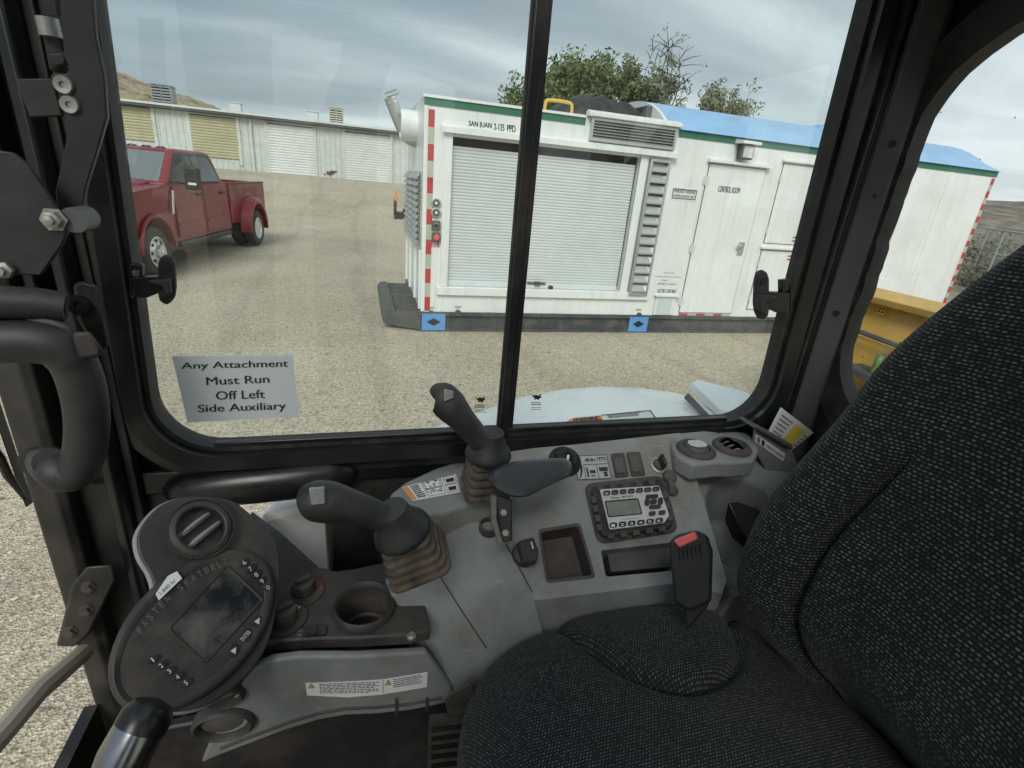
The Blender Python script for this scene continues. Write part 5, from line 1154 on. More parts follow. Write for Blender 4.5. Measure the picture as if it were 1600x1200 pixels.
# the pad that carries the rear joystick, with the lever pattern decal
z6 = 1.622
def Z6(x, y, h=0): return AZ(x, y, z6 + h)
pad = [(604, 785), (610, 770), (632, 752), (680, 730), (724, 716), (800, 710), (812, 740), (800, 778), (735, 786), (690, 800), (640, 806)]
MB().prism([Z6(*p) for p in pad], (0, 0, -.10)).build('joystick_pad', M_grey, cs, bevel=.008, seg=4)
dc = [Z6(x, y, .0008) for x, y in ((628, 761), (684, 740), (715, 740), (719, 766), (660, 783), (640, 781))]
dq = [Z6(x, y, .0006) for x, y in ((645, 783), (719, 769), (712, 741), (628, 762))]
dc_ = MB().prism(dq, (0, 0, .0006)).build('pattern_decal', M_decal, cs)
Qd = [p + Vector((0, 0, .0012)) for p in dq]
MB().poly(subq(Qd, .0, .05, .09, .95, .0003)).build('caution_band', M_orange, dc_)
sc_m = scribble(subq(Qd, .12, .08, .30, .95, .0003), 7, 3, random.Random(9))
for a0, a1, b0, b1 in ((.33, .70, .52, .96), (.33, .70, .06, .48), (.74, .98, .52, .96), (.74, .98, .06, .48)):
    for e in ((a0, b0, a1, b0 + .02), (a0, b1 - .02, a1, b1), (a0, b0, a0 + .008, b1), (a1 - .008, b0, a1, b1)): sc_m.poly(subq(Qd, *e[:2], *e[2:], .0003))
rs = random.Random(5)
for _ in range(26):
    a = .36 + .3 * rs.random(); b = .12 + .78 * rs.random(); sc_m.poly(subq(Qd, a, b, a + .03, b + .03, .0004)); sc_m.poly(subq(Qd, a, b, a + .008, b + .12, .0005))
for b in (.15, .62): sc_m.poly(subq(Qd, .78, b, .94, b + .2, .0004)); 
sc_m.build('decal_print', M_ink, dc_, smooth=0)
# block under the front joystick
S3 = [AZ(603, 905, 1.535), AZ(612, 930, 1.528), AZ(683, 893, 1.553), AZ(770, 866, 1.562), AZ(792, 843, 1.57), QP(836, 936), AY(714, 1078, .523), AY(760, 1095, .535),
      AY(860, 1030, .535), AZ(630, 838, 1.562), AZ(700, 800, 1.592), AZ(785, 775, 1.60), Vector((.02, .70, 1.40)), Vector((.25, .74, 1.40)), Vector((.12, .52, 1.36))]
MB().hull(S3).build('joystick_block', M_grey, cs, bevel=.0035, seg=3, smooth=22)
from mathutils.bvhtree import BVHTree
_bm = MB().hull(S3); BLK = BVHTree.FromPolygons([tuple(v) for v in _bm.v], _bm.f)
_sm = MB()
def seam(pts, wd=.0007):
    P_ = []
    for (x0, y0), (x1, y1) in zip(pts, pts[1:]):
        for i in range(6):
            h = BLK.ray_cast(EYE, ray(x0 + (x1 - x0) * i / 6, y0 + (y1 - y0) * i / 6))
            if h[0] is not None: P_.append((h[0], h[1]))
    for (a, na), (b, nb) in zip(P_, P_[1:]):
        d = (b - a).normalized(); s_ = na.cross(d).normalized() * wd; l_ = na * .0014; l2 = nb * .0014
        _sm.poly([a - s_ + l_, b - s_ + l2, b + s_ + l2, a + s_ + l_])
seam([(681, 886), (684, 895), (722, 955), (768, 1024)]); seam([(742, 782), (741, 790), (712, 806)]); seam([(838, 938), (800, 868), (788, 846)], .0009)
_sm.build('panel_seam', M_dark, cs, smooth=0)
# dusty black deck with the cup holder
DP = Plane(AZ(420, 1010, 1.512), AZ(660, 1003, 1.512), AZ(520, 905, 1.514))
def DPp(x, y, h=0): return DP(x, y, h)
cup_c = DP(569, 949); cu, cv, cn = DP.frame()
cr = (DP(617, 949) - DP(521, 949)).length / 2
cutc = MB().lathe(cup_c - cn * .06, cn, [(cr * .84, 0), (cr * .84, .1)], 32)
deck = [(330, 900), (396, 812), (440, 845), (500, 901), (525, 907), (555, 903), (600, 893), (650, 890), (672, 1000), (640, 1008), (560, 1013), (500, 1014), (440, 1018), (405, 1024), (380, 1040), (330, 1040)]
qbuild(deck, -.020, 0, 'cup_holder_deck', M_deck, pl=DP, cuts=cutc, bevel=.003)
MB().lathe(cup_c, cn, [(cr * .83, .0005), (cr * .86, .007), (cr * .93, .010), (cr * 1.0, .007), (cr * 1.03, .0005)], 40, cap=False).build('cup_holder_rim', M_deck, cs, smooth=60)
MB().lathe(cup_c, cn, [(cr * .835, .001), (cr * .82, -.02), (cr * .78, -.024), (cr * .77, -.045), (cr * .70, -.048), (cr * .69, -.062), (.001, -.063)], 40, cap=False).build('cup_well', M_brownpl, cs, smooth=30)
for x, y in ((643, 995), (425, 858)):
    MB().lathe(DP(x, y, 0) if y > 900 else DP(x, y, .0), cn, [(.007, 0), (.0065, .003), (.004, .005)], 12).build('deck_screw', M_steel, cs)
# side face below the deck, with the warning strip
SP = Plane(AY(420, 1020, .528), AY(660, 1008, .522), AY(500, 1110, .530))
face = [(318, 1180), (330, 1150), (352, 1105), (378, 1060), (400, 1032), (425, 1020), (470, 1014), (560, 1014), (664, 1008), (716, 1078), (690, 1089), (640, 1099), (590, 1104), (540, 1106), (500, 1113), (450, 1128), (400, 1147), (345, 1168)]
qbuild(face, -.012, 0, 'side_face', M_grey, pl=SP, bevel=.004, seg=3)
low = [(345, 1169), (400, 1148), (450, 1129), (500, 1114), (540, 1107), (590, 1105), (640, 1100), (690, 1090)]
MB().tube([SP(x, y, .001) for x, y in low], .0022, 6).build('face_edge', M_brownpl, cs)
for x in (619, 667): MB().prism([SP(x - 1.5, 1094, .004), SP(x + 1.5, 1093, .004), SP(x + 1.5, 1119 - (x - 619) * .15, .004), SP(x - 1.5, 1120 - (x - 619) * .15, .004)], -SP.n * .012).build('bracket_tab', M_brownpl, cs)
wq = [(480, 1086), (544, 1089), (598, 1084.5), (667, 1073), (668, 1050), (598, 1061.5), (540, 1065), (477, 1067)]
ws_ = MB().prism([SP(x, y, .0003) for x, y in wq], SP.n * .0006).build('warning_strip', M_decal, cs)
Wq = [SP(x, y, .0012) for x, y in ((480, 1085), (597, 1084), (597, 1063), (478, 1068))]
Wr = [SP(x, y, .0012) for x, y in ((599, 1083.5), (667, 1072), (667, 1051), (599, 1062.5))]
pr_ = scribble(subq(Wq, .14, .04, .99, .94), 7, 7, random.Random(1), gap=.5); pr_ = scribble(subq(Wr, .2, .28, .98, .95), 5, 5, random.Random(6), gap=.5, mb=pr_)
pr_.add(*(lambda m_: (m_.v, m_.f))(MB().poly(subq(Wr, -.012, .02, .0, .98))))
pr_.build('strip_lettering', M_ink, ws_, smooth=0)
for W_, a in ((Wq, .02), (Wr, .03)):
    wdt = .085 if W_ is Wq else .15
    MB().poly([quad_pt(W_, a, .58, .0003), quad_pt(W_, a + wdt, .58, .0003), quad_pt(W_, a + wdt / 2, .98, .0003)]).build('warning_triangle', M_ink, ws_)
    MB().poly([quad_pt(W_, a + wdt * .17, .64, .0006), quad_pt(W_, a + wdt * .83, .64, .0006), quad_pt(W_, a + wdt / 2, .90, .0006)]).build('warning_triangle_fill', M_yellow, ws_)
    MB().poly([quad_pt(W_, a + wdt * .47, .66, .0009), quad_pt(W_, a + wdt * .53, .66, .0009), quad_pt(W_, a + wdt * .53, .82, .0009), quad_pt(W_, a + wdt * .47, .82, .0009)]).build('exclamation_mark', M_ink, ws_)
# heater vents low on the face
for (x, y, sx_) in ((350, 1131, 1.0), (352, 1086, .62)):
    c = SP(x, y, .002); r = .028 * sx_
    MB().lathe(c, SP.n, [(r * 1.0, -.01), (r * 1.02, .004), (r * .9, .008), (r * .78, .004), (r * .74, -.006)], 28, sx=1.35).build('vent_ring', M_deck, cs, smooth=50)
    MB().lathe(c - SP.n * .004 - Vector((r * .1, 0, -.002)), SP.n, [(r * .72, -.002), (r * .68, .003), (r * .3, .006), (.001, .0065)], 24, sx=1.35).build('vent_flap', M_greyd, cs, smooth=60)
# kick panels, louvre and floor junk under the console
MB().box((-.30, .545, 1.0), (.16, .56, 1.40)).build('kick_panel', pbr('scuffed black panel', (0.018, 0.018, 0.019), 0.5, dirt=(.10, .075, .055), dscale=7, damt=.5), cs, bevel=.004)
gq = [AY(672, 1128, .47), AY(745, 1120, .47), AY(760, 1215, .47), AY(668, 1215, .47)]
gb_ = MB().prism(gq, (0, .01, 0)).build('floor_louvre', M_brownpl, cs)
for i in range(6):
    y = 1134 + i * 14; MB().hull([AY(674, y + 4, .468), AY(742, y - 4, .468), AY(742, y + 3, .462), AY(674, y + 11, .462), AY(674, y + 11, .468), AY(742, y + 3, .468)]).build('louvre_blade', M_black, gb_)
kb = MB().hull([AY(a, b, y) for y in (.47, .50) for a, b in ((694, 1095), (704, 1082), (737, 1066), (750, 1098), (716, 1121), (700, 1115))])
kb.build('adjuster_knob', M_deck, cs, bevel=.004, seg=3)

# ---------------------------------------------------------------- small things set in the sloped panel
def PQ(*c, h=0.0): return [QP(x, y, h) for x, y in c]
ph = MB().prism(PQ((903, 750), (956, 748), (948, 710), (896, 712), h=.0004), QP.n * .0006).build('lever_decal', pbr('silver grey decal', (.36, .37, .36), .5), cs)
Qd = PQ((903, 750), (956, 748), (948, 710), (896, 712), h=.0014)
lm = MB()
for e in ((0, 0, 1, .03), (0, .97, 1, 1), (0, 0, .02, 1), (.98, 0, 1, 1), (.24, .0, .255, .62), (.24, .60, 1, .625), (.62, .0, .635, .6), (.3, .78, .95, .80)): lm.poly(subq(Qd, *e))
for a in (.32, .45, .6, .75, .9): lm.poly(subq(Qd, a, .70, a + .015, .88)); 
for (a, b, w_, h_) in ((.30, .1, .05, .38), (.4, .25, .16, .12), (.68, .32, .26, .16), (.8, .1, .1, .2), (.42, .12, .1, .05), (.68, .85, .25, .04), (.36, .73, .06, .14), (.5, .73, .05, .14)): lm.poly(subq(Qd, a, b, a + w_, b + h_, .0002))
prev = None
for i in range(9):
    t_ = i / 8; p0 = quad_pt(Qd, .06 + .08 * sin(t_ * pi), .08 + .84 * t_, .0002); p1 = quad_pt(Qd, .10 + .10 * sin(t_ * pi), .08 + .84 * t_, .0002)
    if prev: lm.poly([prev[0], prev[1], p1, p0])
    prev = (p0, p1)
lm.build('decal_print', M_ink, ph, smooth=0)
for c in ([(953.5, 710), (974, 708.5), (982, 745), (961, 747)], [(978, 708), (999, 706.5), (1008, 743.5), (986, 745)]):
    o = qbuild(rq(c, 3), 0, .004, 'switch_bezel', M_brownpl, bevel=.001)
    qbuild(rq(grow(c, .66), 2), .0045, .007, 'rocker', M_greyd, parent=o, bevel=.0015)
# throttle dial behind the armrest lever
q = QP(882, 722); dl = MB().lathe(q, QP.n, [(.030, 0), (.030, .004), (.020, .006), (.018, .018), (.015, .02)], 24).build('throttle_dial', M_black, cs)
MB().prism(PQ((884, 724), (888, 722), (890, 711), (886, 711), h=.0205), QP.n * .001).build('dial_mark', M_inkw, dl)
MB().prism(PQ((878, 726), (892, 722), (889, 709), (882, 709), h=.006), QP.n * .014).build('dial_fin', M_black, dl, bevel=.002)
# ignition switch, its key bow and the hanging socket cap
q = QP(1029, 728); ig = MB().lathe(q, QP.n, [(.0165, 0), (.0165, .004), (.0125, .005), (.0125, .002)], 24).build('ignition_switch', pbr('worn brass ring', (.55, .50, .40), .35, metal=.8), cs)
MB().lathe(q, QP.n, [(.0115, 0), (.0115, .008), (.009, .011)], 18).build('key_barrel', M_greyd, ig)
MB().obox(q + QP.n * .018, QP.frame()[0] * .003, QP.frame()[1] * .011, QP.n * .010).build('key', M_black, ig, bevel=.002)
q = QP(1045, 746); cp_ = MB().lathe(q, QP.n, [(.0125, 0), (.013, .006), (.010, .010), (.002, .011)], 18).build('socket_cap', M_greyd, cs)
MB().tube([QP(1047, 750, .008), QP(1050, 760, .012), QP(1050, 768, .006)], [.006, .0065, .006], 10).build('cap_strap', M_greyd, cp_)
q = QP(1050, 768); MB().lathe(q, QP.n, [(.010, 0), (.010, .005), (.006, .008)], 14).build('cap_plug', M_brownpl, cp_)
# two round vents on top of the rear block
SN = Vector((0, 0, 1)); ZS = AY(1100, 672, .79).z
shelf = [(1046, 690), (1058, 676), (1100, 670), (1165, 675), (1176, 682), (1186, 702), (1178, 720), (1150, 722), (1120, 722), (1084, 726), (1056, 712)]
MB().prism([AZ(x, y, ZS) for x, y in shelf], (0, 0, -.035)).build('vent_shelf', M_grey, cs, bevel=.006, seg=3)
for (x, y, op) in ((1087, 704, 0), (1143, 700, 1)):
    q = AZ(x, y, ZS); r = .036; q.z += .0005
    o = MB().lathe(q, SN, [(r, -.01), (r, .003), (r * .88, .008), (r * .70, .0085), (r * .64, .004)], 30).build('air_vent', M_brownpl, cs, smooth=50)
    if not op:
        MB().lathe(q, SN, [(r * .62, .001), (r * .6, .009), (r * .4, .013), (.001, .014)], 26).build('vent_lid', M_greyd, o, smooth=60)
        MB().hull([q + SN * .0145 + Vector((1, 0, 0)) * a * r * .5 + Vector((0, 1, 0)) * b * r * .42 for a, b in ((-1, .3), (-.6, .9), (.6, .9), (1, .3), (1, -.4), (.5, -.9), (-.5, -.9), (-1, -.4))] + [q + SN * .012]).build('vent_badge', pbr('pale lens', (.42, .44, .43), .25), o)
    else:
        MB().lathe(q, SN, [(r * .66, .002), (.001, .002)], 24, cap=False).build('vent_throat', M_dark, o)
        for k in (-1, 0, 1):
            cc = q + Vector((0, 1, 0)) * (k * .014)
            pts = [cc + Vector((1, 0, 0)) * (a * r * (.56 if k == 0 else .44)) + SN * (.004 + .009 * (1 - a * a)) for a in [i / 5 - 1 for i in range(11)]]; 
            MB().loft([pts, [p - SN * .006 for p in pts], [p - SN * .006 + Vector((0, 1, 0)) * .0035 for p in pts], [p + Vector((0, 1, 0)) * .0035 for p in pts]], closed=False).build('vent_vane', M_vane, o, smooth=40)
# rotary switch at the panel's front edge and its decal
q = QP(818, 868); kn = MB().lathe(q, QP.n, [(.019, 0), (.020, .006), (.018, .016), (.015, .018)], 24).build('rotary_switch', M_deck, cs)
kp = rq([(806, 853), (830, 846), (838, 868), (836, 884), (815, 886)], 4)
qbuild(kp, .014, .036, 'switch_grip', M_blackpl, parent=kn, bevel=.003)
qbuild([(829, 847), (831, 846.5), (834, 857), (832, 857.5)], .0362, .0366, 'switch_mark', M_inkw, parent=kn)
qbuild(rq([(793, 822), (806, 824), (818, 843), (806, 850)], 4), .0003, .001, 'switch_decal', pbr('grey decal', (.22, .23, .22), .5), parent=cs)
# machine decal words near the drip of the panel: manual pouch
pc = thing('manual_pouch', 'grey open pouch for the handbook at the rear end of the console', 'pouch', AY(1205, 690, .74))
def PY(x, y, Y): return AY(x, y, Y)
fr = [(1180, 670), (1236, 702), (1262, 760), (1215, 770), (1196, 735), (1176, 700)]
MB().prism([PY(x, y, .725) for x, y in fr], (0.006, .012, 0)).build('front_plate', M_grey, pc, bevel=.003)
MB().prism([PY(x, y, .715) for x, y in ((1176, 668), (1184, 666), (1240, 696), (1238, 704))], (0, .045, 0)).build('rim', M_greyd, pc, bevel=.003)
lq = [PY(x, y, .724) for x, y in ((1180, 690), (1224, 721), (1227, 709), (1181, 678))]
lb_ = MB().poly(lq).build('pouch_label', M_decal, pc)
text_mb("OPERATOR'S HANDBOOK", subq(lq, .36, .25, .97, .68, .0006), 0).build('lettering', M_ink, lb_)
MB().poly(subq(lq, .05, .15, .15, .85, .0006)).build('book_symbol', M_inkg, lb_); MB().poly(subq(lq, .2, .15, .3, .85, .0006)).build('book_symbol', M_ink, lb_)
mn = thing('handbook', 'folded white printed handbook with yellow band standing in the pouch', 'booklet', PY(1235, 670, .75))
mq = [PY(x, y, .75) for x, y in ((1198, 684), (1234, 707), (1272, 676), (1222, 638))]
MB().prism(mq, (0.001, .006, 0)).build('cover', M_decal, mn, bevel=.001)
MB().poly(subq(mq, .50, .0, .82, .86, .0006)).build('yellow_band', M_yellow, mn)
scribble(subq(mq, .06, .1, .45, .9, .0006), 6, 3, random.Random(8), gap=.55).build('cover_print', M_inkg, mn, smooth=0)
scribble(subq(mq, .86, .1, .98, .8, .0006), 5, 2, random.Random(18), gap=.55).build('cover_print', M_inkg, mn, smooth=0)

# ---------------------------------------------------------------- radio
rd = thing('radio', 'silver faced heavy duty radio with grey screen in a ribbed black bezel', 'radio', QP(985, 800))
oc = [(911, 757), (1036, 743), (1060, 832), (933, 852)]
qbuild(rq(oc, 16), .0, .004, 'panel_recess', M_brownpl, parent=rd, bevel=.002)
ic = [(921, 763), (1033, 751), (1051, 827), (937, 843)]
bz = qbuild(rq(ic, 12), .0042, .014, 'bezel', M_rubber, parent=rd, bevel=.004, seg=3)
rb = MB()
def edge_ribs(a, b, n, out):
    a, b = Vector(a), Vector(b); d = (b - a).normalized(); nrm = Vector((-d.y, d.x)) * out
    for i in range(n):
        c = a.lerp(b, (i + .5) / n); rb.prism([QP(*(c - d * 5.5 - nrm * 4), .0145), QP(*(c + d * 5.5 - nrm * 4), .0145), QP(*(c + d * 5.5 + nrm * 4), .0145), QP(*(c - d * 5.5 + nrm * 4), .0145)], QP.n * .003)
edge_ribs((928, 765), (1028, 754), 5, 1); edge_ribs((944, 840), (1044, 826), 5, 1); edge_ribs((926, 774), (938, 832), 4, 1); edge_ribs((1037, 765), (1049, 818), 3, 1)
rb.build('bezel_rib', M_brownpl, bz, bevel=.0008)
fc_ = [(936.5, 765.5), (1029, 759.5), (1045, 806), (1037, 818), (952, 828.5)]
fp = qbuild(rq(fc_, 3), .0155, .0185, 'faceplate', pbr('silver faceplate', (.56, .58, .57), .4, metal=.25, dirt=(.35, .3, .24), dscale=40, damt=.4, dpos=(.5, .75)), parent=rd, bevel=.0008)
qbuild(rq([(944.5, 783), (997, 778.5), (1004, 803.5), (950, 808.5)], 3), .0187, .0195, 'screen_frame', M_black, parent=rd)
qbuild(rq([(946.5, 784.5), (996, 780.5), (1002, 802), (951.5, 806.8)], 2), .0197, .02, 'screen', pbr('lcd grey', (.17, .19, .165), .2, var=.06, dirt=(.3, .3, .28), dscale=60, damt=.35), parent=rd)
def btn(x, y, w_, h_, name='button', s=None):
    c = [(x - w_, y + h_ + .06 * w_), (x + w_, y + h_ - .06 * w_), (x + w_ - .1, y - h_ - .06 * w_), (x - w_ - .1, y - h_ + .06 * w_)]
    o = qbuild(rq(c, min(w_, h_) * .8), .0188, .0225, name, M_rubber, parent=rd, bevel=.0008)
    if s:
        text_mb(s, [QP(x - w_ * .5, y + h_ * .6, .0228), QP(x + w_ * .5, y + h_ * .5, .0228), QP(x + w_ * .5, y - h_ * .6, .0228), QP(x - w_ * .5, y - h_ * .5, .0228)]).build('button_mark', M_inkw, rd)
for i in range(7): btn(947.5 + i * 12.8, 771 - i * 1.05, 5.2, 3.3, s=None if i else 'o')
for i in range(7):
    if i: x, y = 947.5 + i * 12.8, 771 - i * 1.05; MB().poly([QP(x - 3, y + 1, .0228), QP(x + 3, y + .7, .0228), QP(x + 3, y - .8, .0228), QP(x - 3, y - .5, .0228)]).build('button_mark', M_inkg, rd)
for i in range(6): btn(958 + i * 14.3, 821 - i * 1.45, 5.6, 3.6, s=str(i + 1))
btn(1018.5, 803, 5.2, 3.2); btn(1034, 801.5, 5.2, 3.2)
for x, y, w_, h_ in ((1018, 776.5, 9.5, 3.0), (1023, 792.5, 9, 3), (1010.5, 785.5, 3.6, 5.2), (1031.5, 783.5, 3.6, 5.2), (1020.5, 784.5, 5.2, 3.6)): btn(x, y, w_, h_, 'menu_button')
text_mb('HEAVY DUTY', [QP(972, 778, .0192), QP(990, 776.3, .0192), QP(989.5, 773.6, .0192), QP(971.5, 775.2, .0192)], .01).build('lettering', M_ink, rd)
text_mb('Bobcat', [QP(955.5, 779.5, .0192), QP(967.5, 778.4, .0192), QP(967, 775.7, .0192), QP(955, 776.8, .0192)], .01).build('lettering', M_ink, rd)
text_mb('WEATHERBAND RECEIVER', [QP(972, 812.5, .0192), QP(999, 810, .0192), QP(998.5, 808.3, .0192), QP(971.5, 810.8, .0192)]).build('lettering', M_inkg, rd)

# ---------------------------------------------------------------- display pod with its round vent
PP = Plane(AY(310, 825, .615), AY(430, 1000, .535), AY(200, 1090, .455))
pd = thing('display_pod', 'dusty black instrument pod with oval display and round air vent on top', 'instrument pod', AY(310, 960, .54))
cov = spline([(213, 842), (226, 815), (252, 790), (290, 778), (345, 780), (372, 790), (410, 822), (444, 850), (448, 900), (446, 960), (438, 1005), (415, 1040), (370, 1078), (310, 1108), (250, 1112), (205, 1098), (182, 1062), (188, 1020), (212, 975), (236, 930), (232, 900), (216, 870)], 5, closed=True) if False else None
cpx = [(213, 842), (226, 815), (252, 790), (290, 778), (345, 780), (372, 790), (405, 820), (430, 848), (436, 900), (430, 955), (418, 1003), (396, 1042), (358, 1080), (310, 1107), (250, 1113), (205, 1100), (184, 1064), (190, 1020), (214, 975), (238, 930), (234, 900), (218, 872)]
def sm2(p, n=5): return [(v.x, v.y) for v in spline([Vector((a, b, 0)) for a, b in p], n, closed=True)]
cpx = sm2(cpx)
MB().loft([[PP(x, y, -.05) for x, y in grow(cpx, .93)], [PP(x, y, -.012) for x, y in [(a_ - 5, b_ + 3) for a_, b_ in grow(cpx, 1.015)]], [PP(x, y, -.004) for x, y in [(a_ - 4, b_ + 2) for a_, b_ in grow(cpx, 1.015)]], [PP(x, y, -.002) for x, y in grow(cpx, 1.0)]]).build('pod_shell', M_grey, pd, smooth=60)
qbuild(cpx, -.0015, .003, 'pod_cover', M_deck, parent=pd, pl=PP, bevel=.002)
# stalk of the pod
MB().hull([PP(x, y, -.03) for x, y in ((300, 900), (400, 900), (410, 1020), (300, 1040))] + [Vector((-.24, .62, 1.2)), Vector((-.10, .62, 1.2)), Vector((-.10, .72, 1.2)), Vector((-.24, .72, 1.2))]).build('pod_stalk', M_black, pd, bevel=.01)
# vent
vc = PP(310, 829, .003); pu_, pv_, pn_ = PP.frame(); vr = (PP(363, 829) - PP(257, 829)).length / 2
vt = MB().lathe(vc, pn_, [(vr, 0), (vr * 1.0, .006), (vr * .94, .010), (vr * .88, .012), (vr * .76, .0135), (vr * .70, .012), (vr * .69, -.01)], 40, cap=False).build('vent_ring', M_deck, pd, smooth=40)
kn_ = MB()
for i in range(72):
    a = 2 * pi * i / 72; d = pu_ * cos(a) + pv_ * sin(a); e = pn_.cross(d)
    kn_.obox(vc + d * (vr * .975) + pn_ * .0085, d * .0012, e * .0009, pn_ * .0035)
kn_.build('vent_knurl', M_brownpl, vt, smooth=0)
MB().lathe(vc, pn_, [(vr * .695, .011), (vr * .66, -.03), (.001, -.032)], 36, cap=False).build('vent_throat', M_dark, vt)
ld = (PP(352, 800) - PP(290, 850)).normalized(); le = pn_.cross(ld)
for off, ln in ((-.006, .60), (.011, .66)):
    c = vc + le * off * -1.0
    pts = []; base_ = []
    for i in range(11):
        a = i / 5 - 1; pts.append(c + ld * (a * vr * ln) + pn_ * (.004 + .010 * (1 - a * a))); base_.append(c + ld * (a * vr * ln) - pn_ * .008 + le * .006)
    MB().loft([pts, base_, [p + le * .003 for p in base_], [p + le * .0022 for p in pts]], closed=False).build('vent_vane', M_vane, vt, smooth=40)
MB().tube([vc - pn_ * .004 + le * .014 - ld * .012, vc - pn_ * .002 - le * .016 + ld * .006], .0025, 8).build('vane_link', M_greyd, vt)
# oval display
ec = Vector((300, 987)); ea = Vector((.715, -.70)); eb_ = Vector((.70, .715))
def ell(A_, B_, n=44): return [tuple(ec + ea * (A_ * cos(2 * pi * i / n)) + eb_ * (B_ * sin(2 * pi * i / n))) for i in range(n)]
oo = [PP(x, y, .003) for x, y in ell(160, 93)]; o1_ = [PP(x, y, .010) for x, y in ell(157, 90)]; o2_ = [PP(x, y, .012) for x, y in ell(150, 83)]; o3_ = [PP(x, y, .008) for x, y in ell(139, 72)]
bzl = MB().loft([oo, o1_, o2_, o3_], cap=False).build('display_bezel', M_deck, pd, smooth=60)
MB().poly([PP(x, y, .0085) for x, y in ell(140, 73)]).build('display_panel', pbr('display panel', (.035, .034, .033), .4, dirt=DUST, dscale=14, damt=.6), bzl)
scq = [(322, 1032), (408, 938), (354, 888), (268, 982)]
MB().loft([[PP(x, y, .0088) for x, y in rq(grow(scq, 1.10), 7)], [PP(x, y, .0105) for x, y in rq(grow(scq, 1.06), 6)], [PP(x, y, .0092) for x, y in rq(scq, 5)]], cap=False).build('screen_frame', M_deck, bzl, smooth=30)
M_lcd = pbr('dusty dark screen', (.018, .022, .026), .18, dirt=(.17, .16, .14), dscale=14, damt=.75, dpos=(.42, .66))
MB().poly([PP(x, y, .0093) for x, y in rq(scq, 5)]).build('screen', M_lcd, bzl)
def ptext(s, c, ux, hh, ww, h, name='pod_lettering', mat=M_inkw, par=None, bold=0):
    """text centred at photo point c, running along the photo direction ux"""
    if s == '1': ww *= .45
    c = Vector(c); ux = Vector(ux).normalized(); uy = Vector((ux.y, -ux.x))
    q = [c - ux * ww / 2 - uy * hh / 2, c + ux * ww / 2 - uy * hh / 2, c + ux * ww / 2 + uy * hh / 2, c - ux * ww / 2 + uy * hh / 2]
    return text_mb(s, [PP(v.x, v.y, h) for v in q], bold).build(name, mat, par or bzl)
# FASTEN SEATBELT round the rim, letter by letter
word = 'FASTEN SEATBELT'; TH0 = -.70
for i, ch in enumerate(word):
    if ch == ' ': continue
    th_ = pi + 1.20 - 1.00 * 0 - (i / (len(word) - 1)) * 1.42 + .08
    th_ = 2 * pi - (pi * .86 - i / (len(word) - 1) * 1.75)
    th_ = TH0 - (len(word) - 1 - i) * .090
    p = ec + ea * (148 * cos(th_)) + eb_ * (64.0 * sin(th_)); p2 = ec + ea * (148 * cos(th_ + .02)) + eb_ * (64.0 * sin(th_ + .02))
    ptext(ch, p, p2 - p, 10, 7.0, .0122, mat=pbr('embossed grey', (.12, .12, .115), .5))
stq = [(246, 937), (281, 905), (273, 893), (266, 897), (243, 924)]
MB().prism([PP(x, y, .0135) for x, y in ((248, 938), (284, 904), (276, 893), (262, 900), (243, 928))], pn_ * .0012).build('hour_sticker', M_decal, bzl)
ptext('1,840 hr', (262, 917), (36, -33), 6.5, 32, .0152, mat=M_inkg)
for s, x, y in (('6', 383, 878), ('7', 393, 888), ('8', 402, 897), ('9', 411, 907), ('0', 420, 917)):
    qbuild([(x + 9.5 * cos(a) * .72 - 5.5 * sin(a) * .70, y - 9.5 * cos(a) * .70 * .9 - 5.5 * sin(a) * .715) for a in [2 * pi * i / 18 for i in range(18)]], .009, .0115, 'key_button', M_rubber, parent=bzl, pl=PP, bevel=.0006)
    ptext(s, (x - 1.5, y + 1), (.75, -.66), 7.5, 5, .0122, 'key_number')
for i, s in enumerate('12345'):
    x, y = 240 + i * 13, 1030 + i * 9
    qbuild([(x + 9.5 * cos(a) * .72 - 5.5 * sin(a) * .70, y - 9.5 * cos(a) * .70 * .9 - 5.5 * sin(a) * .715) for a in [2 * pi * j / 18 for j in range(18)]], .009, .0115, 'key_button', M_rubber, parent=bzl, pl=PP, bevel=.0006)
    ptext(s, (x - 1.5, y + 1), (.75, -.66), 7.5, 5, .0122, 'key_number')
for x, y, s in ((402, 971, 'up'), (384, 993, 'ENTER'), (365, 1017, 'down')):
    c = [(x - 9, y + 5), (x + 2, y + 11), (x + 9, y - 5), (x - 2, y - 11)]
    qbuild(rq(c, 3), .009, .0115, 'key_button', M_rubber, parent=bzl, pl=PP, bevel=.0006)
    if s == 'ENTER': ptext(s, (x, y), (.66, -.75), 6.5, 19, .0122, 'key_word')
    else: MB().poly([PP(a, b, .0122) for a, b in (((x - 5, y), (x + 3, y + 5), (x + 4, y - 6)) if s == 'up' else ((x - 5, y), (x + 3, y + 5), (x + 4, y - 6)))]).build('key_arrow', M_inkw, bzl)
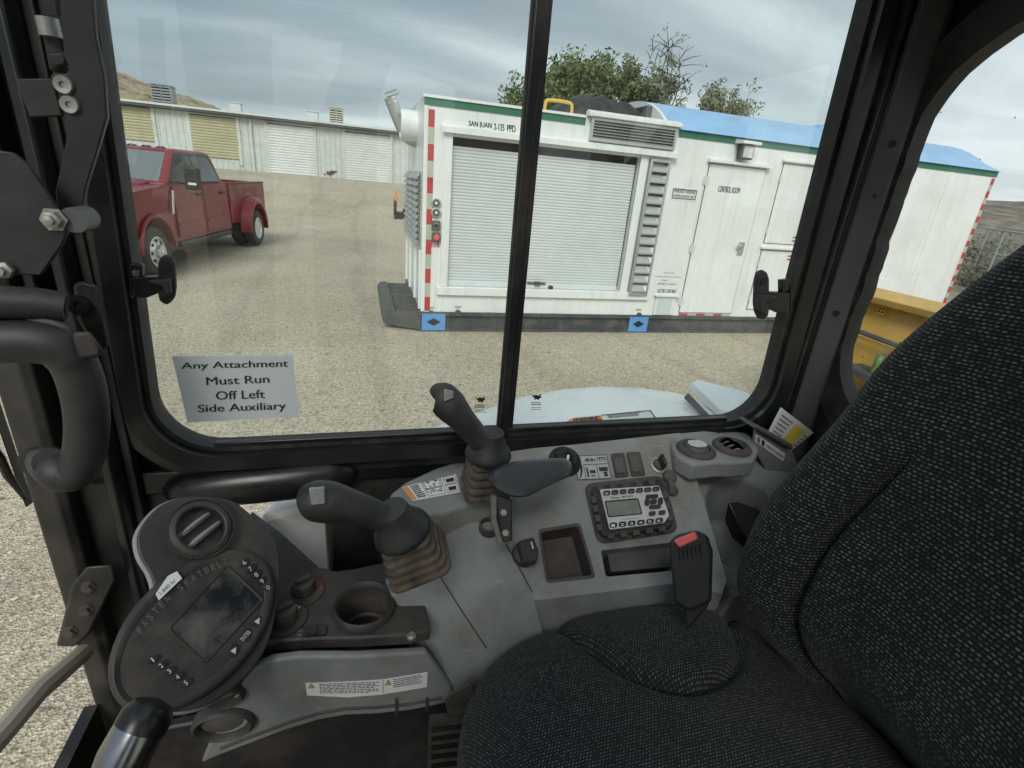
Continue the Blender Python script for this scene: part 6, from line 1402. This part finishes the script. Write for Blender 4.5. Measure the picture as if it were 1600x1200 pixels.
# heater knobs and rocker on the deck
def dlathe(x, y, prof, name, mat, par=cs, n=24): return MB().lathe(DP(x, y), cn, prof, n).build(name, mat, par)
for x, y, mk in ((475, 925, 'temperature_knob'), (446, 968, 'fan_knob')):
    k_ = dlathe(x, y, [(.029, 0), (.029, .0025), (.0285, .003)], mk, M_deck)
    dlathe(x, y, [(.0165, .003), (.017, .012), (.015, .020), (.0135, .021)], 'knob_body', M_brownpl, k_)
    MB().obox(DP(x, y) + cn * .024, cu * .0135 * .75 + cv * .0135 * .4, (cu * .4 - cv * .75) * .0045, cn * .004).build('knob_fin', M_brownpl, k_, bevel=.002)
    if mk == 'temperature_knob':
        a_ = MB(); pts = [(.021, .0265)]
        for i in range(12):
            t0, t1 = rad(-10 + i * 14), rad(-10 + i * 14 + 12)
            f = lambda t, r: DP(x, y) + (cu * cos(t) + cv * sin(t)) * r + cn * .0034
            a_.poly([f(t0, .0215), f(t1, .0215), f(t1, .026), f(t0, .026)])
        a_.build('red_scale', pbr('faded red ink', (.22, .04, .035), .6), k_)
    else:
        a_ = MB()
        for i, (s_, e_) in enumerate(((60, 66), (74, 86), (94, 110), (118, 140))):
            f = lambda t, r: DP(x, y) + (cu * cos(rad(t)) + cv * sin(rad(t))) * r + cn * .0034
            a_.poly([f(e_ * 1 - 20, .020), f(s_ - 20, .020), f(s_ - 20, .0245), f(e_ - 20, .0245)][::-1])
        a_.build('fan_scale', M_inkw, k_)
o = qbuild(rq([(475, 996), (510, 993), (510, 979), (479, 981)], 2), .0003, .004, 'wiper_rocker', M_black, pl=DP, bevel=.001)
qbuild(rq([(480, 994), (495, 993), (495, 981), (482, 982)], 1), .0042, .010, 'rocker_tip', M_blackpl, parent=o, pl=DP, bevel=.001)
scribble([DP(x, y, .0005) for x, y in ((462, 1001), (473, 1000), (474, 982), (466, 983))], 3, 3, random.Random(3)).build('deck_symbol', M_inkg, cs)

# ================================================================== joysticks
def joystick(label, path_px, radii, base, ax_to, half, switch_quad, nrings=5, flare=.036):
    """path_px: (x, y, depth) along the grip from head to neck"""
    j = thing('joystick', label, 'joystick', D(*base), 'joysticks on the side console')
    cpt = spline([D(*p) for p in path_px], 6)
    m_ = len(cpt); rr = []
    for i in range(m_):
        f = i / (m_ - 1) * (len(radii) - 1); k = min(int(f), len(radii) - 2); rr.append(radii[k] + (radii[k + 1] - radii[k]) * (f - k))
    MB().tube(cpt, rr, 22).build('grip', M_grip, j, smooth=70, sub=1)
    bs = D(*base); tp = D(*ax_to); ax = (tp - bs).normalized(); ln = (tp - bs).length
    u = Vector((1, 0, 0)); u = (u - ax * u.dot(ax)).normalized(); v = ax.cross(u)
    # flared collar
    MB().lathe(tp, ax, [(.021, .036), (.023, .024), (.028, .012), (flare, .002), (flare * 1.05, -.004), (flare * 1.0, -.008), (.02, -.009)], 32).build('collar', M_grip, j, smooth=60)
    rings = []
    def sqr(h, c, rd_):
        o = []
        for sx_, sy_, a0 in ((1, 1, 0), (-1, 1, 90), (-1, -1, 180), (1, -1, 270)):
            for i in range(6):
                a = rad(a0 + 90 * i / 5); o.append(bs + ax * c + u * (sx_ * (h - rd_) + rd_ * cos(a)) + v * (sy_ * (h - rd_) + rd_ * sin(a)))
        return o
    for i in range(nrings):
        f = i / nrings; h = half * (1 - .30 * f); c = ln * .92 * f; dz = ln * .92 / nrings
        rings += [sqr(h * .93, c + dz * .02, h * .35), sqr(h, c + dz * .12, h * .38), sqr(h, c + dz * .5, h * .38), sqr(h * .93, c + dz * .62, h * .36), sqr(h * .84, c + dz * .8, h * .33)]
    MB().loft(rings).build('boot', M_boot, j, smooth=45)
    s0 = [D(*q) for q in switch_quad]; n_ = (s0[1] - s0[0]).cross(s0[3] - s0[0]).normalized(); n_ = n_ if n_.dot(EYE - s0[0]) > 0 else -n_
    sw = MB().prism([p - n_ * .004 for p in s0], n_ * .006).build('thumb_switch', pbr('ribbed grey switch', (.36, .36, .34), .5, dirt=DUST, dscale=60, damt=.5), j, bevel=.0008)
    rb_ = MB()
    for i in range(6):
        b0 = (i + .15) / 6; rb_.prism(subq(s0, .04, b0, .96, b0 + .09, .002) if (s0[1] - s0[0]).cross(s0[3] - s0[0]).dot(n_) > 0 else subq(s0, .04, b0, .96, b0 + .09, -.002), n_ * .0012)
    rb_.build('switch_rib', M_steel, sw, smooth=0)
    return j
joystick('front black joystick leaning over the cup holder deck, grip pointing towards the pod',
         [(470, 785, .612), (480, 783, .611), (498, 783, .611), (530, 787, .618), (575, 800, .634), (612, 816, .648), (640, 826, .655)],
         [.006, .020, .0245, .0255, .0205, .0185, .019, .021], (655, 876, .690), (627, 826, .655), .042,
         [(487, 788, .5835), (508, 786, .5855), (506.5, 761, .5835), (483, 763, .5815)])
joystick('rear black joystick standing by the window divider, behind the padded lever',
         [(677, 621, .752), (683, 618, .752), (694, 624, .753), (712, 644, .760), (735, 670, .775), (757, 695, .790), (765, 706, .795)],
         [.005, .018, .0245, .0255, .0205, .0185, .019, .021], (757, 764, .830), (763, 706, .800), .037,
         [(694, 627, .728), (709, 621, .732), (708, 611, .730), (694.5, 608, .727)], flare=.035)

# ---------------------------------------------------------------- padded blade lever
lv_ = thing('blade_lever', 'dark wedge shaped palm pad on a steel blade lever above the console', 'lever', D(800, 830, .75))
top_ = [(763, 746), (770, 735), (785, 726), (810, 720), (845, 717), (880, 716), (892, 722), (894, 734), (888, 745), (868, 754), (840, 768), (822, 776), (800, 776), (780, 768), (768, 758)]
LP = Plane(D(770, 745, .735), D(890, 728, .775), D(815, 775, .715))
tpp = sm2(top_, 3)
def lring(g, h): return [LP(x, y, h) for x, y in grow(tpp, g)]
M_pad = pbr('smooth dark pad', (.03, .034, .036), .36, dirt=DUST, dscale=14, damt=.2)
MB().loft([lring(.84, -.044), lring(.95, -.038), lring(.995, -.022), lring(1.0, -.008), lring(.985, -.002), lring(.93, .002), lring(.8, .0035), lring(.5, .0045), lring(.2, .005)]).build('palm_pad', M_pad, lv_, smooth=70)
stm = MB(); stm.hull([D(a, b, d) for d in (.742, .755) for a, b in ((776, 775), (800, 780), (800, 845), (786, 848), (776, 800))]); stm.build('lever_arm', M_blackd, lv_, bevel=.002)
MB().tube([D(772, 772, .745), D(772, 812, .752), D(783, 846, .756)], [.006, .006, .005], 10).build('lever_rod', M_steel, lv_)
for x, y in ((787, 800), (790, 832)): MB().lathe(D(x, y, .741), -ROT.col[2], [(.0055, 0), (.005, .003)], 6).build('lever_pin', M_steel, lv_)
q = AZ(764, 822, 1.585); MB().lathe(q, (0, -.2, 1), [(.016, -.03), (.016, .0035), (.013, .004), (.0125, -.02)], 20).build('lever_slot', M_brownpl, cs)

# ---------------------------------------------------------------- seat belt buckle
bu = thing('seat_belt_buckle', 'black seat belt buckle with red release button beside the seat', 'seat belt buckle', D(1080, 940, .74))
B = lambda x, y, d: D(x, y, d)
MB().hull([B(x, y, d) for d, g_ in ((.70, 1), (.735, 1)) for x, y in ((1045, 848), (1056, 836), (1088, 828), (1106, 836), (1114, 862), (1112, 940), (1076, 956), (1054, 942))]).build('shell', pbr('buckle plastic', (.016, .017, .018), .45, bump=.2, bscale=900), bu, bevel=.005, seg=3)
MB().hull([B(x, y, d) for d in (.7005, .694) for x, y in ((1052, 844), (1086, 830), (1091, 842), (1061, 856))]).build('release_button', pbr('faded red button', (.70, .13, .13), .45), bu, bevel=.002)
for i in range(6): MB().hull([B(x + i * 6.5, y - i * 1.6, d) for d in (.6995, .696) for x, y in ((1061, 861), (1064.5, 860), (1066, 875), (1063, 876))]).build('grip_rib', MATS['buckle plastic'], bu)
MB().hull([B(x, y, d) for d in (.72, .735) for x, y in ((1066, 915), (1110, 900), (1108, 945), (1074, 985), (1068, 950))]).build('stalk', M_black, bu, bevel=.003)

# ================================================================== operator seat
def fabric(name, px_, py_, base, light, rowmix):
    m = bpy.data.materials.new(name); m.use_nodes = True; t = m.node_tree; p = t.nodes['Principled BSDF']; p.inputs['Roughness'].default_value = .9; p.inputs['Specular IOR Level'].default_value = .15
    p.inputs['Sheen Weight'].default_value = .08
    uv = N(t, 'ShaderNodeUVMap'); uv.uv_map = 'UVMap'
    nd = N(t, 'ShaderNodeTexNoise', i_Scale=55.0, i_Detail=3.0); L(t, uv, 0, nd, 'Vector')
    sb_ = N(t, 'ShaderNodeVectorMath', operation='MULTIPLY_ADD'); sb_.inputs[1].default_value = (.0016, .0016, 0); L(t, nd, 'Color', sb_, 0); L(t, uv, 0, sb_, 2)
    se = N(t, 'ShaderNodeSeparateXYZ'); L(t, sb_, 0, se, 0)
    vy = N(t, 'ShaderNodeMath', operation='DIVIDE', i_1=py_); L(t, se, 1, vy, 0)
    fy = N(t, 'ShaderNodeMath', operation='FLOOR'); L(t, vy, 0, fy, 0)
    if rowmix:
        off = N(t, 'ShaderNodeTexWhiteNoise', noise_dimensions='1D'); L(t, fy, 0, off, 'W')
    else:
        off = N(t, 'ShaderNodeMath', operation='MULTIPLY', i_1=.5); L(t, fy, 0, off, 0)
    vx = N(t, 'ShaderNodeMath', operation='DIVIDE', i_1=px_); L(t, se, 0, vx, 0)
    vx2 = N(t, 'ShaderNodeMath', operation='ADD'); L(t, vx, 0, vx2, 0); L(t, off, 0, vx2, 1)
    fx = N(t, 'ShaderNodeMath', operation='FLOOR'); L(t, vx2, 0, fx, 0)
    cb = N(t, 'ShaderNodeCombineXYZ'); L(t, fx, 0, cb, 0); L(t, fy, 0, cb, 1)
    wn = N(t, 'ShaderNodeTexWhiteNoise'); L(t, cb, 0, wn, 0)
    frx = N(t, 'ShaderNodeMath', operation='FRACT'); L(t, vx2, 0, frx, 0)
    fry = N(t, 'ShaderNodeMath', operation='FRACT'); L(t, vy, 0, fry, 0)
    ax_ = N(t, 'ShaderNodeMath', operation='PINGPONG', i_1=.5); L(t, frx, 0, ax_, 0)
    ay_ = N(t, 'ShaderNodeMath', operation='PINGPONG', i_1=.5); L(t, fry, 0, ay_, 0)
    mi = N(t, 'ShaderNodeMath', operation='MULTIPLY'); L(t, ax_, 0, mi, 0); L(t, ay_, 0, mi, 1)
    if rowmix:
        ma = N(t, 'ShaderNodeMapRange', i_1=.18, i_2=.44); L(t, ay_, 0, ma, 0)
        mb_ = N(t, 'ShaderNodeMapRange', i_1=.06, i_2=.34); L(t, ax_, 0, mb_, 0)
        ms = N(t, 'ShaderNodeMath', operation='MULTIPLY'); L(t, ma, 0, ms, 0); L(t, mb_, 0, ms, 1)
    else:
        ms = N(t, 'ShaderNodeMapRange', i_1=.05, i_2=.17); L(t, mi, 0, ms, 0)
    wr = N(t, 'ShaderNodeMapRange', i_1=.1, i_2=1.0, i_3=.15, i_4=.95); L(t, wn, 0, wr, 0)
    mk = N(t, 'ShaderNodeMath', operation='MULTIPLY'); L(t, ms, 0, mk, 0); L(t, wr, 0, mk, 1)
    nb_ = N(t, 'ShaderNodeTexNoise', i_Scale=7.0, i_Detail=4.0); L(t, uv, 0, nb_, 'Vector')
    nr = N(t, 'ShaderNodeMapRange', i_1=.3, i_2=.7, i_3=.75, i_4=1.15); L(t, nb_, 0, nr, 0)
    mk2 = N(t, 'ShaderNodeMath', operation='MULTIPLY'); L(t, mk, 0, mk2, 0); L(t, nr, 0, mk2, 1)
    mxx = N(t, 'ShaderNodeMix', data_type='RGBA'); L(t, mk2, 0, mxx, 0); mxx.inputs[6].default_value = (*base, 1); mxx.inputs[7].default_value = (*light, 1)
    nd2 = N(t, 'ShaderNodeTexNoise', i_Scale=4.5, i_Detail=6.0); L(t, uv, 0, nd2, 'Vector')
    rd2 = ramp(t, [(.55, (0, 0, 0)), (.75, (.25, .25, .25))]); L(t, nd2, 0, rd2, 0)
    mx2 = N(t, 'ShaderNodeMix', data_type='RGBA'); L(t, rd2, 0, mx2, 0); L(t, mxx, 2, mx2, 6); mx2.inputs[7].default_value = (.06, .048, .035, 1)
    L(t, mx2, 2, p, 'Base Color')
    hm = N(t, 'ShaderNodeMath', operation='MULTIPLY'); L(t, ms, 0, hm, 0); L(t, ay_, 0, hm, 1)
    bb = N(t, 'ShaderNodeBump', i_Strength=.8, i_Distance=.0015); L(t, ay_ if rowmix else ms, 0, bb, 'Height'); L(t, bb, 0, p, 'Normal')
    return m
F_cush = fabric('speckled seat cloth', .0042, .0036, (.014, .016, .017), (.17, .185, .185), False)
F_back = fabric('ribbed knit cloth',   .0058, .0046, (.009, .0115, .012), (.165, .178, .178), True)
st = thing('operator_seat', 'black knit fabric operator seat with deep side bolsters in the foreground', 'seat', (.38, .28, 1.0))
# cushion
crease = spline([Vector((.270, .60, 0)), Vector((.278, .53, 0)), Vector((.297, .475, 0)), Vector((.330, .425, 0)), Vector((.385, .388, 0)), Vector((.44, .384, 0)), Vector((.495, .405, 0)), Vector((.525, .44, 0)), Vector((.56, .52, 0))], 8)
poly_ = [(c.x, c.y) for c in crease] + [(.56, .66), (.27, .66)]
def inside(x, y):
    r = False; n = len(poly_); j = n - 1
    for i in range(n):
        xi, yi = poly_[i]; xj, yj = poly_[j]
        if (yi > y) != (yj > y) and x < (xj - xi) * (y - yi) / (yj - yi) + xi: r = not r
        j = i
    return r
def dcre(x, y):
    b = 9
    for a_, c_ in zip(crease, crease[1:]):
        d = c_ - a_; tt = max(0, min(1, ((x - a_.x) * d.x + (y - a_.y) * d.y) / d.length_squared)); b = min(b, math.hypot(x - a_.x - d.x * tt, y - a_.y - d.y * tt))
    return b
NR, NT = 64, 220; cx0, cy0 = .36, .30
cm_ = MB(); uvs = []
def cushion_top(x, y):
    z = 1.494 + .012 * (1 - ((y - .30) / .26) ** 2) - .05 * max(0, (.22 - x)) ** 1.0 * .8 - .012 * max(0, (x - .45) / .2)
    d = dcre(x, y)
    if inside(x, y): z += .015 * (1 - math.exp(-d / .02))
    z -= .016 * math.exp(-(d / .008) ** 2)
    d2 = dcre(x, .60 - y)
    if inside(x, .60 - y): z += .012 * (1 - math.exp(-d2 / .025))
    z -= .009 * math.exp(-(d2 / .007) ** 2)
    return z
for i in range(NR + 1):
    rho = (i / NR) ** .8 if i < NR else 1
    for k in range(NT):
        a = 2 * pi * k / NT; c, s = cos(a), sin(a)
        ax_ = .265 if c < 0 else .30; n_ = 2.9
        R_ = 1 / ((abs(c) / ax_) ** n_ + (abs(s) / .258) ** n_) ** (1 / n_)
        q = rho
        x = cx0 + c * R_ * q; y = cy0 + s * R_ * q
        z = cushion_top(x, y); e = max(0, (q - .70) / .30); z -= .050 * (1 - math.sqrt(max(0, 1 - e * e))) + .012 * e * e
        cm_.v.append(Vector((x, y, z))); uvs.append((x + .013 * e * c, y + .013 * e * s))
for zz_, g_ in ((1.42, 1.005), (1.37, .99), (1.35, .95)):
    for k in range(NT):
        a = 2 * pi * k / NT; c, s = cos(a), sin(a); ax_ = .265 if c < 0 else .30; n_ = 2.9
        R_ = 1 / ((abs(c) / ax_) ** n_ + (abs(s) / .258) ** n_) ** (1 / n_) * g_
        cm_.v.append(Vector((cx0 + c * R_, cy0 + s * R_, zz_))); uvs.append((cx0 + c * (R_ + 1.49 - zz_), cy0 + s * (R_ + 1.49 - zz_)))
tot = NR + 4
cm_.f = [(i * NT + k, i * NT + (k + 1) % NT, (i + 1) * NT + (k + 1) % NT, (i + 1) * NT + k) for i in range(tot - 1) for k in range(NT)]
cm_.f.append(tuple(range((tot - 1) * NT, tot * NT))[::-1])
cm_.build('cushion', F_cush, st, smooth=180, uv=uvs)
MB().hull([Vector((x, y, z)) for z in (1.25, 1.36) for x, y in ((.12, .08), (.12, .50), (.62, .50), (.62, .08))]).build('seat_base', M_black, st, bevel=.02)
MB().hull([Vector((x, y, z)) for z in (1.0, 1.26) for x, y in ((.2, .14), (.2, .44), (.56, .44), (.56, .14))]).build('seat_suspension', M_black, st, bevel=.02)
# backrest
prof = [(1.38, .640, .40), (1.44, .615, .415), (1.50, .572, .44), (1.545, .530, .462), (1.60, .506, .477), (1.66, .508, .480), (1.73, .526, .480), (1.85, .572, .462), (1.94, .610, .455), (2.03, .660, .432), (2.12, .714, .400), (2.24, .80, .36), (2.34, .85, .32), (2.38, .89, .27)]
pc_ = spline([Vector(p) for p in prof], 9); YC = .255; bk_ = MB(); uvs = []; rows = []
sv = 0; prevp = None
for q in pc_:
    z, xs_, ys_ = q
    f = 1 - min(max((z - 1.74) / .16, 0), 1); f = f * f * (3 - 2 * f)         # bolster and crease fade out towards the top
    f2 = min(max((z - 1.42) / .06, 0), 1)
    hw = ys_ - YC
    half = [(xs_ + .17, hw - .05), (xs_ + .12, hw - .012), (xs_ + .07, hw + .004), (xs_ + .030, hw + .003), (xs_ + .006, hw - .010), (xs_ - .006, hw - .030), (xs_ - .004 + .012 * (1 - f), hw - .055),
            (xs_ + .006 + .014 * (1 - f), hw - .074), (xs_ + .024 + .006 * (1 - f), hw - .084), (xs_ + .030 + .034 * f, hw - .092), (xs_ + .036 - .004 * f, hw - .101), (xs_ + .046, hw * .32), (xs_ + .048, 0)]
    pts = [Vector((x, YC + y, z)) for x, y in half]; pts += [Vector((x, YC - y, z)) for x, y in half[-2::-1]]
    row = spline(pts, 8); rows.append(row)
    mid = row[len(row) // 2]
    if prevp is not None: sv += (mid - prevp).length
    prevp = mid; u = 0; us = [0]
    for a_, b_ in zip(row, row[1:]): u += (b_ - a_).length; us.append(u)
    um = us[len(us) // 2]; uvs += [(uu - um, sv) for uu in us]
    bk_.v += row
nr_ = len(rows[0])
bk_.f = [(i * nr_ + k, i * nr_ + k + 1, (i + 1) * nr_ + k + 1, (i + 1) * nr_ + k) for i in range(len(rows) - 1) for k in range(nr_ - 1)]
bk_.f.append(tuple(range(nr_))); bk_.f.append(tuple(range((len(rows) - 1) * nr_, len(rows) * nr_)))
bk_.build('backrest', F_back, st, smooth=180, uv=uvs)
MB().hull([Vector((x + .08, y, z)) for z, x in ((1.42, .60), (1.75, .63), (2.1, .79), (2.3, .88)) for y in (.10, .40)] + [Vector((x + .15, y, z)) for z, x in ((1.42, .60), (1.75, .63), (2.1, .79)) for y in (.10, .40)]).build('back_shell', M_black, st, bevel=.02)
MB().hull([Vector((x, y, z)) for x, y, z in ((.50, .50, 1.40), (.62, .50, 1.40), (.66, .50, 1.50), (.56, .50, 1.52), (.50, .52, 1.40), (.62, .52, 1.40), (.66, .52, 1.50), (.56, .52, 1.52))]).build('hinge_cover', M_greyd, st, bevel=.006)
